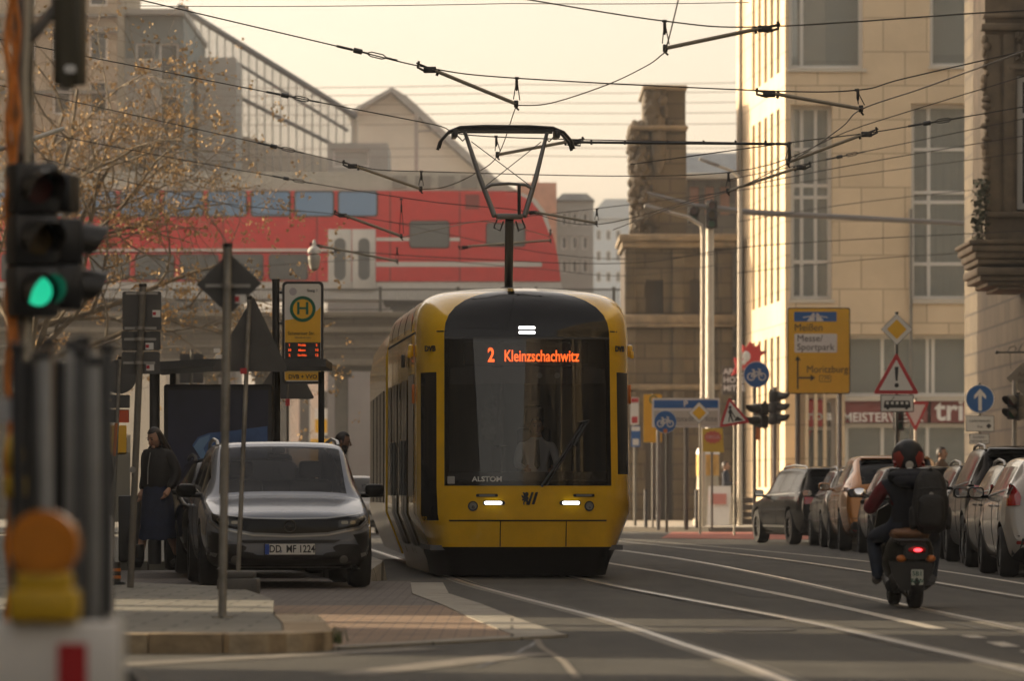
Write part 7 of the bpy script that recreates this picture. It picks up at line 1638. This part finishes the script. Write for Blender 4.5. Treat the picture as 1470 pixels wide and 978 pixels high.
mb = MB(); mb.tube([(.0, -.125, 1.38), (.0, -.165, 1.2), (.0, -.172, 1.0)], .006, 5); mb.build('zip', M_STEEL, jk)
for s, y0, y1 in ((.12, .26, .10), (-.09, -.22, -.40)):
    mb = MB(); mb.tube([(s, y0+.0, .28), (s, y0+.01, .12), (s, y0-.0, .05)], [.06, .055, .05], 10); mb.tube([(s, y0, .045), (s, (y0+y1)/2, .05), (s, y1, .035)], [.048, .048, .03], 10); mb.build('boot', M_BOOT, t)
# man with dark hair and beard, behind the suv, in profile
t, T = person('man with dark hair and beard in black coat behind the suv, facing the tram', (GX(489, 60), 60, .10), R(84), {'head': ((0, -.03, 1.60),)}, (M_BJ, M_JEANS, M_SKIN, M_BOOT), htilt=R(14))
hair_cap(T, M_BHAIR, t)
mb = MB()
for k in range(60): a = random.uniform(-1.3, 1.3); mb.sph(T((.062*math.sin(a), -.075*math.cos(a)-.004, random.uniform(-.115, -.055))), .016, 5)
mb.build('beard', M_BHAIR, t)
mb = MB(); mb.tube([(0, .02, 1.44), (0, .01, 1.50)], [.105, .08], 12); mb.build('collar', M_BJ, t)
# passenger with short grey hair behind the suv roof
t, T = person('person with short fair hair and sunglasses waiting behind the suv roof', (GX(372, 63), 63, .12), R(8), {'head': ((0, 0, 1.56),)}, (mat('brown jacket', (.10, .06, .035), .8), M_JEANS, M_SKIN, M_BOOT)); t.scale = (1.06,)*3
hair_cap(T, mat('fair hair', (.30, .23, .14), .6, noise=.3, nscale=20), t)
mb = MB()
for s in (-1, 1): mb.sph(T((s*.034, -.096, .018)), (.028, .008, .020), 10)
mb.tube([T((-.08, -.04, .024)), T((-.03, -.098, .024)), T((.03, -.098, .024)), T((.08, -.04, .024))], .004, 5); mb.build('sunglasses', M_BLACK, t)
t, T = person('person in dark sleeves walking behind the fence panels on the left', (GX(131, 50), 50, .12), R(-30), {'anR': ((-.10, -.18, .10),), 'toeR': ((-.11, -.34, .05),), 'knR': ((-.10, -.12, .50),), 'anL': ((.10, .25, .12),), 'toeL': ((.1, .1, .05),)}, (M_BJ, M_JEANS, M_SKIN, M_BOOT)); hair_cap(T, M_BHAIR, t)
t, T = person('distant person in dark jacket by the bright facade near the sandwich board', (GX(1042, 127), 127, .13), R(70), {'wrR': ((-.18, -.32, 1.12),), 'elR': ((-.23, -.05, 1.12),)}, (mat('blue black jacket', (.02, .025, .04), .8), M_JEANS, M_SKIN, M_BOOT)); hair_cap(T, M_BHAIR, t); t.scale = (1.05,)*3
t, T = person('distant person with dark hair on the right pavement, head above the car roofs', (GX(1352, 96), 96, .12), R(60), {}, (mat('brown jacket', (.10, .06, .035)), M_JEANS, M_SKIN, M_BOOT)); hair_cap(T, M_BHAIR, t); t.scale = (1.1,)*3
# tram driver, seated
M_SHIRT = mat('white shirt', (.55, .56, .58), .8, noise=.05)
drv = TRAM_O+Matrix.Rotation(TRAM_A, 3, 'Z') @ Vector((.20, 1.30, .10))
t, T = person('tram driver in white shirt and dark tie seated behind the windscreen', drv, TRAM_A, {'pelvis': ((0, .05, 1.02),), 'waist': ((0, .02, 1.2),), 'chest': ((0, 0, 1.43), (.175, .12)), 'neck': ((0, 0, 1.59),), 'head': ((0, -.02, 1.71),), 'shL': ((.19, 0, 1.51),), 'shR': ((-.19, 0, 1.51),), 'elL': ((.25, -.14, 1.26),), 'elR': ((-.25, -.14, 1.26),), 'wrL': ((.16, -.42, 1.20),), 'wrR': ((-.16, -.42, 1.20),),
    'hipL': ((.10, -.02, .99),), 'hipR': ((-.1, -.02, .99),), 'knL': ((.12, -.42, 1.0),), 'knR': ((-.12, -.42, 1.0),), 'anL': ((.12, -.45, .40),), 'anR': ((-.12, -.45, .40),), 'toeL': ((.12, -.6, .33),), 'toeR': ((-.12, -.6, .33),)}, (M_SHIRT, M_BJ, M_SKIN, M_BOOT))
hair_cap(T, M_BHAIR, t); mb = MB(); mb.prism([(-.02, 1.56), (.02, 1.56), (.035, 1.25), (0, 1.2), (-.035, 1.25)], -.150, -.135); mb.build('tie', M_BJ, t)
# ---------------------------------------------------------------- scooter
Ys = 39.4; ss = F/Ys
SX = lambda px: (px-1308)/ss
SZ = lambda py: (876-py)/ss
sco = thing('motor_scooter', 'dark motor scooter with brown saddle and lit red tail lamp', 'scooter', (GX(1308, Ys), Ys, 0), R(0))
M_SCB = paint('scooter dark green black', (.022, .022, .017), .2, .3)
mb = MB(); secs = [(-.02, .46, .13, .10), (.06, .48, .19, .17), (.22, .47, .215, .20), (.45, .44, .20, .19), (.70, .38, .15, .14), (.82, .34, .10, .08)]
N = 24; rg = []
for y, zc, a, b in secs: rg.append([mb.bm.verts.new((a*math.copysign(abs(math.cos(2*math.pi*k/N))**.8, math.cos(2*math.pi*k/N)), y, zc+b*math.copysign(abs(math.sin(2*math.pi*k/N))**.8, math.sin(2*math.pi*k/N)))) for k in range(N)])
for i in range(len(rg)-1):
    for k in range(N): mb.bm.faces.new((rg[i][k], rg[i][(k+1) % N], rg[i+1][(k+1) % N], rg[i+1][k]))
mb.bm.faces.new(rg[0][::-1]); mb.bm.faces.new(rg[-1]); cow = mb.build('rear_body', M_SCB, sco, ang=50)
for s in (-1, 1): mb = MB(); mb.sph((s*.155, .28, .40), (.075, .24, .14), 18); mb.build('side_cowl', M_SCB, sco)
mb = MB(); mb.b2(-.165, .165, -.04, .62, .60, .70, bev=.055); mb.sph((0, .02, .655), (.17, .10, .055), 16); mb.build('saddle', mat('brown leather', (.15, .065, .022), .55, noise=.2, nscale=10), sco)
mb = MB(); mb.b2(-.12, .12, -.10, .04, .555, .615, bev=.03); mb.tube([(-.15, .0, .60), (-.13, -.10, .60), (.13, -.10, .60), (.15, .0, .60)], .014, 8); mb.build('grab_rail', M_DKSTEEL, sco)
mb = MB(); mb.prism(rrect(SX(1314), SZ(793), .21, .14, .05), -.10, .0); hs_ = mb.build('tail_housing', M_BLACK, sco)
mb = MB(); mb.sph((SX(1315), -.10, SZ(791)), (.078, .03, .032), 16); tlp = mb.build('tail_light', mat('tail lamp red', (.60, .01, .015), .25), sco)
mb = MB(); mb.sph((SX(1315)+.005, -.125, SZ(791)), (.038, .012, .016), 12); mb.build('lit_bulb', mat('lit tail lamp', (1, .04, .05), .4, emit=2.2), tlp)
for px in (1293, 1335): mb = MB(); mb.sph((SX(px), -.06, SZ(803.5)), (.045, .04, .033), 14); mb.build('indicator', mat('indicator amber', (.50, .15, .02), .3), sco)
mb = MB(); mb.prism([(-.20, .42), (.20, .42), (.17, .30), (.10, .16), (-.10, .16), (-.17, .30)], -.07, -.03); mb.tube([(-.12, -.05, .18), (-.02, -.04, .10), (.08, -.05, .18)], .02, 6); mb.build('mudguard', M_BLACK, sco)
mb = MB(); mb.prism(rrect(SX(1315.5), SZ(830), .105, .135, .01), -.090, -.082); npl = mb.build('number_plate', mat('small plate white', (.55, .58, .52), .5), sco)
txt('5B1', .058, (SX(1315.5), -.093, SZ(825)), mat('plate green ink', (.02, .10, .07), .5), npl, bold=.001); txt('RLW', .052, (SX(1315.5), -.093, SZ(835.5)), mat('plate green ink', (.02, .10, .07)), npl, bold=.001)
def wheel(y, r, wd, x=0):
    mb = MB(); prof = [(r*.55, -wd*.4), (r*.85, -wd*.5), (r*.97, -wd*.35), (r, 0), (r*.97, wd*.35), (r*.85, wd*.5), (r*.55, wd*.4)]
    rg = [[mb.bm.verts.new((x+u, y+q*math.cos(2*math.pi*k/28), r+q*math.sin(2*math.pi*k/28))) for k in range(28)] for q, u in prof]
    for i in range(len(rg)-1):
        for k in range(28): mb.bm.faces.new((rg[i][k], rg[i][(k+1) % 28], rg[i+1][(k+1) % 28], rg[i+1][k]))
    mb.bm.faces.new(rg[0]); mb.bm.faces.new(rg[-1]); w_ = mb.build('wheel', M_RUBBER, sco)
    mb = MB(); mb.cyl((x-wd*.45, y, r), (x+wd*.45, y, r), r*.5, n=20); mb.build('rim', M_RIMD, w_)
wheel(.14, .235, .125, SX(1315)); wheel(1.42, .225, .11, -.03)
mb = MB(); mb.sph((-.115, .18, .24), (.075, .20, .11), 14); mb.cyl((-.16, .1, .20), (-.16, .42, .26), .06); mb.build('engine', M_DKSTEEL, sco)
mb = MB(); mb.cyl((.155, -.03, .26), (.15, .45, .20), .058, .05, n=14); mb.cyl((.155, -.05, .263), (.155, -.03, .26), .03); mb.build('exhaust', M_DKSTEEL, sco)
mb = MB(); mb.b2(-.19, .19, .68, 1.08, .24, .29, bev=.02); mb.build('footboard', M_SCB, sco)
mb = MB(); mb.prism([(-.22, .30), (.22, .30), (.26, .55), (.20, .86), (.10, .92), (-.10, .92), (-.20, .86), (-.26, .55)], 1.10, 1.16); mb.cyl((0, 1.2, .55), (0, 1.42, .24), .05); mb.build('leg_shield', M_SCB, sco)
mb = MB(); mb.tube([(-.36, .92, .93), (-.25, 1.0, .96), (0, 1.06, .97), (.25, 1.0, .96), (.36, .92, .93)], .02, 8); mb.sph((0, 1.10, .96), (.12, .12, .09), 14); mb.build('handlebar', M_BLACK, sco)
for s, px, py in ((-1, 1247, 708), (1, 1364, 705)):
    mx_, mz_ = SX(px), SZ(py)
    mb = MB(); mb.tube([(s*.26, 1.0, .97), (mx_-s*.04, .98, mz_-.02), (mx_, 1.0, mz_)], .009, 6); mb.sph((mx_, 1.0, mz_), (.062, .022, .042), 16); mr_ = mb.build('mirror', M_BLACK, sco)
    mb = MB(); mb.sph((mx_, .980, mz_), (.058, .010, .038), 16, (R(-14), 0, 0)); mb.build('mirror_glass', mat('mirror', (.8, .8, .8)), mr_)
# rider (faces away along +y; figure built facing -y then turned round)
M_VEST = mat('navy quilted vest', (.010, .013, .022), .8, noise=.3, nscale=8, bump=.5, bscale=9); M_RSL = mat('dark red sleeve', (.16, .012, .018), .85, noise=.3, nscale=9, bump=.3, bscale=14)
rd = {'pelvis': ((0, -.10, .72), (.165, .12)), 'waist': ((.0, -.07, .90), (.155, .12)), 'chest': ((0, -.03, 1.08), (.19, .14)), 'neck': ((0, -.06, 1.20), .07), 'head': ((0, -.10, 1.31), .075), 'shL': ((.20, -.05, 1.09), .078), 'shR': ((-.20, -.05, 1.09), .078),
      'elL': ((.33, -.22, .86), .06), 'elR': ((-.33, -.22, .86), .06), 'wrL': ((.31, -.50, .93), .038), 'wrR': ((-.31, -.50, .93), .038),
      'hipL': ((.12, -.14, .68), .10), 'hipR': ((-.12, -.14, .68), .10), 'knL': ((.27, -.52, .62), .075), 'knR': ((-.27, -.52, .62), .075), 'anL': ((.24, -.40, .27), .05), 'anR': ((-.235, -.40, .27), .05), 'toeL': ((.245, -.55, .23), .045), 'toeR': ((-.245, -.55, .23), .045)}
t = thing('person', 'scooter rider seen from behind in navy vest with dark red sleeves and helmet', 'person', (GX(1308, Ys)+.0, Ys+.22, 0), math.pi)
mbb = {('neck', 'head'): 2}
for s in 'LR': mbb.update({('pelvis', 'hip'+s): 1, ('hip'+s, 'kn'+s): 1, ('kn'+s, 'an'+s): 1, ('an'+s, 'toe'+s): 3, ('sh'+s, 'el'+s): 4, ('el'+s, 'wr'+s): 4})
sk, ey, lp_, T = head_bits(rd['head'][0], 0, 0)
ex = [(sk, 2), (ey, 5), (lp_, 6)]+[(lambda mb, s=s: hand(mb, rd['wr'+s][0], (0, -1, .05), (1 if s == 'R' else -1, 0, 0)), 2) for s in 'LR']
body(rd, BONES, mbb, 'body', [M_VEST, M_JEANS, M_SKIN, mat('grey trainer', (.22, .20, .18), .7), M_RSL, M_EYE, M_LIP], t, ex)
mb = MB(); q = bmesh.ops.create_uvsphere(mb.bm, u_segments=28, v_segments=18, radius=1)
for v in q['verts']: v.co = Vector((v.co.x*.142, v.co.y*.165-.09, v.co.z*.155+1.33))
bmesh.ops.delete(mb.bm, geom=[f for f in mb.bm.faces if f.calc_center_median().z < 1.225 or (f.calc_center_median().y < -.19 and f.calc_center_median().z < 1.36)], context='FACES')
hm_ = mb.build('helmet', paint('helmet dark', (.03, .032, .036), .1, .3), t, ang=60)
bvh_h = bvh_of([hm_])
def hel(poly, m, nm): return drape(poly, bvh_h, m, nm, hm_, .004, sign=-1, cuts=3)
M_HRED = mat('helmet red', (.30, .035, .025), .35)
hel([(-.138, 1.24), (-.075, 1.235), (-.05, 1.32), (-.085, 1.38), (-.132, 1.36)], M_HRED, 'red_patch'); hel([(.138, 1.24), (.075, 1.235), (.05, 1.32), (.085, 1.38), (.132, 1.36)], M_HRED, 'red_patch')
hel(circle(0, 1.255, .036, 16), M_SWHITE, 'rear_badge')
mb = MB(); mb.sph((0, .03, 1.165), (.185, .115, .062), 20); mb.sph((0, .08, 1.125), (.15, .075, .075), 18); mb.sph((.09, .0, 1.15), (.10, .11, .05), 14); mb.sph((-.09, .0, 1.15), (.10, .11, .05), 14); mb.build('hood', M_VEST, t)
bp_ = thing('backpack', 'bulky black backpack worn by the scooter rider', 'backpack', (GX(1337, Ys), Ys+.02, 0)); bp_.scale = (.92, .92, .94); bp_.location = (GX(1335, Ys), Ys, .06)
def sq(mb, c, r, e1=.62, e2=.62, n=28, taper=0):
    q = bmesh.ops.create_uvsphere(mb.bm, u_segments=n, v_segments=n*2//3, radius=1); pw = lambda v, e: math.copysign(abs(v)**e, v)
    for v in q['verts']:
        x, y, z = v.co; z2 = pw(z, e1); k = 1-taper*max(0, z2)
        w_ = 1+.025*math.sin(9*z+3*x)
        v.co = Vector((c[0]+r[0]*pw(x, e2)*k*w_, c[1]+r[1]*pw(y, e2)*k*w_+.03*z2*r[2], c[2]+r[2]*z2))
M_NYL = mat('black nylon', (.012, .012, .012), .7, noise=.3, nscale=10, bump=.6, bscale=12)
mb = MB(); sq(mb, (0, -.02, .93), (.172, .12, .30), taper=.18); mb.build('main_bag', M_NYL, bp_)
mb = MB(); sq(mb, (.0, -.13, .84), (.130, .07, .16)); mb.build('front_pocket', M_NYL, bp_)
for s in (-1, 1): mb = MB(); sq(mb, (s*.165, -.02, .78), (.035, .07, .11)); mb.build('side_pocket', M_NYL, bp_)
mb = MB()
for s in (-1, 1): mb.tube([(s*.10, .08, 1.16), (s*.11-.05, .20, 1.19), (s*.12-.08, .26, 1.12)], .02, 6)
mb.tube([(-.04, -.05, 1.20), (0, -.06, 1.24), (.04, -.05, 1.20)], .012, 6); mb.tube([(-.12, -.12, 1.05), (0, -.145, 1.06), (.12, -.12, 1.05)], .006, 5); mb.build('strap', M_BLACK, bp_)
mb = MB(); mb.prism(circle(.0, 1.0, .022, 10), -.150, -.140); mb.build('tag', M_STEEL, bp_)
# ---------------------------------------------------------------- evening haze
hm = bpy.data.materials.new('evening haze'); hm.use_nodes = True
t_ = hm.node_tree; t_.nodes.remove(t_.nodes['Principled BSDF'])
pv = t_.nodes.new('ShaderNodeVolumePrincipled'); pv.inputs['Color'].default_value = (.95, .93, .90, 1); pv.inputs['Density'].default_value = HAZE
pv.inputs['Anisotropy'].default_value = .45
t_.links.new(pv.outputs[0], t_.nodes['Material Output'].inputs['Volume'])
q = MB(); q.b2(-160, 160, -70, 610, -1.03, 48); h_ = q.build('haze', hm, smooth=False)
tag(h_, 'pale evening haze over the whole street', 'haze', kind='stuff')
